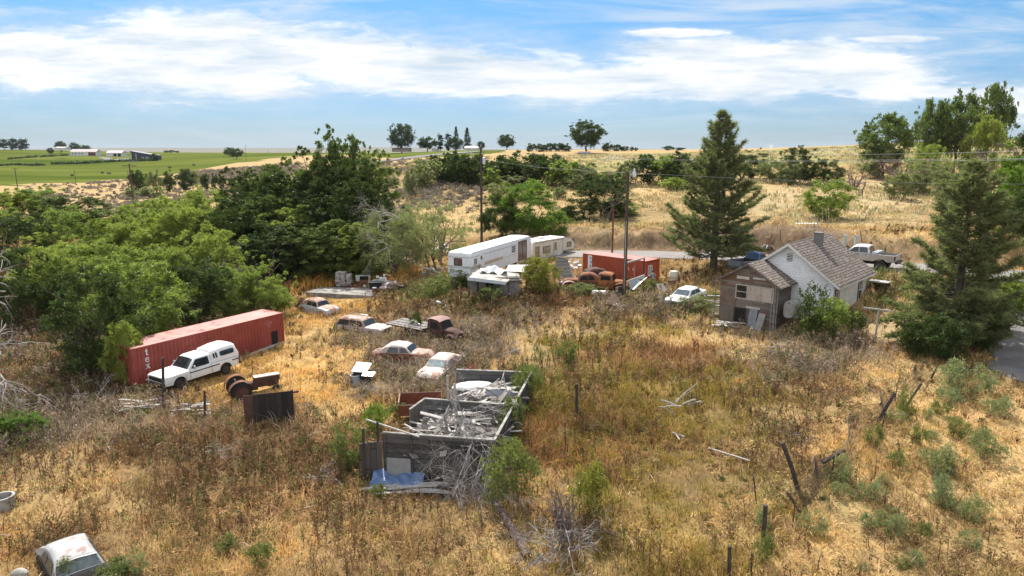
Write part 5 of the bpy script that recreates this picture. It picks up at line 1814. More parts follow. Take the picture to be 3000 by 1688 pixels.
shell(MB(), 0.9, 2.28, [(0.9, 1.07), (1.7, 1.03), (2.1, 0.93), (2.28, 0.7)], [(0.9, 0.76), (1.8, 0.55), (2.28, 0.4)], 0.7, (), 0.08, 0.1).build('hood', M_beige, t)
MB().box((-2.1, -0.3, 0.75), (0.06, 1.1, 1.1), Matrix.Rotation(0.15, 3, 'Y')).build('open_trunk_lid', M_rustdark, t)

# fifties station wagon
loc, rz, pt = between((1148, 976), (984, 957))
M_wag = weathered('pinkish_white_paint', (0.40, 0.345, 0.325), (0.50, 0.45, 0.43), 1.2, 0.6, rust=(0.34, 0.20, 0.16), rust_amt=0.25, rscale=1.0)
t, c = car('pinkish white old station wagon with long side windows, sunk in the weeds', loc, rz, 5.0, 1.86, [(-2.5, 0.90), (-2.3, 1.0), (0.6, 1.0), (2.2, 1.0), (2.5, 0.88)], 0.3,
           [(0.85, 1.0), (0.52, 1.50), (0.3, 1.57), (-1.5, 1.60), (-1.9, 1.56), (-2.3, 1.02)], 0.86, 0.72,
           [quad4(0.05, 0.62, 1.05, 1.46, 0.0, -0.2), quad4(-0.75, -0.05, 1.05, 1.47), quad4(-2.05, -0.85, 1.05, 1.47, 0.25, 0.0)], M_wag, M_rustpink, glass=glassy('green_black_glass', (0.02, 0.032, 0.03), 0.1), wheels=(1.5, -1.4), Rw=0.34, pitch=pt, sink=0.16, bumper=M_rust)
for sd in (-1, 1):
    MB().tube([(0.2, sd * 0.55, 1.64), (0.1, sd * 0.55, 1.70), (-1.6, sd * 0.55, 1.71), (-1.7, sd * 0.55, 1.65)], 0.015, 5).build('roof_rail', M_chrome, t)

# fifties two-tone sedan
loc, rz, pt = between((1262, 1052), (1104, 1046))
M_pinkroof = weathered('bleached_pink_roof', (0.48, 0.385, 0.355), (0.58, 0.50, 0.475), 1.2, 0.55, rust=(0.35, 0.20, 0.16), rust_amt=0.15)
t, c = car('rounded pink and rust sedan with a bleached roof, between the flatbed truck and the shed', loc, rz, 4.9, 1.86, [(-2.45, 0.62), (-2.2, 0.92), (-1.5, 1.0), (0.9, 1.0), (2.1, 0.96), (2.45, 0.72)], 0.32,
           [(0.95, 1.0), (0.55, 1.44), (0.2, 1.56), (-0.5, 1.60), (-1.05, 1.48), (-1.6, 1.12), (-1.85, 0.96)], 0.82, 0.66,
           [quad4(0.05, 0.75, 1.04, 1.40, 0.0, -0.28), quad4(-1.0, -0.05, 1.04, 1.42, 0.28, 0.0)], M_rust, M_pinkroof, glass=M_glass, wheels=(1.5, -1.45), Rw=0.35, pitch=pt, sink=0.08,
           fenders=[(1.6, 0.62, 0.85, 0.36, 0.30, M_rustpink), (-1.65, 0.60, 0.75, 0.34, 0.26, M_rustpink)], bumper=M_rust)
shell(MB(), 0.9, 2.46, [(0.9, 1.03), (2.0, 1.0), (2.46, 0.76)], [(0.9, 0.78), (2.0, 0.66), (2.46, 0.5)], 0.8, (), 0.06, 0.08).build('hood', M_rustpink, t)
shell(MB(), -2.46, -1.7, [(-2.46, 0.66), (-2.2, 0.95), (-1.7, 1.03)], [(-2.46, 0.55), (-1.7, 0.74)], 0.6, (), 0.06, 0.08).build('trunk_lid', M_rustpink, t)

# sedan facing the camera by the shed
loc, rz, pt = between((1252, 1122), (1335, 1056))
M_bleach = weathered('bleached_tan_paint', (0.42, 0.36, 0.315), (0.52, 0.47, 0.43), 1.0, 0.6, rust=(0.36, 0.22, 0.17), rust_amt=0.35, rscale=0.9)
t, c = car('bleached tan sedan nosing out from the far left corner of the ruined shed', loc, rz, 4.9, 1.86, [(-2.45, 0.75), (-2.2, 0.93), (0.9, 0.98), (2.2, 0.94), (2.45, 0.74)], 0.32,
           [(1.0, 0.98), (0.5, 1.38), (0.2, 1.45), (-0.7, 1.46), (-0.95, 1.40), (-1.5, 0.97)], 0.82, 0.68,
           [quad4(0.05, 0.75, 1.02, 1.34, 0.0, -0.28), quad4(-0.95, -0.05, 1.02, 1.34, 0.18, 0.0)], M_bleach, weathered('bleached_salmon_roof', (0.50, 0.365, 0.30), (0.58, 0.47, 0.41), 1.0, 0.6, rust=(0.66, 0.6, 0.56), rust_amt=0.2), glass=M_dusty, wheels=(1.5, -1.4), Rw=0.34, pitch=pt, sink=0.12)

# white sedan by the house
loc, rz, pt = between((1968, 906), (2048, 872))
t, c = car('white boxy sedan parked in the weeds between the container and the house', loc, rz, 4.5, 1.72, [(-2.25, 0.86), (-2.1, 0.92), (-1.2, 0.94), (0.8, 0.92), (2.1, 0.84), (2.25, 0.74)], 0.26,
           [(0.95, 0.92), (0.35, 1.34), (0.2, 1.38), (-0.75, 1.39), (-0.95, 1.35), (-1.45, 0.93)], 0.78, 0.64,
           [quad4(-0.22, 0.68, 0.96, 1.30, 0.0, -0.40), quad4(-1.15, -0.3, 0.96, 1.30, 0.26, 0.0)], M_whitecar, glass=glassy('blue_tinted_glass', (0.05, 0.07, 0.085), 0.08), wheels=(1.4, -1.25), Rw=0.31, arch=0.37, pitch=pt, name='white_sedan', rims=M_chrome, bumper=M_steel,
           doors=((0.72, 0.4, 0.92), (-0.26, 0.4, 0.92), (-1.1, 0.5, 0.92)))


# pickups on the road
def bed_pickup(label, loc, rz, L, W, paint, lift, Rw, cabx, toolbox=False, crew=True, roof=None):
    hw = W / 2
    t = thing('pickup_truck', label, 'pickup', loc, rz)
    zb, zt = lift, lift + 0.62
    x1 = L / 2
    bx = cabx - (1.95 if crew else 1.35)
    b = MB()
    shell(b, bx, x1, [(bx, zt), (cabx + 0.1, zt + 0.02), (x1 - 0.25, zt - 0.02), (x1, zt - 0.2)], [(bx, hw * 0.98), (x1 - 0.4, hw), (x1, hw * 0.9)], zb, [(x1 - 0.95, Rw + 0.12, Rw)], 0.05, 0.12)
    b.build('body', paint, t)
    c = Cab([(cabx + 0.15, zt), (cabx - 0.55, zt + 0.58), (cabx - 0.8, zt + 0.63), (bx + 0.45, zt + 0.64), (bx + 0.22, zt + 0.58), (bx + 0.04, zt)], hw * 0.93, hw * 0.74)
    c.fill(MB()).build('cab', roof or paint, t)
    c.screen(0, 1).build('windshield', M_glass, t)
    c.screen(5, 4, 0.12, 0.9, 0.8).build('rear_window', M_glass, t)
    for sd in (-1, 1):
        if crew:
            ps = [quad4(cabx - 0.95, cabx - 0.2, zt + 0.06, zt + 0.50, 0.0, -0.42), quad4(bx + 0.22, cabx - 1.03, zt + 0.06, zt + 0.50, 0.12, 0.0)]
        else:
            ps = [quad4(bx + 0.2, cabx - 0.2, zt + 0.06, zt + 0.50, 0.1, -0.42)]
        for p_ in ps:
            c.side(p_, sd).build('side_window', M_glass, t)
            if crew:
                MB().box((p_[0][0] + 0.12, sd * (hw * 0.985 + 0.01), zt - 0.12), (0.16, 0.03, 0.05)).build('door_handle', M_steel, t)
        for xx in ([cabx - 0.02, cabx - 0.99] if crew else [cabx - 0.02]):
            MB().box((xx, sd * hw * 0.995, (zb + zt) / 2 + 0.1), (0.015, 0.012, 0.5)).build('door_seam', M_dark, t)
    # bed: two sides, floor, tailgate, wheel arches cut in the sides
    bd = MB()
    xs = sorted(list(np.linspace(-L / 2, bx - 0.02, 12)) + [-L / 2 + 1.15 + (Rw + 0.12) * math.cos(R(a)) for a in range(0, 181, 20)])
    for sd in (-1, 1):
        secs = []
        for x in xs:
            bb = zb
            if abs(x - (-L / 2 + 1.15)) < Rw + 0.12:
                bb = max(bb, Rw + math.sqrt(max(0, (Rw + 0.12) ** 2 - (x + L / 2 - 1.15) ** 2)))
            secs.append([(x, sd * hw * 0.97, bb), (x, sd * hw, (bb + zt) / 2), (x, sd * hw * 0.99, zt - 0.02), (x, sd * (hw * 0.99 - 0.07), zt), (x, sd * (hw * 0.99 - 0.08), zb + 0.2)])
        bd.loft(secs, closed=False, cap=True)
    bd.build('bed', paint, t)
    MB().box(((bx - L / 2) / 2, 0, zb + 0.19), (bx + L / 2 - 0.06, W * 0.9, 0.06)).box((bx - 0.05, 0, (zb + zt) / 2 + 0.1), (0.05, W * 0.9, 0.5)).build('bed_liner', M_dark, t)
    MB().box((-L / 2 + 0.03, 0, (zb + zt) / 2 + 0.05), (0.07, W * 0.93, zt - zb - 0.12)).build('tailgate', paint, t)
    MB().box((-L / 2 - 0.1, 0, zb + 0.0), (0.2, W * 0.94, 0.18)).build('bumper', M_steel, t)
    for sd in (-1, 1):
        MB().box((-L / 2 + 0.02, sd * hw * 0.955, (zb + zt) / 2 + 0.08), (0.10, 0.10, 0.36)).build('tail_light', M_rustdark, t)
        for x in (x1 - 0.95, -L / 2 + 1.15):
            wheel(t, x, sd * (hw - 0.1), Rw, 0.28, rim=M_steel)
    MB().box((0, 0, Rw + 0.12), (L * 0.8, W * 0.6, 0.2)).build('underbody', M_dark, t)
    if toolbox:
        MB().box((bx - 0.33, 0, zt + 0.02), (0.48, W * 0.94, 0.28)).build('toolbox', M_galv, t)
    return t


M_silver = plain('silver_paint', (0.44, 0.41, 0.37), 0.35, 0.35)
M_graypaint = plain('grey_blue_paint', (0.16, 0.18, 0.21), 0.35, 0.35)
r_ = P(2628, 775, 58.0); f_ = P(2440, 778, 61.5)
rz = math.atan2(f_.y - r_.y, f_.x - r_.x)
d_ = (f_ - r_).normalized()
m_ = r_ + d_ * 2.9
t = bed_pickup('lifted silver crew cab pickup with a toolbox and hitch, on the road behind the house', (m_.x, m_.y, P(2600, 783, m_.y).z), rz, 5.8, 2.0, M_silver, 0.78, 0.46, 1.0, True, True, plain('pale_silver_paint', (0.62, 0.61, 0.6), 0.35, 0.2))
MB().beam((-3.0, 0, 0.66), (-3.45, 0, 0.62), 0.08, 0.08).beam((-3.42, 0, 0.45), (-3.42, 0, 0.75), 0.1, 0.08).build('hitch', M_steel, t)
r_ = P(2150, 800, 62.0); f_ = P(2290, 792, 65.0)
rz = math.atan2(f_.y - r_.y, f_.x - r_.x)
d_ = (f_ - r_).normalized()
m_ = r_ + d_ * 2.6
t = bed_pickup('grey pickup parked behind the left eave of the house, beside the tall pine', (m_.x, m_.y, max(hz(m_.x, m_.y), P(2163, 803, 62.0).z)), rz, 5.2, 1.9, M_graypaint, 0.62, 0.38, 0.9, False, False, plain('blue_roof_paint', (0.07, 0.13, 0.24), 0.2, 0.3))

# flatbed truck
loc, rz, pt = between((1388, 1006), (1125, 966))
t = thing('flatbed_truck', 'dark rusted farm truck with a pale slatted flatbed, overgrown with dead weeds', 'truck', (loc.x, loc.y, loc.z - 0.42), rz)
Lh = 3.55
cb = Cab([(2.3, 1.15), (1.95, 1.78), (1.7, 1.92), (1.1, 1.95), (0.75, 1.85), (0.7, 0.6)], 0.78, 0.66, 0.07, 0.06)
m = MB(); cb.fill(m); m.box((1.5, 0, 0.75), (1.5, 1.5, 0.7)); m.build('cab', M_rustdark, t)
MB().loft([[(x, y * 0.66, z + 0.06 * (1 - y * y)) for y in (-1.05, -0.5, 0, 0.5, 1.05)] for (x, z) in ((2.02, 1.80), (1.7, 1.95), (1.1, 1.985), (0.72, 1.90))], closed=False, cap=False).build('cab_roof', weathered('cab_roof_rust', (0.20, 0.10, 0.085), (0.30, 0.17, 0.15), 2, 0.7), t)
cb.screen(0, 1).build('windshield_opening', M_dark, t)
for sd in (-1, 1):
    cb.side(quad4(1.05, 1.95, 1.22, 1.72, 0.02, -0.22), sd).build('side_window', M_dark, t)
shell(MB(), 2.2, 3.5, [(2.2, 1.2), (3.0, 1.15), (3.5, 0.9)], [(2.2, 0.62), (3.5, 0.4)], 0.6, (), 0.08).build('hood', M_rustdark, t)
for sd in (-1, 1):
    f = MB()
    f.loft([[(3.0 + 0.6 * math.cos(R(a)), sd * y, 0.45 + 0.5 * math.sin(R(a))) for y in (0.5, 0.9)] for a in range(0, 181, 20)], closed=False, cap=False)
    f.build('fender', M_rustdark, t)
    wheel(t, 2.95, sd * 0.75, 0.4, 0.2)
    wheel(t, -1.6, sd * 0.75, 0.4, 0.3)
bedm = MB()
for i in range(7):
    y = -1.0 + i * 0.333
    bedm.box((-1.6, y, 1.02 + 0.02 * (i % 2)), (3.9, 0.20, 0.05))
bedm.build('bed_slats', weathered('grey_bed_wood', (0.20, 0.185, 0.17), (0.38, 0.355, 0.33), 4, 0.9), t)
fr = MB()
for x in (-3.4, -2.4, -1.4, -0.4, 0.3):
    fr.box((x, 0, 0.92), (0.1, 2.1, 0.12))
for sd in (-1, 1):
    fr.box((-1.55, sd * 0.42, 0.78), (4.3, 0.1, 0.16))
fr.build('bed_frame', M_rustdark, t)
MB().tube([(0.35, -1.0, 0.95), (0.15, -1.0, 1.45), (-0.5, -1.0, 1.65), (-1.2, -1.0, 1.45), (-1.6, -1.0, 1.0)], 0.03, 5).build('bed_hoop', M_galv, t)
skip_line(Vector(loc) - Vector((math.cos(rz), math.sin(rz), 0)) * 2.5, Vector(loc) + Vector((math.cos(rz), math.sin(rz), 0)) * 2.5, 0.9)


# rusted cab shells by the orange container
def old_cab(label, px, py, Y, rz, kind):
    p = P(px, py, Y)
    t = thing('car_shell', label, 'car shell', (p.x, p.y, hz(p.x, p.y)), rz)
    if kind == 'coupe':
        c = Cab([(0.75, 0.95), (0.5, 1.42), (0.2, 1.55), (-0.4, 1.58), (-0.9, 1.48), (-1.3, 1.2), (-1.6, 0.8)], 0.76, 0.58, 0.08, 0.10)
        panes = [quad4(-0.15, 0.55, 1.0, 1.36, 0.0, -0.15), quad4(-0.85, -0.25, 1.0, 1.36, 0.15, 0)]
    elif kind == 'roof':
        c = Cab([(1.15, 0.9), (0.85, 1.45), (0.3, 1.68), (-0.4, 1.70), (-1.1, 1.50), (-1.6, 1.1), (-1.8, 0.8)], 0.78, 0.6, 0.08, 0.10)
        panes = [quad4(-0.1, 0.75, 1.0, 1.40, 0.0, -0.15)]
    else:
        c = Cab([(0.62, 0.95), (0.48, 1.52), (0.25, 1.66), (-0.5, 1.68), (-0.82, 1.58), (-0.9, 0.8)], 0.76, 0.64, 0.07, 0.09)
        panes = [quad4(-0.6, 0.38, 1.05, 1.45, 0.04, -0.06)]
    mt = {'coupe': M_rust, 'roof': M_rustdark, 'cab': weathered('orange_rust', (0.22, 0.075, 0.025), (0.34, 0.125, 0.035), 2, 0.8, rust=(0.12, 0.045, 0.025), rust_amt=0.4)}[kind]
    b = MB()
    c.fill(b)
    b.build('cab', mt, t)
    shell(MB(), c.p[-1][0] - 0.05, c.p[0][0] + 0.1, [(-3, 0.97), (3, 0.97)], [(-3, 0.80), (3, 0.78)], 0.25, (), 0.0, 0.06).build('body', mt, t)
    c.screen(0, 1).build('windshield_opening', M_dark, t)
    for sd in (-1, 1):
        for q in panes:
            c.side(q, sd).build('window_opening', M_dark, t)
    if kind != 'roof':
        shell(MB(), c.p[0][0], c.p[0][0] + 1.35, [(0, 1.0), (c.p[0][0] + 1.0, 0.95), (c.p[0][0] + 1.35, 0.75)], [(c.p[0][0], 0.6), (c.p[0][0] + 1.35, 0.36)], 0.5, (), 0.09).build('hood', mt, t)
        for sd in (-1, 1):
            f = MB()
            x0 = c.p[0][0] + 0.85
            f.loft([[(x0 + 0.72 * math.cos(R(a)), sd * y, 0.35 + 0.55 * math.sin(R(a)) * (1 - 0.12 * (y > 0.8))) for y in (0.42, 0.6, 0.8, 0.88)] for a in range(-10, 191, 20)], closed=False, cap=False)
            f.build('fender', M_rustpink if kind == 'coupe' else mt, t)
    skip(p.x, p.y, 1.4)
    return t


old_cab('dark red rounded coupe shell with faded pink front fenders, by the orange red container', 1715, 835, 65.5, R(178), 'coupe')
old_cab('dark round roofed body shell standing behind the red coupe shell', 1738, 822, 68.0, R(200), 'roof')
old_cab('orange rust truck cab shell with empty windows, in front of the orange red container', 1782, 838, 65.0, R(-22), 'cab')

# tractor
p = G(738, 1150)
t = thing('tractor', 'old tractor with a faded pink hood, behind the dark metal panel', 'tractor', (p.x, p.y, p.z - 0.30), R(32))
MB().box((0.95, 0, 1.12), (1.55, 0.54, 0.30)).build('hood_side', M_rustdark, t)
MB().box((0.95, 0, 1.29), (1.58, 0.5, 0.06)).build('hood', M_pinkroof, t)
MB().box((0.9, 0, 0.80), (1.5, 0.40, 0.34)).box((0.0, 0, 0.75), (0.7, 0.5, 0.5)).box((-0.6, 0, 0.7), (0.6, 0.5, 0.4)).build('engine', M_rustdark, t)
for sd in (-1, 1):
    wheel(t, -0.75, sd * 0.72, 0.66, 0.32, rim=M_rustdark)
    wheel(t, 1.45, sd * 0.55, 0.36, 0.16, rim=M_rustdark)
    f = MB()
    f.loft([[(-0.75 + 0.76 * math.cos(R(a)), sd * y, 0.66 + 0.76 * math.sin(R(a))) for y in (0.52, 0.95)] for a in range(20, 181, 16)], closed=False, cap=False)
    f.build('fender', M_rust, t)
m = MB()
m.lathe([(0.21 + 0.018 * math.cos(R(a)), 0.018 * math.sin(R(a))) for a in range(0, 361, 60)], 18)
m.tube([(-0.2, 0, 0), (0.2, 0, 0)], 0.012, 4).tube([(0, -0.2, 0), (0, 0.2, 0)], 0.012, 4)
o = m.build('steering_wheel', M_black, t, (-0.05, 0, 1.45))
o.rotation_euler = (0, R(-35), 0)
MB().tube([(0.35, 0, 1.1), (-0.05, 0, 1.45)], 0.025, 5).build('steering_column', M_steel, t)
MB().box((-0.75, 0, 1.05), (0.4, 0.45, 0.08)).box((-0.95, 0, 1.2), (0.06, 0.42, 0.28)).build('seat', M_rustdark, t)
skip(p.x, p.y, 1.4)


# ------------------------------------------------------------------ containers
def corrugated(mb, p, q, z0, z1, depth=0.055, pitch=0.28):
    """wall from p to q whose outside is on the right-hand side going p -> q"""
    p, q = Vector(p), Vector(q)
    L = (q - p).length
    d = (q - p) / L
    nr = Vector((d.y, -d.x, 0))
    n = int(L / pitch)
    pts = []
    for i in range(n):
        s = L * i / n
        w = L / n
        for (k, o) in ((0, 0), (0.36, 0), (0.5, -depth), (0.86, -depth)):
            pts.append(p + d * (s + k * w) + nr * o)
    pts.append(q)
    vs = [(a.x, a.y, z0) for a in pts] + [(a.x, a.y, z1) for a in pts]
    m = len(pts)
    mb.add(vs, [(i, i + 1, i + 1 + m, i + m) for i in range(m - 1)])


def container(label, loc, rz, L, H, mat, roofmat, tilt=0.0, group=None):
    """local x along the length, front long side at y = 0, box behind it"""
    t = thing('shipping_container', label, 'container', loc, rz, ry=tilt)
    W = 2.44
    m = MB()
    corrugated(m, (0.12, 0, 0), (L - 0.12, 0, 0), 0.14, H - 0.1)
    corrugated(m, (L - 0.12, W, 0), (0.12, W, 0), 0.14, H - 0.1)
    corrugated(m, (0, W - 0.12, 0), (0, 0.12, 0), 0.14, H - 0.1)
    m.build('walls', mat, t)
    f = MB()
    for x in (0.06, L - 0.06):
        for y in (0.06, W - 0.06):
            f.box((x, y, H / 2), (0.14, 0.14, H - 0.01))
    for y in (0.03, W - 0.03):
        f.box((L / 2, y, H - 0.05), (L - 0.26, 0.08, 0.11)).box((L / 2, y, 0.08), (L - 0.26, 0.08, 0.15))
    for x in (0.03, L - 0.03):
        f.box((x, W / 2, H - 0.05), (0.08, W - 0.26, 0.11)).box((x, W / 2, 0.08), (0.08, W - 0.26, 0.15))
    f.build('frame', mat, t)
    rf = MB()
    n = int(L / 0.5)
    secs = []
    for i in range(n):
        for (k, z) in ((0.05, 0), (0.4, 0), (0.5, -0.025), (0.9, -0.025)):
            x = 0.04 + (L - 0.08) * (i + k) / n
            secs.append([(x, 0.02, H - 0.01), (x, 0.1, H + 0.004 + z * 0.5), (x, W - 0.1, H + 0.004 + z * 0.5), (x, W - 0.02, H - 0.01)])
    rf.loft(secs, closed=False, cap=False, smooth=False)
    rf.build('roof', roofmat, t)
    d = MB()
    for y in (W * 0.27, W * 0.73):
        d.box((L - 0.005, y, H / 2), (0.05, W * 0.43, H - 0.34))
        for k in (-0.28, 0.28):
            d.tube([(L + 0.045, y + k, 0.25), (L + 0.045, y + k, H - 0.25)], 0.018, 5)
    d.build('door_end', mat, t)
    return t


def text_mesh(s, size, mat, name, par, loc, rot, bold=0.0, extrude=0.004):
    cu = bpy.data.curves.new('lettering', 'FONT')
    cu.body = s
    cu.size = size
    cu.offset = bold
    cu.extrude = extrude
    cu.align_x = 'CENTER'
    tmp = bpy.data.objects.new('lettering', cu)
    COL.objects.link(tmp)
    dg = bpy.context.evaluated_depsgraph_get()
    me = bpy.data.meshes.new_from_object(tmp.evaluated_get(dg))
    bpy.data.objects.remove(tmp)
    me.materials.clear()
    o = place(name, me, mat, par, loc)
    o.rotation_euler = rot
    return o


a_, b_ = G(396, 1134), G(810, 1012)
d_ = b_ - a_
t = container('long faded red shipping container lettered tex, under the trees', (a_.x, a_.y, min(a_.z, b_.z) - 0.05), math.atan2(d_.y, d_.x), 12.19, 2.6, M_red, M_redroof)
LC = t
# serifed letters built from strokes
def serif_word(par, x, ztop, s, mat):
    m = MB()
    def st(x0, z0, x1, z1, w, d=0.012):
        m.beam((x + x0 * s, -0.012, ztop + z0 * s), (x + x1 * s, -0.012, ztop + z1 * s), d, w * s, (0, 1, 0)) if False else m.slab(_stroke((x + x0 * s, ztop + z0 * s), (x + x1 * s, ztop + z1 * s), w * s), 0.012)
    def _stroke(p0, p1, w):
        dx, dz = p1[0] - p0[0], p1[1] - p0[1]
        L = math.hypot(dx, dz)
        nx, nz = -dz / L * w / 2, dx / L * w / 2
        pts = [(p0[0] + nx, -0.014, p0[1] + nz), (p0[0] - nx, -0.014, p0[1] - nz), (p1[0] - nx, -0.014, p1[1] - nz), (p1[0] + nx, -0.014, p1[1] + nz)]
        return pts
    out = []
    # t
    st(0, 0.42, 0, -0.22, 0.13); st(-0.16, 0.16, 0.17, 0.16, 0.07); st(0.0, -0.22, 0.12, -0.30, 0.10); st(0.10, -0.29, 0.2, -0.22, 0.06); st(-0.1, 0.2, 0.0, 0.40, 0.05)
    m.build('letter_t', mat, par); m.__init__()
    z = -0.78
    pts = [(0.19, z + 0.02), (0.19, z + 0.12), (0.10, z + 0.22), (-0.04, z + 0.22), (-0.16, z + 0.11), (-0.18, z - 0.04), (-0.13, z - 0.17), (0.0, z - 0.25), (0.12, z - 0.22), (0.2, z - 0.15)]
    for i in range(len(pts) - 1):
        st(*pts[i], *pts[i + 1], 0.10 if 3 <= i <= 6 else 0.07)
    st(-0.17, z + 0.02, 0.2, z + 0.02, 0.06)
    m.build('letter_e', mat, par); m.__init__()
    z = -1.52
    st(-0.15, z + 0.22, 0.17, z - 0.24, 0.12); st(0.15, z + 0.22, -0.16, z - 0.24, 0.06)
    for (xx, zz) in ((-0.15, 0.24), (0.15, 0.24), (-0.17, -0.25), (0.19, -0.25)):
        st(xx - 0.1, z + zz, xx + 0.1, z + zz, 0.045)
    m.build('letter_x', mat, par)


serif_word(t, 0.98, 2.15, 0.62, M_lettering)
# faint stencilled lines near the far top corner
for i, s_ in enumerate(('TEX', 'US', '42 10')):
    pass
m = MB()
for row, (z, segs) in enumerate(((2.22, ((10.55, 10.85),)), (2.08, ((10.5, 10.72), (10.8, 11.15))), (1.96, ((10.5, 10.8), (10.86, 11.12))))):
    for (x0, x1) in segs:
        k = int((x1 - x0) / 0.075)
        for i in range(k):
            xx = x0 + i * 0.075
            m.box((xx, -0.011, z), (0.012, 0.008, 0.085)).box((xx + 0.022, -0.011, z + (0.03 if i % 2 else -0.03)), (0.03, 0.008, 0.014)).box((xx + 0.045, -0.011, z - (0.0 if i % 3 else 0.02)), (0.012, 0.008, 0.07 if i % 2 else 0.04))
m.add([(10.74, -0.012, 1.84), (10.88, -0.012, 1.84), (10.81, -0.012, 1.70)], [(0, 1, 2)])
m.build('stencilled_code', plain('faded_stencil', (0.58, 0.36, 0.33), 0.8), t)
MB().box((11.25, -0.004, 0.72), (0.62, 0.03, 1.15)).build('side_opening', M_dark, t)
m = MB()
for (x, z) in ((3.9, 2.0), (4.1, 2.02), (4.35, 2.03), (4.75, 2.07), (5.3, 2.13), (5.55, 2.14), (5.75, 2.15), (6.0, 2.17), (4.9, 2.4), (5.4, 2.42)):
    m.box((x, -0.006, z - 0.15), (0.12, 0.016, 0.06))
m.build('rust_streak', M_rustdark, t)
skip_line(LC.location + Vector((0.6, 1.0, 0)), LC.location + Vector((d_.x, d_.y, 0)) * 0.95 + Vector((-1.0, 0.6, 0)), 1.3)

# shorter orange-red container
a_ = P(1706, 845, 72.0); b_ = P(1890, 843, 66.5)
a_.z, b_.z = hz(a_.x, a_.y), hz(b_.x, b_.y)
d_ = b_ - a_
t = container('short orange red container with a sealed door, behind the rusted cab shells', (a_.x, a_.y, P(1890, 843, 66.5).z), math.atan2(d_.y, d_.x), math.hypot(d_.x, d_.y), 2.65, M_orange, M_redroof)
OC = t
Lc = math.hypot(d_.x, d_.y)
MB().box((0.95, -0.012, 1.55), (0.52, 0.02, 1.95)).build('white_door', M_white, t)
m = MB()
for k in range(4):
    m.box((1.03 + 0.05 * (k % 2), -0.028, 2.25 - 0.42 * k), (0.2, 0.014, 0.26))
m.build('door_glass', M_dusty, t)
m = MB()
m.box((Lc + 0.03, 0.72, 1.65), (0.03, 0.62, 0.9))
m.build('window', M_dusty, t)
m = MB()
for (y, z, sy, sz) in ((0.72, 2.13, 0.74, 0.06), (0.72, 1.17, 0.74, 0.06), (0.38, 1.65, 0.06, 0.90), (1.06, 1.65, 0.06, 0.90), (0.72, 1.65, 0.04, 0.90)):
    m.box((Lc + 0.045, y, z), (0.03, sy, sz))
m.build('window_frame', M_white, t)
m = MB()
for (x, z) in ((Lc * 0.74, 1.75), (Lc * 0.745, 1.62), (Lc * 0.81, 1.7), (Lc * 0.815, 1.6)):
    m.box((x, -0.012, z), (0.07, 0.012, 0.16))
m.build('paint_mark', M_lettering, t)
skip(OC.location.x + 3, OC.location.y - 0.5, 3.4)

# ------------------------------------------------------------------ trailers
def rounded_box(mb, x0, x1, y0, y1, z0, z1, r=0.35, rx=0.18):
    secs = []
    for (x, dz, dy) in ((x0, rx * 1.4, 0.03), (x0 + rx * 0.4, rx * 0.45, 0.01), (x0 + rx * 1.3, 0.06, 0), (x0 + rx * 2.6, 0, 0), (x1 - rx * 2.6, 0, 0), (x1 - rx * 1.3, 0.06, 0), (x1 - rx * 0.4, rx * 0.45, 0.01), (x1, rx * 1.4, 0.03)):
        zt = z1 - dz
        secs.append([(x, y0 + dy, z0), (x, y0 + dy, zt - 0.16), (x, y0 + 0.06 + dy, zt - 0.05), (x, y0 + 0.2, zt), (x, (y0 + y1) / 2, zt + 0.05), (x, y1 - 0.2, zt), (x, y1 - 0.06 - dy, zt - 0.05), (x, y1 - dy, zt - 0.16), (x, y1 - dy, z0)])
    mb.loft(secs, closed=False, cap=True)


# long white trailer: x along the visible long side (front end at x = 0 facing the camera), side plane y = 0
a_ = P(1379, 815, 65.0); b_ = P(1556, 765, 79.0)
d_ = b_ - a_
LT = math.hypot(d_.x, d_.y)
zb_ = P(1379, 817, 65.0).z
t = thing('house_trailer', 'long white house trailer with a patio door, on blocks behind the root cellar', 'trailer', (a_.x, a_.y, zb_), math.atan2(d_.y, d_.x))
M_trail = weathered('trailer_siding', (0.66, 0.69, 0.73), (0.76, 0.78, 0.80), 1.2, 0.5, rust=(0.42, 0.36, 0.30), rust_amt=-0.1)
m = MB(); rounded_box(m, 0, LT, 0, 2.5, 0.0, 2.52); m.build('body', M_trail, t)
m = MB()
m.loft([[(x, y, z + 0.012) for (y, z) in ((0.03, 2.50 - dz), (0.2, 2.535 - dz), (1.25, 2.585 - dz), (2.3, 2.535 - dz), (2.47, 2.50 - dz))] for (x, dz) in ((0.2, 0.10), (0.5, 0), (LT - 0.5, 0), (LT - 0.2, 0.1))], closed=False, cap=False)
m.build('roof', M_tarpwhite, t)
def strip(mb, x0, x1, z, h, off=0.012):
    mb.box(((x0 + x1) / 2, -off / 2, z), (x1 - x0, off, h))
m = MB(); strip(m, 0.02, LT * 0.72, 2.02, 0.03); strip(m, 0.02, LT * 0.72, 0.98, 0.015)
m.box((-0.012, 1.25, 2.02), (0.012, 2.4, 0.03)).box((-0.016, 1.25, 1.12), (0.02, 2.4, 0.05)).box((-0.012, 1.25, 1.0), (0.012, 2.4, 0.03)).box((-0.02, 1.25, 0.04), (0.03, 2.44, 0.05))
for k in range(5):
    m.box((-0.012, 2.05, 0.85 - 0.1 * k), (0.012, 0.45, 0.025))
m.build('trim', M_steel, t)
m = MB(); strip(m, 0.05, 1.75, 0.98, 0.34, 0.010); strip(m, 3.1, 7.4, 1.05, 0.34, 0.010); m.build('beige_band', weathered('beige_band_paint', (0.50, 0.43, 0.32), (0.56, 0.49, 0.38), 1, 0.6), t)
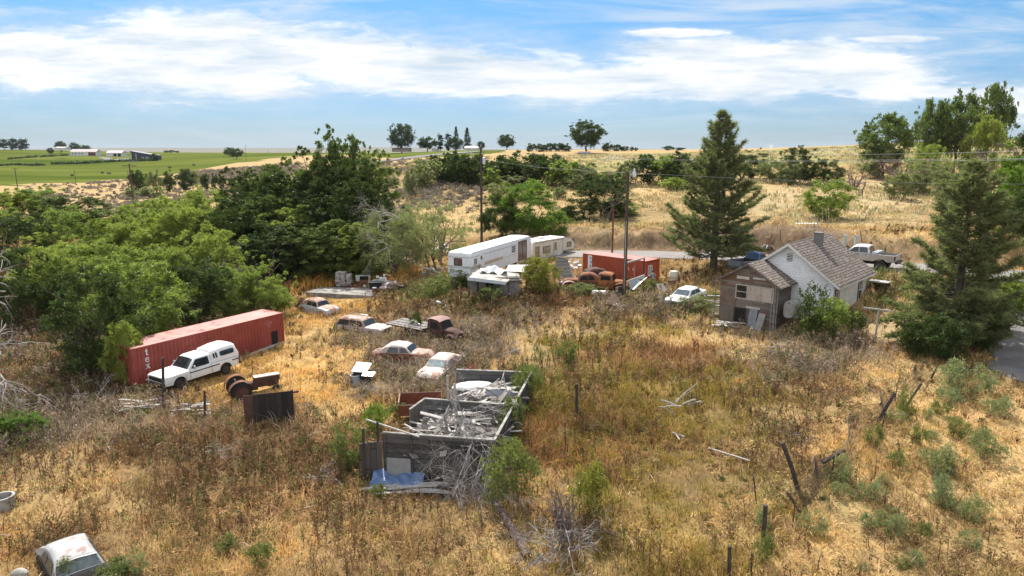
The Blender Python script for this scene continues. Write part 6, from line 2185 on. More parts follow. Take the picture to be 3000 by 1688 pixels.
def framed_window(par, x, z, w, h, slats=0, glass=M_glass, y=0.0, end=False):
    mk = (lambda cx, cz, sx, sz, o: ((cx, y - o / 2, cz), (sx, o, sz))) if not end else (lambda cy, cz, sy, sz, o: ((y - o / 2, cy, cz), (o, sy, sz)))
    f = MB()
    b = 0.05
    for (cx_, cz_, sx_, sz_) in ((x, z + h / 2, w + 2 * b, b), (x, z - h / 2, w + 2 * b, b), (x - w / 2 - b / 2, z, b, h - b), (x + w / 2 + b / 2, z, b, h - b)):
        f.box(*mk(cx_, cz_, sx_, sz_, 0.04))
    for i in range(slats):
        f.box(*mk(x, z - h / 2 + h * (i + 1) / (slats + 1), w, 0.035, 0.035))
    o = f.build('window', M_white, par)
    g = MB(); g.box(*mk(x, z, w - 0.002, h - b - 0.002, 0.022)); g.build('pane', glass, o)
    return o
framed_window(t, 1.0, 1.55, 0.72, 0.62, 3)
framed_window(t, LT * 0.665, 1.60, 1.05, 0.72, 2, MATS['brown_curtained_glass'] if 'brown_curtained_glass' in MATS else M_glass)
framed_window(t, 1.35, 1.55, 0.95, 0.85, 0, glassy('brown_curtained_glass', (0.075, 0.055, 0.05), 0.15), 0.0, True)
m = MB(); m.box((2.35, -0.018, 1.12), (0.95, 0.03, 2.1)); dr = m.build('door', M_white, t)
MB().box((2.3, -0.036, 1.75), (0.34, 0.02, 0.36)).build('door_window', M_glass, dr)
m = MB(); m.box((LT * 0.83, -0.012, 1.12), (2.3, 0.03, 2.15)); pd = m.build('patio_door', glassy('patio_glass', (0.10, 0.075, 0.06), 0.12), t)
m = MB()
for x in (-1.17, 0, 1.17):
    m.box((LT * 0.83 + x, -0.034, 1.12), (0.06, 0.03, 2.2))
m.box((LT * 0.83, -0.034, 2.23), (2.4, 0.03, 0.06)).build('patio_door_frame', M_steel, pd)
MB().slab([(1.75, -0.06, 1.15), (1.95, -0.06, 1.2), (2.75, -0.5, -0.1), (1.85, -0.5, -0.1)], 0.03).build('leaning_door_panel', weathered('tan_panel', (0.36, 0.30, 0.22), (0.46, 0.39, 0.30), 2, 0.8), t)
for x in (0.5, 3.5, 6.5, 9.5, LT - 0.6):
    for y in (0.35, 2.1):
        MB().box((x, y, -0.75), (0.4, 0.4, 1.4)).build('support_block', M_concrete, t)
MB().box((LT * 0.72 - 0.4, 0.25, -0.15), (1.4, 0.3, 0.3)).build('axle', M_dark, t)
skip_line(a_, b_, 2.2)

# fifth-wheel camper beyond it
a_ = P(1561, 760, 80.0); b_ = P(1683, 757, 87.0)
d_ = b_ - a_
LV = math.hypot(d_.x, d_.y)
zb_ = P(1650, 762, 84.5).z
t = thing('camper', 'cream fifth wheel camper with a raised nose, parked beyond the white trailer', 'camper', (a_.x, a_.y, zb_), math.atan2(d_.y, d_.x))
prof_ = [(0.0, 0.0), (LV * 0.70, 0.0), (LV * 0.71, 1.15), (LV * 0.985, 1.15), (LV, 1.7), (LV * 0.93, 2.35), (LV * 0.74, 2.78), (0.12, 2.78), (0.0, 2.6)]
m = MB(); m.prism(prof_, 0.0, 2.45); m.build('body', M_cream, t)
m = MB()
m.loft([[(x, y, z + 0.02 + (0.05 if 0.2 < y < 2.3 else 0)) for y in (-0.03, 0.25, 1.2, 2.2, 2.48)] for (x, z) in ((-0.02, 2.58), (0.12, 2.79), (LV * 0.74, 2.79), (LV * 0.93, 2.37))], closed=False, cap=False)
m.build('roof', M_tarpwhite, t)
MB().box((LV * 0.33, 1.1, 2.95), (1.0, 0.7, 0.26), None, 0.85).build('air_conditioner', M_white, t)
MB().box((LV * 0.62, 1.5, 2.90), (0.5, 0.5, 0.12)).build('roof_vent', M_white, t)
M_warm = glassy('tan_curtained_glass', (0.22, 0.17, 0.10), 0.2)
for (x, z, w, h) in ((0.9, 1.55, 0.75, 1.2), (LV * 0.31, 1.65, 1.45, 0.75), (LV * 0.52, 1.85, 0.36, 0.85), (LV * 0.855, 1.80, 0.95, 0.55)):
    f = MB()
    f.box((x, -0.015, z), (w + 0.09, 0.03, h + 0.09))
    o = f.build('window', M_steel, t)
    g = MB(); g.box((x - w * 0.255, -0.032, z), (w * 0.47, 0.014, h - 0.03)).box((x + w * 0.255, -0.032, z), (w * 0.47, 0.014, h - 0.03)); g.build('pane', M_warm, o)
m = MB()
m.box((LV * 0.40, -0.008, 0.72), (LV * 0.62, 0.014, 0.03)).box((LV * 0.695, -0.008, 1.4), (0.03, 0.014, 2.6)).box((LV * 0.47, -0.008, 1.3), (0.025, 0.014, 2.2)).box((LV * 0.40, -0.008, 2.62), (LV * 0.68, 0.014, 0.04))
m.build('trim', M_steel, t)
m = MB(); m.box((LV * 0.60, -0.008, 0.55), (0.55, 0.016, 0.8)); m.build('hatch', M_white, t)
MB().box((LV * 0.3, 0.5, -0.3), (1.8, 0.3, 0.6)).box((LV * 0.66, 0.3, -0.4), (0.12, 0.12, 0.9)).build('undercarriage', M_dark, t)
m = MB()
for y in (0.4, 0.9, 1.15, 1.4, 2.0):
    m.box((-0.015, y, 2.45), (0.03, 0.14, 0.05))
m.build('marker_lights', M_rustdark, t)

# ------------------------------------------------------------------ the house
HR = R(-43)
HU, HW = Vector((math.cos(HR), math.sin(HR), 0)), Vector((-math.sin(HR), math.cos(HR), 0))
HF = Vector((21.5, 52.4, 2.0))


def HL(x, y, z=0.0):
    return HF + HU * x + HW * y + Vector((0, 0, z))


M_shing = shingles('white_wall_shingles', (0.85, 0.86, 0.88), (0.90, 0.905, 0.91), (0.55, 0.56, 0.58), 0.26, 0.21, 0.010, 0.85, None, 0.6)
M_shingo = shingles('worn_white_shingles', (0.70, 0.69, 0.67), (0.80, 0.79, 0.76), (0.36, 0.35, 0.34), 0.26, 0.21, 0.012, 0.9, (0.42, 0.40, 0.37), 0.7)
M_roof = shingles('weathered_roof_shingles', (0.17, 0.135, 0.115), (0.30, 0.255, 0.225), (0.035, 0.03, 0.028), 0.34, 0.24, 0.03, 0.95, (0.48, 0.43, 0.39), 1.0)
M_oldwood = planks('grey_brown_siding', (0.155, 0.125, 0.105), (0.30, 0.265, 0.235), 0.17, 2.2, extra=(0.17, 0.105, 0.075))
M_brownply = weathered('brown_plywood', (0.13, 0.095, 0.075), (0.19, 0.14, 0.11), 2.5, 0.9)
house = thing('old_house', 'abandoned white shingled house with a grey weathered board porch', 'house', HF, HR)
DP, EZ, RZ = 8.2, 3.57, 6.15
m = MB()
m.prism([(-3.5, -1.6), (3.5, -1.6), (3.5, EZ), (0, RZ - 0.06), (-3.5, EZ)], 0.0, 0.12)
m.prism([(-3.5, -1.0), (3.5, -1.0), (3.5, EZ), (0, RZ - 0.06), (-3.5, EZ)], DP - 0.12, DP)
m.box((-3.44, DP / 2, EZ / 2 - 0.8), (0.12, DP - 0.25, EZ + 1.6 - 0.01))
m.build('walls', M_shing, house)
MB().box((3.44, DP / 2, EZ / 2 - 0.8), (0.12, DP - 0.25, EZ + 1.58)).build('side_wall', M_shingo, house)
m = MB()
OV, OG = 0.5, 0.42
sl_ = (RZ - EZ) / 3.5
for sd in (-1, 1):
    a, b = (sd * (3.5 + OV), EZ - sl_ * OV + 0.06), (0, RZ + 0.06)
    q = [(a[0], -OG, a[1]), (a[0], DP + OG, a[1]), (b[0], DP + OG, b[1]), (b[0], -OG, b[1])]
    m.slab(q if sd > 0 else q[::-1], 0.10)
rf = m.build('roof', M_roof, house)
m = MB()
for sd in (-1, 1):
    for yy in (-OG - 0.02, DP + OG + 0.02):
        m.beam((sd * (3.5 + OV), yy, EZ - sl_ * OV - 0.04), (0, yy, RZ - 0.04), 0.04, 0.20, (0, 1, 0)) if False else m.slab([(sd * (3.5 + OV), yy, EZ - sl_ * OV - 0.16), (sd * (3.5 + OV), yy, EZ - sl_ * OV + 0.03), (0, yy, RZ + 0.03), (0, yy, RZ - 0.20)], 0.03)
m.box((3.5 + OV - 0.04, DP / 2, EZ - sl_ * OV - 0.09), (0.03, DP + 0.6, 0.14))
m.build('fascia', weathered('white_trim_paint', (0.62, 0.60, 0.57), (0.74, 0.73, 0.70), 2, 0.7, rust=(0.33, 0.28, 0.24), rust_amt=0.0), house)
m = MB(); m.box((0.05, -0.015, 5.05), (0.42, 0.03, 0.62)); v = m.build('gable_vent', M_dark, house)
m = MB()
for k in range(5):
    m.box((0.05, -0.04, 4.80 + k * 0.125), (0.42, 0.02, 0.05))
m.build('louver', M_white, v)
MB().box((0.62, 4.3, 5.95), (0.58, 0.58, 1.4)).box((0.62, 4.3, 6.66), (0.66, 0.66, 0.07)).build('chimney', shingles('chimney_block', (0.21, 0.20, 0.195), (0.29, 0.28, 0.27), (0.14, 0.135, 0.13), 0.4, 0.2, 0.02), rf)
MB().tube([(0.0, 3.6, 5.85), (0.95, 4.9, 6.75)], 0.03, 5).build('guy_rod', M_galv, rf)
m = MB()
m.tube([(0.0, 5.3, 6.0), (0.0, 5.3, 7.6)], 0.025, 5)
m.tube([(-1.9, 5.6, 7.15), (0.2, 5.2, 7.3)], 0.02, 4)
for k in range(9):
    x = -1.85 + k * 0.24
    y = 5.6 - 0.4 * (x + 1.9) / 2.1
    h = 0.55 + 0.03 * k
    m.tube([(x, y, 7.15 - h + 0.02 * k), (x, y, 7.15 + h * 0.7 + 0.02 * k)], 0.014, 4)
for (x, y, h) in ((0.25, 5.8, 8.5), (0.6, 6.2, 8.4), (-0.25, 5.5, 8.2)):
    m.tube([(x, y, 5.9), (x, y, h)], 0.016, 4)
m.build('television_antenna', M_galv, rf)
# side wall windows (on x = 3.5)
def side_window(y, z, w, h, par, trim, sash=True):
    f = MB()
    b = 0.11
    X = 3.52
    for (yy, zz, sy, sz) in ((y, z + h / 2 + b / 2, w + 2 * b, b), (y, z - h / 2 - b / 2, w + 2.6 * b, b), (y - w / 2 - b / 2, z, b, h), (y + w / 2 + b / 2, z, b, h)):
        f.box((X, yy, zz), (0.06, sy, sz))
    o = f.build('window', trim, par)
    s = MB()
    for (yy, zz, sy, sz) in ((y, z, w, 0.06), (y - w / 2 + 0.03, z, 0.06, h), (y + w / 2 - 0.03, z, 0.06, h), (y, z + h / 2 - 0.03, w - 0.13, 0.06), (y, z - h / 2 + 0.03, w - 0.13, 0.06)):
        s.box((X + 0.012, yy, zz), (0.03, sy, sz))
    s.build('sash', M_white, o)
    g = MB(); g.box((X - 0.004, y, z + h * 0.25), (0.02, w, h * 0.5)); g.build('curtained_pane', glassy('brownish_pane', (0.24, 0.18, 0.15), 0.2), o)
    g = MB(); g.box((X - 0.004, y, z - h * 0.25), (0.02, w, h * 0.5)); g.build('pane', M_glass, o)
side_window(6.35, 2.05, 0.82, 1.60, house, M_steel)
side_window(0.75, 1.95, 0.75, 1.60, house, M_steel)
MB().box((3.515, DP / 2, -0.9), (0.02, DP - 0.3, 0.5)).build('foundation', M_concrete, house)

# porch
PX0, PX1, PY = -4.1, 0.4, -2.9
PM = (PX0 + PX1) / 2
PE, PR = 3.35, 4.70
m = MB()
m.prism([(PX0, -1.2), (PX1, -1.2), (PX1, PE), (PM, PR - 0.05), (PX0, PE)], PY, PY + 0.10)
m.box((PX0 + 0.05, PY / 2, PE / 2 - 0.6), (0.10, -PY - 0.21, PE + 1.2)).box((PX1 - 0.05, PY / 2, PE / 2 - 0.6), (0.10, -PY - 0.21, PE + 1.2))
pw = m.build('porch_walls', M_oldwood, house)
m = MB()
ps = (PR - PE) / (PX1 - PM)
for sd in (-1, 1):
    xe = PM + sd * (PX1 - PM + 0.45)
    ze = PE - ps * 0.45 + 0.06
    q = [(xe, PY - 0.35, ze), (xe, -0.02, ze), (PM, -0.02, PR + 0.06), (PM, PY - 0.35, PR + 0.06)]
    m.slab(q if sd > 0 else q[::-1], 0.09)
pr_ = m.build('porch_roof', M_roof, house)
m = MB()
for sd in (-1, 1):
    xe = PM + sd * (PX1 - PM + 0.45)
    m.slab([(xe, PY - 0.37, PE - ps * 0.45 - 0.1), (xe, PY - 0.37, PE - ps * 0.45 + 0.02), (PM, PY - 0.37, PR + 0.02), (PM, PY - 0.37, PR - 0.12)], 0.03)
m.build('rake_board', weathered('dark_trim_board', (0.11, 0.09, 0.08), (0.2, 0.17, 0.15), 3, 0.9), pr_)
Y0 = PY - 0.012
for i, (x, board) in enumerate(((-2.33, False), (-1.32, True), (-0.31, True))):
    f = MB()
    for (cx_, cz_, sx_, sz_) in ((x, 2.45 + 0.53, 0.98, 0.09), (x, 2.45 - 0.53, 0.98, 0.09), (x - 0.45, 2.45, 0.09, 0.97), (x + 0.45, 2.45, 0.09, 0.97)) + (((x, 2.45, 0.80, 0.05),) if not board else ()):
        f.box((cx_, Y0 - 0.02, cz_), (sx_, 0.05, sz_))
    o = f.build('window', weathered('grey_window_frame', (0.36, 0.32, 0.28), (0.48, 0.44, 0.40), 3, 0.9), pw)
    g = MB(); g.box((x, Y0 - 0.006, 2.45), (0.81, 0.02, 0.97))
    g.build('boarded_panel' if board else 'pane', weathered('stained_panel', (0.36, 0.30, 0.26), (0.50, 0.44, 0.39), 2.2, 0.9, rust=(0.26, 0.2, 0.16), rust_amt=0.25, rscale=2.0) if board else M_glass, o)
m = MB(); m.box((-3.42, Y0 - 0.01, 1.72), (1.25, 0.03, 1.15)); m.build('plywood_patch', M_brownply, pw)
m = MB(); m.box((-3.45, Y0 - 0.012, 0.30), (1.15, 0.03, 1.62)); m.build('plank_door', planks('door_planks', (0.13, 0.105, 0.09), (0.20, 0.165, 0.14), 0.16, 3, vertical=True), pw)
m = MB(); m.box((-2.35, Y0 - 0.008, 0.45), (0.85, 0.02, 1.3)); dk = m.build('dark_opening', M_dark, pw)
m = MB()
for (x, z, sx, sz) in ((-2.35, 1.14, 0.95, 0.08), (-2.80, 0.5, 0.07, 1.2), (-1.90, 0.5, 0.07, 1.2)):
    m.box((x, Y0 - 0.035, z), (sx, 0.05, sz))
m.build('opening_frame', M_post, dk)
m = MB()
for (x, z, sx, sz) in ((-1.0, 3.62, 1.0, 0.16), (-1.35, 1.30, 1.1, 0.15), (-2.3, 3.55, 1.0, 0.22)):
    m.box((x, Y0 - 0.004, z), (sx, 0.022, sz))
m.build('pale_board', weathered('pale_board_wood', (0.46, 0.44, 0.42), (0.58, 0.56, 0.53), 3, 0.9), pw)
m = MB(); m.box((PX1 - 0.10, Y0 - 0.02, 1.3), (0.14, 0.06, 4.4)); m.box((PX1 - 0.32, Y0 - 0.012, 1.2), (0.10, 0.04, 4.2)); m.build('corner_board', M_boardgray, pw)
MB().tube([(PX0 - 0.48, PY + 0.1, -1.1), (PX0 - 0.45, PY + 0.1, PE - 0.35)], 0.055, 8).build('porch_post', M_boardgray, house)
MB().tube([(PX1 + 0.1, PY - 0.1, -1.1), (PX1 + 0.12, PY - 0.1, PE - 0.1)], 0.05, 8).build('porch_post', M_boardgray, house)
for (x, y) in ((-3, -1.5), (-1, -1.5), (0, 2), (2, 2), (-2, 2), (0, 5), (2, 5), (-2, 5)):
    q = HL(x, y)
    skip(q.x, q.y, 2.3)

# things leaning and lying about the house
def grounded(x, y, dz=0.0):
    q = HL(x, y)
    return Vector((q.x, q.y, hz(q.x, q.y) + dz))

q = grounded(-1.15, PY - 0.45)
m = MB(); m.box((0, 0, 0.75), (0.62, 0.05, 1.5), Matrix.Rotation(R(-12), 3, 'X')); m.box((0.0, -0.04, 0.75), (0.5, 0.03, 0.06), Matrix.Rotation(R(-12), 3, 'X'))
tag(m.build('leaning_sheet', weathered('grey_blue_sheet', (0.17, 0.185, 0.205), (0.27, 0.28, 0.295), 2, 0.7), None, q, HR), 'grey blue metal sheet leaning on the porch wall below the boarded windows', 'metal sheet')
q = grounded(-0.55, PY - 0.45)
m = MB(); m.box((0, 0, 0.65), (0.5, 0.05, 1.35), Matrix.Rotation(R(-14), 3, 'X') @ Matrix.Rotation(R(8), 3, 'Y'))
tag(m.build('leaning_sheet', weathered('pale_sheet', (0.26, 0.255, 0.245), (0.37, 0.36, 0.35), 2, 0.8), None, q, HR), 'paler torn sheet leaning on the porch wall, right of the grey blue one', 'metal sheet')
# oil tank
q = grounded(1.25, -1.85)
t = thing('oil_tank', 'grey upright oval oil tank on legs between the porch and the bushes', 'tank', q, HR)
m = MB()
secs = []
for (y, k) in ((-0.80, 0.0), (-0.80, 0.86), (-0.74, 0.97), (-0.6, 1.0), (0.7, 1.0), (0.8, 0.97), (0.85, 0.86), (0.85, 0.0)):
    ring = []
    for i in range(20):
        a = 2 * math.pi * i / 20
        ring.append((0.42 * k * math.cos(a), y, 1.35 + (0.28 if math.sin(a) > 0.01 else -0.28 if math.sin(a) < -0.01 else 0) * (1 if k > 0 else 0) + 0.40 * k * math.sin(a)))
    secs.append(ring)
m.loft(secs, cap=False)
m.build('tank_shell', weathered('flaking_tank_paint', (0.27, 0.255, 0.245), (0.40, 0.385, 0.37), 2, 0.8, rust=(0.12, 0.105, 0.10), rust_amt=0.35, rscale=2.2), t)
for (x, y) in ((-0.3, -0.6), (0.3, -0.6), (-0.3, 0.65), (0.3, 0.65)):
    MB().tube([(x, y, -0.4), (x, y, 0.8)], 0.035, 6).build('leg', M_steel, t)
# washing-line post
q = G(2562, 1003)
t = thing('clothesline_post', 'pale T-shaped clothesline post right of the house bushes', 'clothesline post', q, R(-28))
MB().tube([(0, 0, -0.3), (0.06, 0.0, 2.25)], 0.06, 8).build('post', M_plank, t)
MB().beam((-0.9, 0, 2.36), (0.95, 0, 2.27), 0.09, 0.10).build('crossarm', M_plank, t)
q = grounded(4.2, 8.4)
t = thing('wooden_bench', 'low grey wooden bench at the back corner of the house', 'bench', q, HR)
MB().box((0.2, 0, 0.62), (1.5, 1.0, 0.08)).build('seat', M_plank, t)
for (x, y) in ((-0.4, -0.4), (0.8, -0.4), (-0.4, 0.4), (0.8, 0.4)):
    MB().box((x, y, 0.3), (0.1, 0.1, 0.6)).build('leg', M_post, t)


M_planklight = weathered('bleached_plank', (0.44, 0.42, 0.40), (0.62, 0.60, 0.575), 3, 0.9, stretch=(0.5, 6, 6))
M_plankdark = weathered('brown_grey_plank', (0.15, 0.125, 0.11), (0.29, 0.26, 0.235), 3, 0.9, stretch=(0.5, 6, 6))


def loose_planks(spots, name, label, group, mat=None, seed=5, cat='plank'):
    """spots: (x, y, z, length, width, yaw, pitch, roll) world"""
    protos = {}
    tones = [M_plank, M_plank, M_planklight, M_plankdark]
    for (x, y, z, L, w, ya, pi, ro) in spots:
        key = (round(L * 2) / 2, round(w * 20) / 20)
        if key not in protos:
            a, b, h, e = key[0] / 2, key[1] / 2, 0.018, st.uniform(-0.12, 0.12)
            pm = MB()
            pm.loft([[(xx, -b + yy, -h + zz), (xx, b + yy, -h + zz), (xx, b + yy, h + zz), (xx, -b + yy, h + zz)] for xx, yy, zz in ((-a + e, 0, 0), (-a * 0.4, 0.01, 0.02), (a * 0.3, 0.01, 0.03), (a - e, -0.01, 0))], smooth=False)
            protos[key] = pm.mesh('plank')
            protos[key].materials.append(M_plank)
        o = place(name, protos[key], mat or tones[int(rnd.random() * 4)], None, (x, y, z))
        o.rotation_euler = (ro, pi, ya)
        tag(o, label, cat, group)


st = random.Random(77)
sp = []
for i in range(7):
    q = grounded(PX0 - 0.55 + st.uniform(-0.5, 0.3), PY + 1.2 + st.uniform(-0.8, 0.9))
    sp.append((q.x, q.y, q.z + 0.25 + i * 0.2, st.uniform(1.2, 1.8), 0.22, HR + R(4) + st.gauss(0, 0.12), st.gauss(0, 0.05), 0))
loose_planks(sp, 'stacked_board', 'grey board in the stack beside the left porch post', 'boards stacked beside the porch')
sp = []
for i in range(7):
    q = G(2122 + st.uniform(-20, 24), 953 + st.uniform(-8, 10))
    sp.append((q.x, q.y, q.z + 0.12 + 0.05 * i, st.uniform(1.2, 2.2), 0.2, R(-35) + st.gauss(0, 0.4), st.gauss(0, 0.08), st.gauss(0, 0.2)))
loose_planks(sp, 'fallen_board', 'pale board lying on the ground at the front left corner of the porch', 'boards on the ground by the porch')

# ------------------------------------------------------------------ the ruined shed
M_planktop = weathered('wall_plate_wood', (0.20, 0.185, 0.17), (0.40, 0.38, 0.36), 3, 0.9)


def wall(p, q, z0, z1, z1b=None, th=0.10, mat=None, name='wall', par=None, plate=True):
    z1b = z1 if z1b is None else z1b
    p, q = Vector((p[0], p[1], 0)), Vector((q[0], q[1], 0))
    d = (q - p).normalized()
    n = Vector((d.y, -d.x, 0)) * th / 2
    m = MB()
    def f(a, z, s): return (a.x + n.x * s, a.y + n.y * s, z)
    vs = [f(p, z0, 1), f(q, z0, 1), f(q, z1b, 1), f(p, z1, 1), f(p, z0, -1), f(q, z0, -1), f(q, z1b, -1), f(p, z1, -1)]
    m.add(vs, [(0, 1, 2, 3), (7, 6, 5, 4), (3, 2, 6, 7), (1, 5, 6, 2), (4, 0, 3, 7), (0, 4, 5, 1)])
    o = m.build(name, mat or M_shed, par)
    if plate:
        pl = MB()
        pl.beam((p.x, p.y, z1 + 0.03), (q.x, q.y, z1b + 0.03), th + 0.03, 0.05)
        pl.build('top_plate', M_planktop, o)
    return o


M_shed = planks('shed_boards', (0.062, 0.056, 0.052), (0.125, 0.115, 0.108), 0.24, 3.5)  # boards painted darker to hold the shade of the front wall
M_shedin = planks('shed_boards_inner', (0.10, 0.097, 0.096), (0.17, 0.165, 0.162), 0.3, 4.0)
FLt, FRt, BRt, BLt = onz(1121, 1268, 2.15), onz(1448, 1291, 2.05), onz(1557, 1092, 2.0), onz(1337, 1084, 2.1)
MRt, MLt = onz(1505, 1188, 2.0), onz(1245, 1169, 2.1)
SG = 0.0
shed = thing('ruined_shed', 'roofless grey wooden shed full of broken planks, in the foreground', 'shed', (0, 0, 0))
wall(FLt, FRt, SG - 0.5, 2.15, 2.05, name='front_wall', par=shed)
wall(FRt, BRt, SG - 0.5, 2.05, 2.0, name='right_wall', par=shed)
wall(BRt, BLt, SG - 0.5, 2.0, 2.1, name='back_wall', par=shed, mat=M_shedin)
wall(MRt - Vector((0.12, 0, 0)), MLt, SG - 0.3, 2.0, 2.1, name='partition_wall', par=shed, mat=M_shedin)
wall(MLt, onz(1200, 1196, 1.85), SG - 0.3, 2.1, 1.75, name='bent_wall', par=shed, mat=planks('vertical_shed_boards', (0.12, 0.11, 0.10), (0.20, 0.19, 0.18), 0.24, 4, vertical=True), plate=True)
lp = onz(1052, 1300, 1.75)
wall(lp, FLt - Vector((0.06, 0.02, 0)), SG - 0.5, 1.75, 1.75, name='side_panel', par=shed, plate=False, mat=planks('dark_vertical_boards', (0.085, 0.07, 0.06), (0.13, 0.11, 0.098), 0.28, 5, vertical=True))
def on_wall(p, q, s, z, off):
    d = (q - p); d.z = 0
    d.normalize()
    n = Vector((d.y, -d.x, 0))
    c = p + d * s
    return Vector((c.x, c.y, z)) + n * off, d
c_, d_ = on_wall(FLt, FRt, 0.75, 0.45, 0.075)
MB().box((0, 0, 0), (1.15, 0.03, 1.0)).build('pale_panel', weathered('pale_grey_panel', (0.26, 0.25, 0.235), (0.34, 0.33, 0.31), 2, 0.9), shed, c_, math.atan2(d_.y, d_.x))
m = MB()
for s in (0.12, 1.40):
    c_, d_ = on_wall(FLt, FRt, s, 1.05, 0.07)
    m.beam(c_ - Vector((0, 0, 1.1)), c_ + Vector((0, 0, 1.1)), 0.05, 0.09, d_)
c1, _ = on_wall(FLt, FRt, 0.2, 1.6, 0.07); c2, _ = on_wall(FLt, FRt, 1.35, 0.95, 0.07)
m.beam(c1, c2, 0.04, 0.07)
m.build('door_frame', M_shed, shed)
m = MB(); m.beam(onz(1072, 1229, 2.6), onz(1228, 1280, 2.2), 0.06, 0.06); m.build('loose_rail', M_plank, shed)
for (px, py, h) in ((1063, 1300, 0.75), (1105, 1292, 0.95)):
    a = onz(px, py, 1.75)
    MB().tube([(a.x, a.y, 0.2), (a.x + 0.05, a.y, 1.75 + h)], 0.065, 6).build('broken_post', M_post, shed)
for (px, py, h) in ((1313, 1215, 1.75), (1333, 1232, 1.55)):
    a = onz(px, py, 1.0)
    MB().box((a.x, a.y, 1.0 + h / 2), (0.11, 0.05, h + 1.0)).build('standing_stud', M_plank, shed)
for (a, b) in ((FLt, FRt), (FRt, BRt), (BRt, BLt), (MRt, MLt)):
    skip_line(Vector((a.x, a.y, 0)), Vector((b.x, b.y, 0)), 0.35)
for i in range(6):
    for j in range(10):
        q = FLt.lerp(FRt, (i + 0.5) / 6).lerp(BLt.lerp(BRt, (i + 0.5) / 6), (j + 0.5) / 10)
        skip(q.x, q.y, 0.8)
st = random.Random(5)
sp = []
for i in range(105):
    u, v = st.uniform(0.04, 0.96), st.uniform(0.03, 0.46)
    q = FLt.lerp(FRt, u).lerp(BLt.lerp(BRt, u), v)
    hh = 0.75 + 0.75 * math.exp(-((u - 0.5) / 0.4) ** 2) * st.uniform(0.5, 1.0)
    steep = st.gauss(0, 0.22) if st.random() < 0.85 else st.gauss(0, 0.7)
    sp.append((q.x, q.y, hh + st.uniform(-0.1, 0.25), st.uniform(0.7, 2.2), st.choice((0.1, 0.15, 0.2, 0.3)), st.uniform(0, 3.14), steep, st.gauss(0, 0.3)))
loose_planks(sp, 'broken_plank', 'silvery broken plank in the heap inside the near room of the ruined shed', 'planks heaped in the near room of the ruined shed')
sp = []
for i in range(120):
    u, v = st.uniform(0.22, 0.86), st.uniform(0.55, 0.93)
    q = FLt.lerp(FRt, u).lerp(BLt.lerp(BRt, u), v)
    hh = 0.9 + 0.7 * u * st.uniform(0.6, 1.0)
    steep = st.gauss(0, 0.2) if st.random() < 0.8 else st.gauss(0, 0.6)
    sp.append((q.x, q.y, hh + st.uniform(-0.1, 0.3), st.uniform(0.8, 2.8), st.choice((0.1, 0.15, 0.2, 0.3)), st.gauss(0.75, 0.55), steep, st.gauss(0, 0.3)))
loose_planks(sp, 'broken_plank', 'silvery broken plank in the heap inside the far room of the ruined shed', 'planks heaped in the far room of the ruined shed')
# other things in and by the shed
q = onz(1385, 1134, 1.32)
m = MB()
m.loft([[(x, 0.62 * k * math.cos(R(a)), 0.30 * k * math.sin(R(a))) for a in range(0, 181, 20)] for (x, k) in ((-1.25, 0.05), (-1.15, 0.45), (-0.8, 0.8), (-0.2, 1.0), (0.4, 1.0), (0.95, 0.8), (1.2, 0.5), (1.3, 0.05))], closed=False, cap=False)
tag(m.build('camper_shell', M_white, None, q, R(8)), 'smooth white curved shell lying among the planks in the far room', 'plastic shell')
q = onz(1466, 1150, 1.65)
m = MB()
m.loft([[(x, y, z) for (y, z) in ((-0.42 * k, 0.0), (-0.36 * k, -0.35 * k), (0, -0.48 * k), (0.36 * k, -0.35 * k), (0.42 * k, 0.0))] for (x, k) in ((-0.75, 0.6), (-0.7, 0.95), (0.65, 1.0), (0.75, 0.7))], closed=False, cap=True)
o = m.build('metal_tub', weathered('grey_blue_tub', (0.20, 0.23, 0.28), (0.28, 0.31, 0.36), 2, 0.6), None, q, R(-12))
o.rotation_euler = (R(-38), 0, R(-12))
tag(o, 'grey blue metal tub tipped over among the planks', 'tub')
q = onz(1370, 1102, 1.5)
m = MB()
m.beam((-0.25, 0, -0.6), (0.2, 0, 0.55), 0.12, 0.12).beam((0.05, 0, 0.1), (0.3, 0, -0.6), 0.1, 0.1).box((0.05, 0, 0.2), (0.35, 0.25, 0.3)).tube([(0.2, 0, 0.5), (0.35, 0, 0.7)], 0.04, 5)
tag(m.build('red_machine', weathered('red_machine_paint', (0.34, 0.05, 0.03), (0.42, 0.08, 0.04), 3, 0.7), None, q), 'small rusty red machine stand against the back wall of the ruined shed', 'machine')
# rusty truck bed
a_ = onz(1166, 1196, 0.95)
t = thing('truck_bed', 'open rust red truck bed box beside the ruined shed partition', 'truck bed', (a_.x, a_.y, 0.35), R(6))
M_trk = weathered('red_brown_rust', (0.16, 0.045, 0.025), (0.22, 0.065, 0.03), 2, 0.75)
MB().box((1.2, 0.04, 0.42), (2.4, 0.05, 0.62)).build('near_side', M_trk, t)
MB().box((1.2, 1.55, 0.50), (2.4, 0.05, 0.80)).build('far_side', M_trk, t)
MB().box((0.03, 0.8, 0.5), (0.05, 1.46, 0.80)).build('tailgate', M_rustpink, t)
MB().box((1.2, 0.8, 0.13), (2.34, 1.46, 0.06)).build('bed_floor', M_rustdark, t)
MB().tube([(0.02, 0.02, 0.75), (2.4, 0.02, 0.75)], 0.03, 5).tube([(0.02, 1.57, 0.92), (2.4, 1.57, 0.92)], 0.03, 5).build('rim_rail', M_rustpink, t)
skip_line(Vector((a_.x, a_.y + 0.8, 0)), Vector((a_.x + 2.4, a_.y + 0.8, 0)), 0.8)
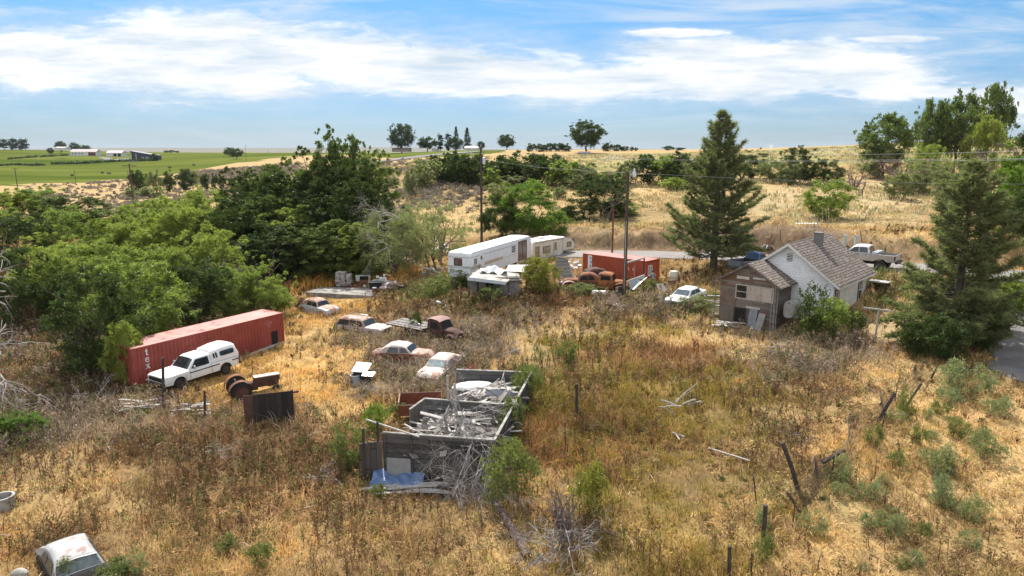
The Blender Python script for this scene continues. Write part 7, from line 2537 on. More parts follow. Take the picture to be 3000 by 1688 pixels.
# tarp and boards before the front wall
q = G(1165, 1432)
t0 = onz(1100, 1402, 0.4)
m = MB()
def tarp_fn(u, v):
    x = -1.2 + 2.4 * u
    y = -0.70 + 1.4 * v
    z = 0.36 + 0.10 * math.sin(5 * u + 3 * v) + 0.07 * math.sin(11 * u - 7 * v) + 0.04 * math.sin(19 * u + 13 * v) - (0.22 if v < 0.07 else 0) + 0.10 * v
    return (x, y, z)
m.grid(22, 14, tarp_fn)
tag(m.build('blue_tarp', M_blue, None, (q.x, q.y + 0.35, q.z), R(-4)), 'faded blue tarp spread over boards in front of the ruined shed', 'tarp')
sp = []
for i in range(16):
    sp.append((q.x + st.uniform(-1.0, 1.9), q.y + st.uniform(-1.0, -0.1), q.z + 0.14 + 0.012 * i, st.uniform(1.4, 2.6), st.choice((0.15, 0.2)), st.gauss(0.02, 0.12), st.gauss(0, 0.03), st.gauss(0, 0.06)))
loose_planks(sp, 'flat_board', 'pale board lying flat under the front edge of the blue tarp', 'boards under the blue tarp', M_plank)
for dx in (-1.2, -0.4, 0.4, 1.2, 1.8):
    skip(q.x + dx, q.y - 0.2, 0.75)
skip(q.x, q.y + 0.8, 1.0)


# ------------------------------------------------------------------ the silver brush
def brush_heap(name, label, starts, mat, seed, L=1.6, r=0.03, depth=3, droop=0.12, kids=(3, 4), spread=0.5, curl=0.25, cat='brush'):
    s = random.Random(seed)
    o0 = Vector(starts[0][0])
    m = MB()
    for (p, d, k) in starts:
        for i in range(k):
            dd = Vector(d) + Vector((s.gauss(0, 0.35), s.gauss(0, 0.35), s.gauss(0, 0.25)))
            branchy(m, Vector(p) - o0 + Vector((s.gauss(0, 0.15), s.gauss(0, 0.15), s.gauss(0, 0.1))), dd, L * s.uniform(0.7, 1.25), r, depth, s, spread, droop, 5, 0.7, curl, kids)
    return tag(m.build(name, mat, None, o0), label, cat)


M_brush = weathered('silver_brush', (0.17, 0.15, 0.145), (0.40, 0.37, 0.35), 6, 0.9)
a1 = onz(1335, 1225, 2.2)
s_ = random.Random(3)
brush_heap('dead_branches', 'big tangle of silver dead branches spilling over the front wall of the ruined shed',
           [(a1 + Vector((0.15 * k + s_.uniform(-0.5, 0.5), 0.6 - 0.42 * k, 0.25 - 0.10 * k + (0.0 if k < 7 else -0.12 * (k - 7)))), (0.12 + s_.gauss(0, 0.35), -0.8, -0.02 - 0.05 * k), 5) for k in range(12)] + [(a1 + Vector((-0.1, 0.2, 0.2)), (-0.1, 0.2, 0.9), 4)], M_brush, 41, 1.6, 0.026, 3, 0.06, (2, 4), 0.42, 0.24)
a2 = G(1330, 1465)
brush_heap('dead_branches', 'lower grey tangle of dead twigs right of the blue tarp', [(a2 + Vector((0.3, 0.6, 0.7)), (-0.5, -0.2, 0.2), 5), (a2 + Vector((0.8, 0.9, 0.9)), (0.2, -0.5, -0.1), 6), (a2 + Vector((0.1, 0.2, 0.4)), (0.7, -0.4, 0.1), 5)], M_brush, 42, 1.2, 0.03, 3, 0.06)
a3 = G(1625, 1640)
brush_heap('dead_branches', 'silver dead brush in the foreground at the bottom edge', [(a3 + Vector((0, 0, 0.5)), (-0.3, 0.2, 0.6), 6), (a3 + Vector((0.5, -0.3, 0.5)), (0.5, -0.2, 0.4), 5), (a3 + Vector((-0.3, -0.5, 0.4)), (-0.2, -0.4, 0.6), 5)], M_brush, 43, 1.0, 0.028, 3, 0.08)
lg = [G(1440, 1462), G(1475, 1520), G(1520, 1590), G(1545, 1640)]
m = MB(); m.tube([v - lg[0] + Vector((0, 0, 0.15)) for v in lg], [0.12, 0.15, 0.16, 0.14], 8)
tag(m.build('fallen_log', M_darkdead, None, lg[0]), 'dark fallen log pointing from the shed brush towards the bottom edge', 'log')
dead(1640, G(1640, 1562).y, 1365, 'dead_sapling', 'dark bare upright sapling in the foreground between the two green bushes', M_darkdead, 21, 3, 0.35, 3, 0.95, lean=(0.1, 0))
dead(1655, G(1655, 1600).y, 1500, 'dead_sapling', 'thin dark bare stem just right of the foreground sapling', M_darkdead, 22, 2, 0.3, 2, 0.98)
dead(1690, G(1690, 1585).y, 1420, 'dead_shrub', 'dark bare stems rising through the foreground yellow-green bush', M_darkdead, 23, 6, 0.4, 2, 0.9)
g_ = G(1985, 1228)
brush_heap('fallen_branch', 'pale forked branch standing crookedly in the olive grass right of centre', [(g_, (-0.02, 0, 1), 1), (g_ + Vector((-0.05, 0, 0.9)), (-0.9, 0.2, 0.5), 1), (g_ + Vector((0, 0, 0.9)), (0.9, 0.3, 0.35), 1), (g_ + Vector((0, 0, 1.0)), (0.1, 0.1, 1), 1)], M_deadwood, 44, 1.3, 0.035, 1, 0.0, (1, 2), 0.4, 0.15, cat='branch')
sp = []
for (dx, dz) in ((-0.5, 0.9), (0.6, 0.95), (0.9, 0.85)):
    sp.append((g_.x + dx, g_.y + 0.1, g_.z + dz, 1.1, 0.10, R(20 if dx > 0 else -25), R(-12 if dx > 0 else 12), 0.3))
loose_planks(sp, 'caught_board', 'weathered board hung up on the pale forked branch', 'boards on the forked branch', M_plankdark)
for i, (px, py, lab) in enumerate(((1490, 1045, 'dark heap of grey branches with two pale limbs, right of the flatbed truck'), (2290, 1050, 'mat of grey dead stems on the slope below the house'), (2400, 1085, 'second mat of grey dead stems, nearer the fence'), (2470, 1150, 'brown grey brush pile beside the leaning fence posts'), (2350, 1290, 'dark brown brush in front of the leaning fence post'), (600, 1340, 'pale grey dead twigs in the middle of the left foreground weeds'), (940, 1420, 'bleached dead twigs left of the blue tarp'), (240, 1180, 'grey dead branches on the ground below the long red container'), (1110, 1160, 'low grey brush left of the rusty truck bed'), (1180, 1035, 'grey dead stems lying over the doors of the rounded pink sedan'), (520, 1195, 'pale dead twigs among the boards below the pickup with the canopy'))):
    g_ = G(px, py)
    brush_heap('brush_pile', lab, [(g_ + Vector((s_ * 0.8, st.uniform(-0.4, 0.4), 0.25)), (st.choice((-1, 1)) * 0.8, st.uniform(-0.5, 0.5), 0.12), 4) for s_ in (-1, 0, 1)], M_brush if i in (0, 1, 5, 6, 10) else M_darkdead if i in (3, 4) else M_deadwood, 60 + i, 1.0, 0.02, 2, 0.05)

# ------------------------------------------------------------------ posts and fences
def post(px0, py0, px1, py1, r, label, name='fence_post', mat=None, group=None, wood=True):
    """foot at px1, py1 on the ground, head seen at px0, py0"""
    f = G(px1, py1)
    h = P(px0, py0, f.y)
    m = MB()
    d = h - f
    if wood:
        m.tube([Vector((0, 0, -0.2)), d * 0.5 + Vector((0.01, 0, 0)), d], [r * 1.05, r, r * 0.95], 7)
    else:
        m.beam(Vector((0, 0, -0.2)), d, r * 1.6, r * 0.5, (0, 1, 0)).beam(Vector((0, r * 0.5, -0.2)), d + Vector((0, r * 0.5, 0)), r * 0.4, r * 1.2, (0, 1, 0))
    return tag(m.build(name, mat or (M_post if wood else M_steel), None, f), label, 'fence post', group)


for (px, y0, y1) in ((1546, 1044, 1086), (1585, 1032, 1080), (1609, 1035, 1079), (1620, 1024, 1057), (1655, 1007, 1055), (1695, 996, 1046), (1720, 984, 1037)):
    post(px - 1, y0, px + 1, y1, 0.028, 'thin dark steel post in the short row up the slope from the ruined shed', 'steel_post', None, 'steel posts above the ruined shed', False)
post(1689, 1125, 1690, 1229, 0.085, 'thick dark wooden post standing alone in the olive grass')
post(1655, 1237, 1657, 1329, 0.03, 'thin steel post in the reddish grass below the thick wooden one', 'steel_post', None, None, False)
post(477, 1048, 478, 1192, 0.085, 'weathered post in front of the canopy pickup bonnet')
post(599, 1145, 600, 1225, 0.07, 'short weathered post left of the tractor')
post(2292, 1297, 2342, 1433, 0.095, 'tall dark post leaning left, in front of the fallen wire')
post(2207, 1395, 2219, 1479, 0.03, 'thin steel post left of the tall leaning one', 'steel_post', None, None, False)
post(2243, 1480, 2235, 1577, 0.09, 'stout dark post low on the right, nearly upright')
post(2330, 1471, 2321, 1545, 0.03, 'thin steel post right of the stout upright one', 'steel_post', None, None, False)
post(2444, 1335, 2436, 1408, 0.035, 'left steel post holding the broken fence rail', 'steel_post', None, None, False)
post(2476, 1318, 2470, 1380, 0.035, 'right steel post holding the broken fence rail', 'steel_post', None, None, False)
post(2622, 1152, 2566, 1240, 0.09, 'thick post leaning far right among grey brush')
post(2628, 1136, 2620, 1178, 0.03, 'thin post sticking up behind the thick right-leaning one', 'steel_post', None, None, False)
post(2594, 1211, 2582, 1258, 0.035, 'dark slanting stake right of the thick leaning post', 'steel_post', None, None, False)
post(2700, 1124, 2642, 1205, 0.06, 'long grey post nearly fallen over, higher up the fence')
post(2746, 1075, 2720, 1120, 0.06, 'grey leaning post at the top of the fence below the pine')
post(2137, 1600, 2135, 1700, 0.07, 'dark post cut off by the bottom edge')
post(2203, 1620, 2202, 1700, 0.03, 'thin post cut off by the bottom edge, right of the darker one', 'steel_post', None, None, False)
post(2286, 674, 2287, 702, 0.04, 'dark stake on the road bank behind the house chimney', 'steel_post', None, None, False)
post(2520, 676, 2526, 705, 0.04, 'dark stake on the road bank above the silver pickup', 'steel_post', None, None, False)
a_ = G(2414, 1395); b_ = G(2470, 1378)
h1, h2 = P(2412, 1355, a_.y), P(2470, 1320, b_.y)
tag(MB().beam((0, 0, 0), h2 - h1, 0.14, 0.12).build('broken_rail', M_post, None, h1), 'broken wooden rail tilted between two steel posts on the right', 'fence rail')
# fallen wire netting along the right fence
line = [G(x, y) for (x, y) in ((2345, 1530), (2375, 1480), (2440, 1420), (2500, 1330), (2560, 1262), (2620, 1205), (2680, 1150), (2740, 1100))]
line = catmull(line, 8)
m = MB()
o0 = line[0]
rows = []
for k, hgt in enumerate((0.06, 0.3, 0.55, 0.8, 1.0)):
    pts = []
    for i, p_ in enumerate(line):
        lean_ = 0.55 + 0.35 * math.sin(i * 0.5)
        pts.append(p_ - o0 + Vector((-hgt * lean_ * 0.7, hgt * lean_ * 0.4, hgt * (0.95 - 0.25 * math.sin(i * 0.37)) + 0.15)))
    rows.append(pts)
    m.tube(pts, 0.011, 3, cap=False)
for i in range(len(line) - 1):
    for s_ in range(4):
        f_ = s_ / 4
        m.tube([rows[k][i].lerp(rows[k][i + 1], f_) for k in range(5)], 0.008, 3, cap=False)
tag(m.build('wire_fence', M_steel, None, o0), 'sagging rusty wire netting half fallen along the right-hand fence line', 'wire fence')

# dark metal panel by the tractor
a_, b_ = G(747, 1250), G(862, 1232)
d_ = b_ - a_
Lp = math.hypot(d_.x, d_.y)
t = thing('sheet_metal_screen', 'dark upright metal panel with a slanting top, in front of the tractor', 'panel', a_, math.atan2(d_.y, d_.x))
m = MB()
hl, hr = P(747, 1158, a_.y).z - a_.z, P(862, 1145, b_.y).z - a_.z
m.slab([(0, 0, -0.3), (Lp, 0, -0.3), (Lp, 0, hr), (0, 0, hl)], 0.04)
m.build('sheet', planks('dark_ribbed_sheet', (0.03, 0.026, 0.025), (0.055, 0.045, 0.04), 0.3, 6, vertical=True), t)
m = MB(); m.slab([(-0.5, 0.55, -0.3), (-0.02, 0.02, -0.3), (-0.02, 0.02, hl - 0.05), (-0.5, 0.55, hl - 0.15)], 0.04); m.build('side_sheet', M_rustdark, t)
MB().beam((Lp - 0.1, 0.05, hr - 0.12), (Lp + 0.35, 0.05, hr - 0.10), 0.08, 0.1).tube([(Lp, 0.06, -0.3), (Lp, 0.06, hr + 0.03)], 0.05, 6).build('frame', M_rustdark, t)
# boards lying below the pickup
sp = []
for i in range(16):
    q = G(380 + st.uniform(-55, 55), 1196 + st.uniform(-12, 16))
    sp.append((q.x, q.y, q.z + 0.08 + 0.018 * i, st.uniform(0.8, 2.0), 0.2, R(15) + st.gauss(0, 0.35), st.gauss(0, 0.06), st.gauss(0, 0.1)))
loose_planks(sp, 'ground_board', 'pale board in the scatter on the ground, left of the weathered post by the pickup', 'boards scattered below the pickup', weathered('dusty_board', (0.26, 0.235, 0.22), (0.42, 0.39, 0.365), 3, 0.9))
sp = []
for i in range(12):
    q = G(555 + st.uniform(-45, 45), 1206 + st.uniform(-10, 12))
    sp.append((q.x, q.y, q.z + 0.08 + 0.018 * i, st.uniform(0.8, 1.6), 0.2, R(10) + st.gauss(0, 0.4), st.gauss(0, 0.06), st.gauss(0, 0.1)))
loose_planks(sp, 'ground_board', 'pale board in the scatter beside the short weathered post', 'boards scattered by the short post', MATS['dusty_board'])
for (a_, b_) in (((830, 1005), (690, 1060)),):
    p0, p1 = G(*a_), G(*b_)
    tag(MB().beam((0, 0, 0.08), p1 - p0 + Vector((0, 0, 0.08)), 0.35, 0.12).build('timber_beam', M_plank, None, p0), 'long pale timber lying along the foot of the long red container', 'timber')
for (a_, b_, lab) in (((1965, 1282), (2005, 1296), 'short pale board in the olive grass'), ((2075, 1330), (2195, 1368), 'long thin pale rail lying in the grass left of the leaning posts'), ((1980, 1290), (1990, 1305), 'small pale stick beside the short board in the olive grass')):
    p0, p1 = G(*a_), G(*b_)
    tag(MB().beam((0, 0, 0.30), p1 - p0 + Vector((0, 0, 0.30)), 0.06, 0.05).build('loose_rail', M_plank, None, p0), lab, 'board')

# white chest and drum
q = G(1062, 1122)
t = thing('storage_bin', 'dark bin with a tilted white lid, left of the bleached sedan', 'bin', q, R(-8))
MB().box((0, 0, 0.42), (0.95, 0.7, 0.85)).build('box', M_black, t)
MB().slab([(-0.58, -0.40, 0.92), (0.45, -0.40, 0.88), (0.52, 0.5, 1.25), (-0.5, 0.5, 1.3)], 0.05).build('lid', M_white, t)
MB().slab([(0.25, -0.75, 0.78), (0.95, -0.7, 0.72), (1.0, -0.2, 0.86), (0.3, -0.25, 0.9)], 0.04).build('side_shelf', M_galv, t)
skip(q.x, q.y, 0.8)
q = G(1042, 1126)
t = thing('metal_drum', 'open blue grey drum beside the white lidded bin', 'drum', q)
MB().lathe([(0.30, 0), (0.31, 0.3), (0.33, 0.31), (0.31, 0.33), (0.31, 0.6), (0.34, 0.62), (0.34, 0.66), (0.29, 0.66), (0.29, 0.1), (0.001, 0.1)], 20).build('barrel', weathered('blue_grey_drum', (0.22, 0.27, 0.33), (0.32, 0.37, 0.43), 3, 0.5), t)
q = G(12, 1490)
t = thing('wheel_tub', 'pale upright tub or wheel drum cut off by the left edge', 'tub', q)
MB().lathe([(0.38, 0), (0.42, 0.5), (0.45, 0.52), (0.45, 0.58), (0.36, 0.58), (0.34, 0.2), (0.001, 0.2)], 20).build('shell', weathered('dirty_white_enamel', (0.26, 0.25, 0.24), (0.40, 0.39, 0.375), 3, 0.6, rust=(0.22, 0.14, 0.10), rust_amt=0.1), t)
skip(q.x, q.y, 0.5)
q = G(60, 1700)
m = MB(); m.loft([[(0.30 * k * math.cos(R(a)), 0.24 * k * math.sin(R(a)), z) for a in range(0, 360, 30)] for (k, z) in ((0.6, 0), (1, 0.12), (0.95, 0.3), (0.5, 0.42), (0.05, 0.45))], cap=True)
tag(m.build('pale_rock', M_concrete, None, q), 'pale rounded rock below the half buried coupe', 'rock')

# ------------------------------------------------------------------ slab with scrap
pts = [G(897, 868), G(1092, 872), G(1110, 845), G(940, 850)]
zt = max(p_.z for p_ in pts) + 0.06
m = MB(); m.slab([(p_.x, p_.y, zt) for p_ in pts], 0.5)
tag(m.build('concrete_slab', weathered('stained_concrete', (0.15, 0.14, 0.125), (0.34, 0.32, 0.29), 0.8, 0.9), None), 'pale concrete slab with scrap on it, behind the rust brown sedan', 'slab')
for i in range(8):
    for j in range(4):
        q = pts[0].lerp(pts[1], i / 7).lerp(pts[3].lerp(pts[2], i / 7), j / 3)
        skip(q.x, q.y, 0.9)
q = P(1010, 848, 74.5)
ST = thing('block_stack', 'square stack of grey pallets and blocks on the concrete slab', 'stack', (q.x, q.y, zt))
st = random.Random(9)
for lay in range(6):
    m = MB()
    for k in range(3 if lay < 5 else 2):
        m.box((-0.55 + 0.55 * k + st.uniform(-0.05, 0.05), st.uniform(-0.1, 0.1), 0.14 + lay * 0.26), (0.48, 1.1 + st.uniform(-0.2, 0.2), 0.23), Matrix.Rotation(st.gauss(0, 0.06), 3, 'Z'))
    m.build('block_layer', MATS.get('stack_block_%d' % (lay % 2)) or weathered('stack_block_%d' % (lay % 2), (0.22, 0.18, 0.17) if lay % 2 else (0.34, 0.31, 0.29), (0.42, 0.38, 0.36), 4, 0.9), ST)
def scrap(px, py, Y, w, h, n, label, mat, seed, name='scrap_pile', kinds=('box', 'plate', 'rod')):
    """one heap: lumps, plates and rods of one pile fused in a mesh"""
    s = random.Random(seed)
    p = P(px, py, Y)
    m = MB()
    for i in range(n):
        x, y = s.gauss(0, w * 0.28), s.gauss(0, w * 0.18)
        z = abs(s.gauss(0, 0.4)) * h * math.exp(-(x / w) ** 2 * 3) + 0.05
        rot = Matrix.Rotation(s.uniform(0, 6.28), 3, 'Z') @ Matrix.Rotation(s.gauss(0, 0.5), 3, 'X')
        k = s.choice(kinds)
        if k == 'box':
            m.box((x, y, z), (s.uniform(0.15, 0.5), s.uniform(0.15, 0.4), s.uniform(0.1, 0.3)), rot)
        elif k == 'plate':
            m.box((x, y, z + 0.1), (s.uniform(0.3, 1.1), s.uniform(0.2, 0.6), 0.025), rot)
        else:
            d = rot @ Vector((s.uniform(0.5, 1.2), 0, 0))
            m.tube([(x, y, z), Vector((x, y, z)) + d], 0.03, 4)
    z0 = hz(p.x, p.y)
    return tag(m.build(name, mat, None, (p.x, p.y, z0)), label, 'scrap', kind=None)


M_whitescrap = weathered('white_scrap', (0.52, 0.51, 0.52), (0.70, 0.69, 0.70), 3, 0.7)
M_pinkscrap = weathered('pinkish_scrap', (0.36, 0.26, 0.24), (0.52, 0.44, 0.42), 3, 0.8, rust=RUST, rust_amt=0.3)
scrap(1120, 850, 74, 2.4, 1.7, 46, 'heap of pale broken scrap at the right end of the concrete slab', M_whitescrap, 1)
scrap(1150, 855, 72, 1.8, 1.2, 34, 'pinkish rusty scrap heap just right of the pale one by the slab', M_pinkscrap, 2)
scrap(1050, 850, 75, 2.0, 0.7, 30, 'low dark rusty scrap between the block stack and the black basin', M_rust, 3)
scrap(970, 792, 84, 3.2, 1.6, 44, 'white scrap pile at the edge of the dark grove', M_whitescrap, 4)
scrap(1200, 780, 83, 3.6, 2.6, 60, 'white scrap strewn under the grey-green trees', M_whitescrap, 5)
scrap(1285, 745, 90, 3.6, 2.2, 50, 'white scrap behind the grey-green trees, left of the white trailer', M_whitescrap, 6)
scrap(1265, 800, 76, 2.4, 1.6, 14, 'pile of grey concrete blocks left of the white trailer', M_concrete, 7, 'block_heap', ('box',))
scrap(1680, 800, 76, 2.2, 1.5, 26, 'pale scrap heap at the left end of the orange red container', M_whitescrap, 8)
q = P(1101, 853, 73.0)
t = thing('black_basin', 'black rectangular basin with a pale rim on the slab', 'basin', (q.x, q.y, zt), R(5))
MB().box((0, 0, 0.36), (1.2, 0.8, 0.72), None, 1.1).build('basin', M_black, t)
m = MB()
for (x, y, sx, sy) in ((0, -0.43, 1.4, 0.06), (0, 0.43, 1.4, 0.06), (-0.67, 0, 0.06, 0.8), (0.67, 0, 0.06, 0.8)):
    m.box((x, y, 0.75), (sx, sy, 0.06))
m.build('rim', M_galv, t)
q = P(1098, 868, 71.0)
t = thing('rusty_drum', 'small rusty drum with a white lid at the front edge of the slab', 'drum', (q.x, q.y, zt - 0.1))
MB().lathe([(0.24, 0), (0.25, 0.5), (0.24, 0.55)], 14).build('barrel', M_rust, t)
MB().lathe([(0.001, 0.58), (0.25, 0.57), (0.25, 0.53)], 14).build('lid', M_white, t)
q = P(1065, 834, 77)
t = thing('white_cabinet', 'long white and dark cabinet lying behind the black basin', 'cabinet', (q.x, q.y, zt), R(2))
MB().box((0, 0, 0.4), (1.6, 0.6, 0.75)).build('body', M_white, t)
MB().box((0.15, -0.31, 0.42), (1.0, 0.03, 0.5)).build('front_panel', M_dark, t)
q = G(1318, 738)
t = thing('cattle_gate', 'dark pipe cattle panels standing behind the white trailer', 'gate', q, R(-10))
for k in range(2):
    m = MB()
    x0 = -1.9 + k * 2.1
    for z in (0.5, 0.95, 1.4, 1.8 - 0.35 * k):
        m.tube([(x0, k * 0.4, z), (x0 + 1.9, k * 0.5, z)], 0.03, 5)
    for x in (0, 0.95, 1.9):
        m.tube([(x0 + x, k * 0.4 + 0.05 * x, 0), (x0 + x, k * 0.4 + 0.05 * x, 1.85 - 0.35 * k)], 0.035, 5)
    m.build('pipe_panel', M_steel, t)

# ------------------------------------------------------------------ root cellar
zr = P(1389, 811, 61.0).z
gz = P(1400, 866, 60.5).z
t = thing('root_cellar', 'low concrete root cellar with a flat board roof below the white trailer', 'cellar', (0, 0, 0))
cA, cB = P(1378, 811, 61.0), P(1524, 832, 60.3)
h0 = zr - gz
wy0 = 60.9
m = MB()
segs = ((1378, 1398), (1402, 1423), (1447, 1488), (1490, 1522))
for (x0, x1) in segs:
    a, b = P(x0, 840, wy0), P(x1, 840, wy0)
    m.box(((a.x + b.x) / 2, wy0 + 0.15, (zr + gz) / 2 - 0.5), (b.x - a.x, 0.25, zr - gz + 0.9))
m.build('front_wall', weathered('shaded_concrete', (0.13, 0.125, 0.115), (0.22, 0.21, 0.195), 1.5, 0.9), t)  # concrete darkened here to stand in for shade below the roof edge
a, b = P(1378, 840, wy0), P(1522, 840, wy0)
MB().box(((a.x + b.x) / 2, wy0 + 0.6, (zr + gz) / 2 - 0.5), (b.x - a.x - 0.1, 0.5, zr - gz + 0.8)).build('dark_interior', M_dark, t)
MB().box((a.x + 0.12, wy0 + 2.2, (zr + gz) / 2 - 0.5), (0.2, 3.4, zr - gz + 0.8)).box((b.x - 0.12, wy0 + 2.2, (zr + gz) / 2 - 0.5), (0.2, 3.4, zr - gz + 0.8)).build('side_wall', M_concrete, t)
zb2 = P(1480, 828, 60.4).z
MB().slab([(a.x - 0.15, 60.1, zr + 0.08), (P(1482, 828, 60.1).x, 59.9, zb2 + 0.12), (P(1540, 800, 64.5).x, 64.3, zr + 0.10), (a.x + 0.6, 64.2, zr + 0.14)], 0.14).build('roof_deck', weathered('dusty_roof_board', (0.30, 0.28, 0.255), (0.50, 0.47, 0.43), 1.5, 0.85, rust=(0.2, 0.18, 0.16), rust_amt=0.3), t)
MB().beam((a.x - 0.2, 60.07, zr + 0.0), (P(1482, 828, 60.1).x, 59.87, zb2 + 0.04), 0.06, 0.30).build('edge_beam', weathered('pale_blue_beam', (0.42, 0.48, 0.54), (0.54, 0.59, 0.64), 2, 0.6), t)
m = MB()
for k in range(6):
    m.box((P(1500, 832, 60.6).x + 0.04 * k, 61.2 + 0.15 * k, zb2 + 0.16 - 0.09 * k), (1.5, 1.1, 0.05), Matrix.Rotation(st.gauss(0, 0.12), 3, 'Z'))
m.build('board_pile', M_boardgray, t)
for k in range(6):
    skip(a.x + 0.8 * k, wy0 + 0.6, 0.7); skip(a.x + 0.8 * k, wy0 + 2.2, 1.2); skip(a.x + 0.8 * k, wy0 + 4, 1.2)
q = P(1450, 800, 63.0)
m = MB()
def sheet_fn(u, v):
    return (-1.35 + 2.5 * u, -0.9 + 1.9 * v, 0.22 + 0.16 * math.sin(7 * u + 2 * v) * math.sin(5 * v + u) + 0.12 * math.sin(15 * u - 9 * v) + 0.25 * math.exp(-((u - 0.45) ** 2 + (v - 0.6) ** 2) * 9))
m.grid(28, 20, sheet_fn, False)
tag(m.build('plastic_sheet', M_tarpwhite, None, (q.x, q.y - 0.2, zr + 0.02), R(-4)), 'crumpled white plastic sheet on the root cellar roof', 'plastic sheet')
q = P(1520, 800, 65.2)
tag(MB().slab([(-1.3, -1.0, 0.0), (1.0, -1.1, -0.05), (1.25, 1.3, 0.25), (-1.0, 1.2, 0.25)], 0.05).build('roof_sheet', weathered('pale_sheet_metal', (0.40, 0.375, 0.34), (0.54, 0.52, 0.48), 1.2, 0.6), None, (q.x, q.y - 1.2, zr + 0.16), R(0)), 'flat pale sheet at the right end of the root cellar roof', 'sheet')
q = P(1655, 822, 71.0)
t = thing('collapsed_shed_side', 'grey collapsed board shed side leaning between the willow bush and the orange red container', 'panel', (q.x, q.y, hz(q.x, q.y)), R(20))
MB().slab([(-1.3, 0, 0), (0.9, -0.1, 0), (0.75, 1.0, 1.9), (-0.6, 1.0, 2.2)], 0.08).build('board_side', M_boardgray, t)
MB().slab([(0.9, -0.1, 0), (1.6, 1.1, 0.1), (1.2, 1.8, 1.5), (0.75, 1.0, 1.9)], 0.08).build('end_side', M_concrete, t)
MB().beam((-0.6, 0.98, 2.25), (0.8, 0.98, 1.95), 0.12, 0.10).build('top_plate', M_plank, t)
skip(q.x, q.y, 1.3)

# ------------------------------------------------------------------ by the orange container
q = P(1868, 848, 62.5)
t = thing('metal_chute', 'bright metal sheets propped in a sloping trough by the lamp pole', 'chute', (q.x, q.y, hz(q.x, q.y)), R(0))
g0 = hz(q.x, q.y)
A_, B_, C_, D_ = P(1840, 824, 62.5), P(1888, 806, 64.5), P(1897, 811, 64.0), P(1856, 848, 62.0)
o0 = t.location
def loc_(v): return v - o0
mid1, mid2 = loc_(A_.lerp(D_, 0.5)) - Vector((0, 0, 0.35)), loc_(B_.lerp(C_, 0.5)) - Vector((0, 0, 0.25))
MB().slab([loc_(A_), mid1, mid2, loc_(B_)], 0.03).build('left_sheet', M_galv, t)
MB().slab([mid1, loc_(D_), loc_(C_), mid2], 0.03).build('right_sheet', M_galv, t)
MB().beam(loc_(A_), loc_(B_), 0.08, 0.12).build('edge_board', M_plank, t)
MB().tube([(mid1.x, mid1.y, -0.2), mid1], 0.05, 6).tube([(mid2.x, mid2.y, -0.2), mid2], 0.05, 6).build('prop', M_steel, t)
q = P(1884, 845, 65.0)
t = thing('lifting_boom', 'steel boom on an upright pipe in front of the orange red container', 'boom', (q.x, q.y, hz(q.x, q.y)))
hgt = P(1883, 757, 65.0).z - hz(q.x, q.y)
MB().tube([(0, 0, -0.3), (0, 0, hgt)], 0.07, 8).build('upright', M_steel, t)
e_ = P(1838, 769, 63.5) - t.location
MB().beam((0.05, 0, hgt + 0.05), e_, 0.12, 0.14).build('boom_arm', M_plank, t)
m = MB()
for k in range(5):
    m.box((e_.x + 0.75, e_.y + 0.3, e_.z - 0.5 - 0.32 * k), (0.05, 0.05, 0.2))
m.tube([(e_.x + 0.75, e_.y + 0.3, e_.z + 0.1), (e_.x + 0.75, e_.y + 0.3, e_.z - 2.1)], 0.015, 4)
m.build('hanging_chain', M_galv, t)

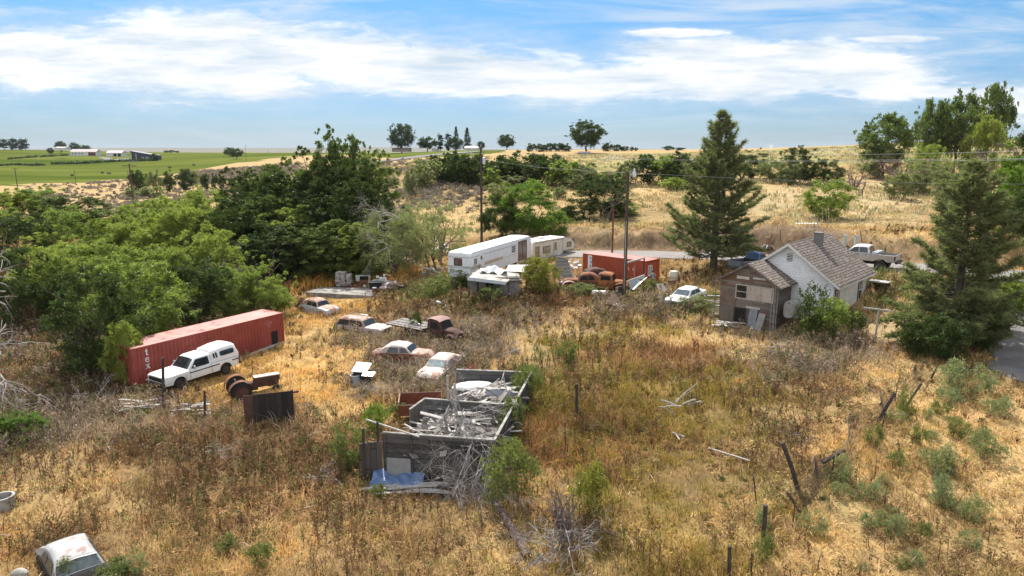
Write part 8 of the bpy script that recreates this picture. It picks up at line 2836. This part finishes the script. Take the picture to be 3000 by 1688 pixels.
# the man: one skinned body, back turned, looking at the container end
def person(px, Y, label):
    p = P(px, 844, Y)
    z0 = hz(p.x, Y) - 0.02
    t = thing('person', label, 'person', (p.x, Y, z0), R(8))
    J = [(0, 0, 0.95, .135, .10), (0, 0, 1.12, .14, .10), (0, 0.01, 1.32, .165, .105), (0, 0.02, 1.44, .12, .085), (0, 0.03, 1.52, .052, .055), (0, 0.04, 1.60, .07, .08), (0, 0.045, 1.70, .08, .095), (0, 0.04, 1.77, .05, .06)]
    E = [(i, i + 1) for i in range(7)]
    def chain(start, pts):
        prev = start
        for q_ in pts:
            J.append(q_)
            E.append((prev, len(J) - 1))
            prev = len(J) - 1
        return prev
    for s_ in (-1, 1):
        chain(0, [(s_ * 0.10, 0, 0.86, .085, .085), (s_ * 0.11, 0.02, 0.48, .058, .06), (s_ * 0.12, 0, 0.10, .042, .045), (s_ * 0.125, 0.12, 0.04, .042, .035)])
        if s_ < 0:   # left arm raised towards the wall
            w = chain(3, [(s_ * 0.19, 0.02, 1.42, .055, .055), (s_ * 0.27, 0.10, 1.18, .042, .042), (s_ * 0.24, 0.32, 1.24, .030, .030), (s_ * 0.23, 0.40, 1.27, .034, .018)])
            fd = Vector((0.0, 1.0, 0.1))
        else:
            w = chain(3, [(s_ * 0.19, 0.02, 1.42, .055, .055), (s_ * 0.25, 0.0, 1.15, .042, .042), (s_ * 0.26, 0.07, 0.92, .030, .030), (s_ * 0.26, 0.09, 0.84, .034, .018)])
            fd = Vector((0.0, 0.15, -1.0))
        hp = Vector(J[w][:3])
        for k in range(4):
            sx = (k - 1.5) * 0.020
            L_ = (0.075, 0.085, 0.08, 0.06)[k]
            a_ = hp + Vector((sx, 0, 0)) + fd * 0.04
            chain(w, [(*a_, .010, .010), (*(a_ + fd * L_ * 0.5 + Vector((0, 0.006, 0))), .009, .009), (*(a_ + fd * L_ + Vector((0, 0.02, 0))), .008, .008)])
        a_ = hp + Vector((-s_ * 0.03, 0.01, 0)) - fd * 0.02
        chain(w, [(*a_, .011, .011), (*(a_ + fd * 0.05 + Vector((-s_ * 0.02, 0.01, 0))), .009, .009)])
    me = bpy.data.meshes.new('person_body')
    me.from_pydata([j[:3] for j in J], E, [])
    o = place('body', me, None, t)
    md = o.modifiers.new('skin', 'SKIN')
    md.use_smooth_shade = True
    for v_, j in zip(me.skin_vertices[0].data, J):
        v_.radius = (j[3], j[4])
    me.skin_vertices[0].data[0].use_root = True
    o.modifiers.new('sub', 'SUBSURF').levels = 1
    m_, n_ = newmat('shirt_trousers_and_skin')
    tc = n_.n('ShaderNodeTexCoord')
    sp_ = n_.n('ShaderNodeSeparateXYZ')
    n_.link(tc.outputs['Object'], sp_.inputs[0])
    ns = n_.noise(tc.outputs['Object'], 14, 4)
    shirt = n_.mix(ns, (0.16, 0.20, 0.235), (0.25, 0.29, 0.32))
    pants = n_.mix(ns, (0.012, 0.016, 0.028), (0.03, 0.035, 0.05))
    c_ = n_.mix(n_.math('GREATER_THAN', sp_.outputs[2], 0.98), pants, shirt)
    c_ = n_.mix(n_.math('GREATER_THAN', sp_.outputs[2], 1.475), c_, (0.42, 0.24, 0.17))
    ax = n_.math('ABSOLUTE', sp_.outputs[0])
    arm = n_.math('MULTIPLY', n_.math('GREATER_THAN', ax, 0.205), n_.math('LESS_THAN', sp_.outputs[2], 1.26))
    arm = n_.math('MULTIPLY', arm, n_.math('GREATER_THAN', sp_.outputs[2], 0.7))
    c_ = n_.mix(arm, c_, (0.42, 0.24, 0.17))
    c_ = n_.mix(n_.math('LESS_THAN', sp_.outputs[2], 0.09), c_, (0.03, 0.02, 0.015))
    pbsdf(n_, c_, 0.85, 0, ns, 0.2, 0.01, 0.2)
    me.materials.append(m_)
    m = MB()
    m.lathe([(0.105, 1.70), (0.107, 1.75), (0.09, 1.80), (0.05, 1.83), (0.001, 1.835)], 14, (0, 0.045, 0))
    m.loft([[(x, 0.13 + 0.09 * math.sqrt(max(0, 1 - (x / 0.09) ** 2)) * k, 1.705 - 0.02 * k) for x in (-0.085, -0.05, 0, 0.05, 0.085)] for k in (0, 1)], closed=False, cap=False)
    m.build('cap', plain('dark_brown_cap', (0.07, 0.035, 0.025), 0.9), t)
    MB().lathe([(0.085, 1.62), (0.096, 1.66), (0.10, 1.70)], 12, (0, 0.035, 0)).build('hair', plain('dark_hair', (0.03, 0.02, 0.015), 0.8), t)
    f = MB()
    f.tube([(0, 0.135, 1.67), (0, 0.155, 1.635), (0, 0.135, 1.625)], [0.012, 0.016, 0.010], 5)
    for s_ in (-1, 1):
        f.lathe([(0.001, 0.0), (0.012, 0.004), (0.012, 0.012), (0.001, 0.014)], 8, (s_ * 0.032, 0.125, 1.675), 'y')
        f.tube([(s_ * 0.088, 0.04, 1.69), (s_ * 0.10, 0.035, 1.67), (s_ * 0.09, 0.04, 1.64)], 0.014, 5)
    f.box((0, 0.128, 1.59), (0.045, 0.01, 0.008))
    f.build('face', plain('skin_tone', (0.40, 0.23, 0.165), 0.6), t)
    skip(p.x, Y, 0.5)
    return t


person(1912, 64.6, 'person in grey blue shirt and dark cap, back turned, by the orange red container')
q = P(1972, 838, 67.0)
t = thing('plastic_barrel', 'pale beige upright barrel behind the white sedan', 'barrel', (q.x, q.y, hz(q.x, q.y)))
MB().lathe([(0.42, 0), (0.45, 0.1), (0.45, 0.55), (0.47, 0.58), (0.45, 0.62), (0.45, 0.9), (0.38, 1.0), (0.37, 1.08), (0.001, 1.08)], 20).build('barrel', weathered('beige_plastic', (0.55, 0.50, 0.43), (0.64, 0.60, 0.53), 2, 0.6), t)
q = P(1958, 845, 65.0)
m = MB()
for k in range(7):
    m.lathe([(0.30 + 0.02 * math.cos(R(a)), 0.02 * math.sin(R(a)) + 0.10 * k) for a in range(0, 361, 90)], 14, (0, 0, 0.25), 'x')
m.box((0.3, 0, 0.2), (0.9, 0.5, 0.06)).tube([(-0.1, -0.2, 0.5), (0.8, 0.1, 0.6)], 0.04, 5)
tag(m.build('rusty_coil', M_rustdark, None, (q.x, q.y, hz(q.x, q.y)), R(-20)), 'dark rusty coil of rings on a frame, beside the beige barrel', 'coil')
q = P(1941, 858, 62.0)
tag(MB().slab([(-0.55, -0.3, 0.05), (0.55, -0.3, 0.0), (0.5, 0.3, 0.75), (-0.5, 0.3, 0.8)], 0.06).build('pale_slab', weathered('pale_cream_board', (0.56, 0.50, 0.42), (0.66, 0.61, 0.53), 2, 0.8), None, (q.x, q.y, hz(q.x, q.y)), R(15)), 'pale cream board tilted against junk left of the white sedan', 'board')
q = P(1755, 878, 61.5)
o = MB().cyl((-0.65, 0, 0.25), (0.65, 0, 0.25), 0.26, 16).build('white_tank', weathered('ribbed_white_tank', (0.62, 0.60, 0.56), (0.74, 0.72, 0.68), 4, 0.6), None, (q.x, q.y, hz(q.x, q.y) + 0.15), R(-18))
tag(o, 'white cylindrical tank lying in the grass below the rusted cab shells', 'tank')
q = P(1796, 905, 58.5)
t = thing('metal_hopper', 'rusty cone shaped hopper upside down in the weeds left of the lamp pole', 'hopper', (q.x, q.y, hz(q.x, q.y)), R(20))
MB().lathe([(0.72, 0.25), (0.70, 0.3), (0.16, 1.0), (0.14, 1.12)], 18).build('cone', M_rustpink, t)
for k in range(3):
    MB().tube([(0.55 * math.cos(2.1 * k), 0.55 * math.sin(2.1 * k), 0.4), (0.7 * math.cos(2.1 * k), 0.7 * math.sin(2.1 * k), -0.1)], 0.03, 5).build('leg', M_steel, t)
q = P(1804, 915, 57.5)
tag(MB().box((0, 0, 0.3), (0.6, 0.25, 0.1), Matrix.Rotation(0.3, 3, 'Y')).box((0.2, 0.1, 0.35), (0.3, 0.2, 0.15)).build('white_scrap', M_white, None, (q.x, q.y, hz(q.x, q.y) + 0.1)), 'small piece of white scrap under the rusty hopper', 'scrap')
q = P(1816, 872, 60.5)
tag(MB().box((0, 0, 0.5), (0.5, 0.4, 1.0)).box((0.0, 0, 1.05), (0.36, 0.3, 0.2)).tube([(0.1, 0, 1.1), (0.15, 0, 1.5)], 0.04, 5).box((-0.3, 0, 0.7), (0.25, 0.1, 0.3)).build('electric_box', M_black, None, (q.x, q.y, hz(q.x, q.y))), 'dark electric box at the foot of the lamp pole', 'box')
q = G(1262, 900)
for (px, py, lab) in ((1290, 897, 'scrap of white plastic in the green weeds left of the root cellar'), (1645, 838, 'white lump at the left of the rusted cab shells')):
    q = G(px, py)
    tag(MB().box((0, 0, 0.35), (0.7, 0.3, 0.12), Matrix.Rotation(0.2, 3, 'Y')).box((0.2, 0.05, 0.42), (0.3, 0.2, 0.14), Matrix.Rotation(0.5, 3, 'Z')).build('white_scrap', M_white, None, q), lab, 'scrap')
# stump and pedestals on the road bank
q = G(2250, 728)
t = thing('tree_stump', 'torn brown tree stump with roots on the bank beyond the house', 'stump', q)
m = MB()
m.loft([[((0.38 - 0.16 * z) * (1 + 0.18 * math.sin(3 * a + z)) * math.cos(a), (0.38 - 0.16 * z) * (1 + 0.18 * math.sin(3 * a + z)) * math.sin(a), z * 1.3) for a in [i * 0.5236 for i in range(12)]] for z in (0, 0.3, 0.7, 1.0)], cap=True)
m.build('trunk', weathered('torn_wood', (0.20, 0.11, 0.07), (0.32, 0.20, 0.13), 4, 0.9), t)
for k in range(6):
    a = k * 1.05
    m = MB(); limb(m, (0.2 * math.cos(a), 0.2 * math.sin(a), 0.4), (1.15 * math.cos(a), 0.9 * math.sin(a), -0.25), 0.13, 0.04, 6, 4, 0.1, 0.05); m.build('root', M_plank, t)
for (px, py, lab) in ((2473, 722, 'left of two pale utility boxes behind the house roof'), (2507, 722, 'right of two pale utility boxes behind the house roof')):
    q = G(px, py)
    h_ = P(px, 690, q.y).z - q.z
    t = thing('utility_box', lab, 'utility box', q)
    MB().box((0, 0, h_ / 2), (0.32, 0.3, h_)).build('cabinet', weathered('pale_green_paint', (0.42, 0.47, 0.42), (0.50, 0.54, 0.48), 2, 0.6), t)
    MB().box((0, 0, h_ + 0.02), (0.38, 0.36, 0.05)).build('lid', M_galv, t)

# ------------------------------------------------------------------ poles and wires
def pole(px, py, top, r, label, name='utility_pole', mat=None, cat='pole', Y=None):
    q = G(px, py) if Y is None else Vector((P(px, 844, Y).x, Y, hz(P(px, 844, Y).x, Y)))
    h = P(px, top, q.y).z - q.z
    t = thing(name, label, cat, q)
    MB().tube([(0, 0, -0.5), (0.02, 0, h * 0.5), (0, 0, h)], [r, r * 0.9, r * 0.75], 10).build('shaft', mat or M_pole, t)
    return t, h, q


t, h, q = pole(1411, 712, 430, 0.19, 'tall wooden power pole with a transformer, left of the round green tree')
POLE1 = q + Vector((0, 0, h))
MB().lathe([(0.001, 0.55), (0.2, 0.5), (0.24, 0.42), (0.24, -0.42), (0.001, -0.45)], 14, (0.42, -0.1, P(1411, 472, q.y).z - q.z)).build('transformer', M_galv, t)
MB().beam((0, -0.1, h - 0.9), (0.42, -0.1, h - 0.9), 0.08, 0.08).tube([(0, -0.1, h), (0, -0.1, h + 0.35)], 0.05, 6).build('bracket', M_galv, t)
t, h, q = pole(1829, 868, 505, 0.165, 'wooden pole with a yard lamp in front of the orange red container', Y=60.8)
POLE2 = q + Vector((0, 0, h))
m = MB(); m.tube([(0.1, 0, h - 0.6), (0.3, 0, h - 0.15), (0.5, 0, h + 0.02)], 0.03, 6); m.build('lamp_arm', M_galv, t)
lamp = MB().lathe([(0.001, 0.42), (0.08, 0.40), (0.10, 0.2), (0.20, 0.08), (0.21, 0.0)], 14, (0.55, 0, h - 0.1)).build('lamp_head', M_galv, t)
MB().lathe([(0.20, 0.0), (0.20, -0.18), (0.16, -0.32), (0.001, -0.34)], 14, (0.55, 0, h - 0.1)).build('lamp_glass', plain('frosted_glass', (0.72, 0.74, 0.74), 0.2), lamp)
MB().tube([(-0.05, -0.17, 0), (-0.05, -0.15, h * 0.62)], 0.03, 5).build('conduit', M_galv, t)
t, h, q = pole(1793, 748, 606, 0.12, 'rusty steel pipe standing beyond the orange red container', 'steel_pipe', M_rust, 'pipe')
MB().lathe([(0.10, h), (0.12, h + 0.05), (0.05, h + 0.12), (0.05, h + 0.3)], 10).build('cap', M_steel, t)
for (px, py, top, cr, lab) in ((392, 612, 480, 1.6, 'wooden pole with a crossarm rising from the left grove'), (52, 556, 492, 1.4, 'wooden pole with a crossarm at the far left by the pasture'), (222, 533, 499, 0, 'thin post in the pasture near the leftmost cow'), (376, 526, 500, 0, 'thin post at the pasture edge behind the crossarm pole'), (722, 470, 423, 0, 'thin pole beside the round tree at the pasture edge'), (1111, 462, 441, 0, 'thin post at the end of the far pasture above the dark grove'), (1373, 448, 436, 0, 'short pole by the hilltop farm roofs'), (786, 449, 437, 0, 'tiny pole on the skyline left of the dark grove'), (896, 452, 430, 0, 'slim pole on the skyline at the left of the dark grove')):
    t, h, q = pole(px, py, top, 0.16 if cr else 0.12, lab)
    if cr:
        MB().beam((-cr, 0, h - 0.45), (cr, 0, h - 0.45), 0.14, 0.16).build('crossarm', M_pole, t)


def wire(pts, label, r=0.010, name='power_line'):
    pts = [P(*p_) for p_ in pts]
    c = catmull(pts, 8)
    m = MB()
    m.tube([p_ - c[0] for p_ in c], r, 4, cap=False)
    tag(m.build(name, M_wire, None, c[0]), label, 'wire', 'power lines')


YP = POLE1.y
wire([(1411, 428, YP), (1600, 441, YP - 4), (1900, 453, YP - 12), (2300, 455, YP - 24), (2700, 450, YP - 36), (3100, 440, YP - 50)], 'topmost power line running right from the transformer pole')
wire([(1411, 438, YP), (1600, 453, YP - 4), (1990, 467, YP - 14), (2300, 470, YP - 24), (2700, 468, YP - 36), (3100, 463, YP - 50)], 'second power line from the top, right of the transformer pole')
wire([(1411, 440, YP + 0.6), (1600, 456, YP - 3.5), (1990, 471, YP - 13.5), (2300, 474, YP - 23.5), (2700, 472, YP - 35.5), (3100, 467, YP - 49.5)], 'third power line from the top, close below the second')
wire([(1418, 468, YP), (1600, 492, YP - 14), (1831, 506, POLE2.y)], 'service wire from the transformer to the lamp pole')
wire([(1831, 506, POLE2.y), (2050, 517, POLE2.y - 1), (2300, 528, POLE2.y - 3), (2700, 537, POLE2.y - 6), (3100, 540, POLE2.y - 9)], 'lowest wire running right from the lamp pole across the pines')

# ------------------------------------------------------------------ far farms and cows
def farm(px0, px1, py, top, label, name, wallm, roofm, depth=9.0, kind='gable', cat='farm building', Y=None):
    g_ = G((px0 + px1) / 2, py) if Y is None else P((px0 + px1) / 2, py, Y)
    k = (g_.y * CP + (CAMZ - g_.z) * SP) / 2000
    L = (px1 - px0) * k
    H = P((px0 + px1) / 2, top, g_.y).z - g_.z
    t = thing(name, label, cat, g_)
    m = MB()
    if kind == 'gable':
        hw_ = H * 0.62
        m.box((0, depth / 2, hw_ / 2 - 0.5), (L, depth, hw_ + 1.0)); m.build('walls', wallm, t)
        r_ = MB(); r_.prism([(-0.4, hw_ - 0.1), (depth / 2, H), (depth + 0.4, hw_ - 0.1)], -L / 2 - 0.3, L / 2 + 0.3)
        me = r_.build('roof', roofm, t); me.rotation_euler = (0, 0, R(90)); me.scale = (1, -1, 1)
    else:
        m.prism([(-L / 2, -1.0), (L / 2, -1.0), (L / 2, H * 0.52), (-L / 2, H * 0.96)], 0, depth); m.build('walls', wallm, t)
        r_ = MB(); r_.slab([(-L / 2 - 0.4, -0.5, H), (-L / 2 - 0.4, depth + 0.5, H), (L / 2 + 0.4, depth + 0.5, H * 0.55), (L / 2 + 0.4, -0.5, H * 0.55)][::-1], 0.25); r_.build('roof', roofm, t)
    return t, L, H


M_farmwall = plain('farm_white_wall', (0.66, 0.66, 0.66), 0.7)
M_farmroof = plain('farm_pale_roof', (0.55, 0.46, 0.46), 0.6)
M_barn = planks('slate_barn_siding', (0.055, 0.065, 0.085), (0.075, 0.085, 0.105), 0.3, 8, vertical=True)
t, L, H = farm(207, 283, 457, 437, 'long white farmhouse with a pale roof on the left skyline', 'farmhouse', M_farmwall, M_farmroof)
for x in (-0.42, -0.3, -0.16, -0.05):
    MB().box((L * x, -0.05, H * 0.32), (1.2, 0.1, 1.1)).build('window', M_glass, t)
MB().box((L * 0.33, -0.06, H * 0.28), (L * 0.28, 0.12, H * 0.5)).build('carport', weathered('dark_red_wood', (0.10, 0.03, 0.025), (0.14, 0.045, 0.035), 2, 0.8), t)
t, L, H = farm(312, 358, 459, 441, 'white garage with two dark doors left of the slant-roofed barn', 'garage', M_farmwall, M_farmroof)
for x in (0.05, 0.33):
    MB().box((L * x, -0.06, H * 0.26), (L * 0.2, 0.12, H * 0.44)).build('garage_door', M_dark, t)
t, L, H = farm(384, 457, 471, 442, 'dark slate barn with a slanting roof and small white framed windows', 'barn', M_barn, plain('black_metal_roof', (0.03, 0.032, 0.04), 0.5), 10, 'shed', 'barn')
for x in (-0.02, 0.13, 0.24, 0.4):
    f = MB()
    f.box((L * x, -0.05, H * 0.30), (1.5, 0.1, 1.2)); o = f.build('window', M_white, t)
    MB().box((L * x, -0.12, H * 0.30), (1.1, 0.06, 0.85)).build('pane', M_glass, o)
MB().box((-L * 0.28, -0.06, H * 0.26), (0.3, 0.1, H * 0.9)).box((-L * 0.475, -0.06, H * 0.42), (0.3, 0.1, H * 0.85)).build('corner_trim', M_white, t)
MB().box((-L * 0.38, -0.05, H * 0.2), (2.2, 0.1, H * 0.38)).box((-L * 0.2, -0.05, H * 0.16), (1.4, 0.1, H * 0.32)).build('barn_door', M_dark, t)
farm(160, 190, 437, 430, 'long low white shed on the far left skyline', 'farm_shed', M_farmwall, M_farmroof, Y=650)
farm(1362, 1412, 442, 428, 'white hilltop farm roof right of the dark fir', 'farm_shed', M_farmwall, M_farmroof, Y=440)
farm(1148, 1200, 441, 433, 'low brown roofed farm building under the skyline cottonwood', 'farm_shed', plain('tan_wall', (0.32, 0.26, 0.22), 0.8), plain('brown_roof', (0.25, 0.18, 0.16), 0.8), Y=465)
farm(1265, 1283, 441, 433, 'small white farm building beside the columnar trees', 'farm_shed', M_farmwall, M_farmroof, Y=462)
farm(1700, 1730, 455, 444, 'small white building under the large round skyline tree', 'farm_shed', M_farmwall, M_farmroof, Y=292)
dr_ = [G(300, 462), G(330, 470), G(365, 466), G(395, 474)]
ribbon('farm_driveway', catmull([v + Vector((0, 0, 0.2)) for v in dr_], 6), 4.0, M_gravel, 0.15, 0.6)


def cow(px, py, rz, label):
    q = G(px, py)
    m = MB()
    secs = []
    for (x, zc, w, h) in ((-1.0, 1.05, 0.1, 0.12), (-0.95, 1.02, 0.3, 0.33), (-0.5, 0.98, 0.36, 0.38), (0.2, 0.95, 0.38, 0.42), (0.7, 1.0, 0.32, 0.38), (0.95, 1.05, 0.18, 0.25), (1.15, 1.0, 0.13, 0.18), (1.4, 0.80, 0.13, 0.17), (1.62, 0.62, 0.09, 0.11), (1.72, 0.58, 0.04, 0.05)):
        secs.append([(x, w * math.cos(R(a)), zc + h * math.sin(R(a))) for a in range(0, 360, 36)])
    m.loft(secs)
    for (x, y) in ((-0.75, 0.2), (-0.75, -0.2), (0.65, 0.2), (0.65, -0.2)):
        m.tube([(x, y, 0.9), (x + (0.08 if x < 0 else -0.02), y, 0.48), (x, y, 0.0)], [0.13, 0.07, 0.055], 6)
    m.tube([(-1.0, 0, 1.2), (-1.08, 0, 0.8), (-1.06, 0, 0.45)], [0.03, 0.02, 0.04], 5)
    for s_ in (-1, 1):
        m.tube([(1.3, s_ * 0.1, 0.95), (1.28, s_ * 0.25, 0.95)], [0.05, 0.02], 5)
    o = m.build('cow', plain('black_hide', (0.012, 0.011, 0.011), 0.8), None, q, rz)
    tag(o, label, 'cow')


cow(212, 518, R(160), 'black cow grazing by the thin post, leftmost in the pasture')
cow(300, 510, R(80), 'black cow seen end on, in the middle of the pasture')
cow(320, 512, R(185), 'black cow grazing just right of the end-on cow')
cow(497, 494, R(10), 'tiny black cow far out in the pasture')
cow(568, 487, R(170), 'tiny black cow farthest right in the pasture')

# sprinkler water over the crop
pts, szs = [], []
for (px, py, Y, hgt, run) in ((1742, 478, 185, 2.2, 8), (1760, 482, 182, 2.0, 9), (2256, 464, 215, 2.4, 2), (2370, 470, 200, 1.6, 8), (2420, 468, 205, 1.5, 9), (1290, 470, 255, 2, 5), (1330, 468, 255, 1.8, 8)):
    o0 = P(px, py, Y)
    o0.z = hz(o0.x, Y) + 0.8
    n = 260
    s_ = rng.random(n) ** 0.8
    sd = 1 if px != 2256 else 0.15
    x = o0.x + run * s_ * sd + rng.normal(0, 0.2, n) * (0.3 + 2 * s_)
    z = o0.z + 4 * hgt * s_ * (1 - s_) + hgt * 0.25 * (1 - s_) + rng.normal(0, 0.25, n) * (0.3 + 2.2 * s_)
    pts.append(np.stack([x, o0.y + rng.normal(0, 0.6, n), z], 1))
pts = np.concatenate(pts)
v, f, _ = leaves(pts, np.zeros_like(pts), 0.13, np.zeros(len(pts)), 0.8)
tag(place('water_spray', raw_mesh('water_spray', v, f, 4, {'col': np.full((len(v), 3), 0.8)}), grassmat('water_drops', 0.5)), 'fine white sprinkler spray drifting over the crop field', kind='stuff')
build_grass()
build_weeds()
build_clumps()
build_litter()
build_far_cover()

# thin summer haze: one closed box of even air round the whole scene
hb = MB().box((0, 7000, 24), (60000, 18000, 56)).build('haze', None)
hb.display_type = 'WIRE'
m_, n_ = newmat('haze_air')
pv = n_.n('ShaderNodeVolumePrincipled')
pv.inputs['Color'].default_value = (0.80, 0.88, 1.0, 1)
pv.inputs['Density'].default_value = 0.00004
n_.link(pv.outputs[0], n_.n('ShaderNodeOutputMaterial').inputs['Volume'])
hb.data.materials.append(m_)
tag(hb, kind='stuff')
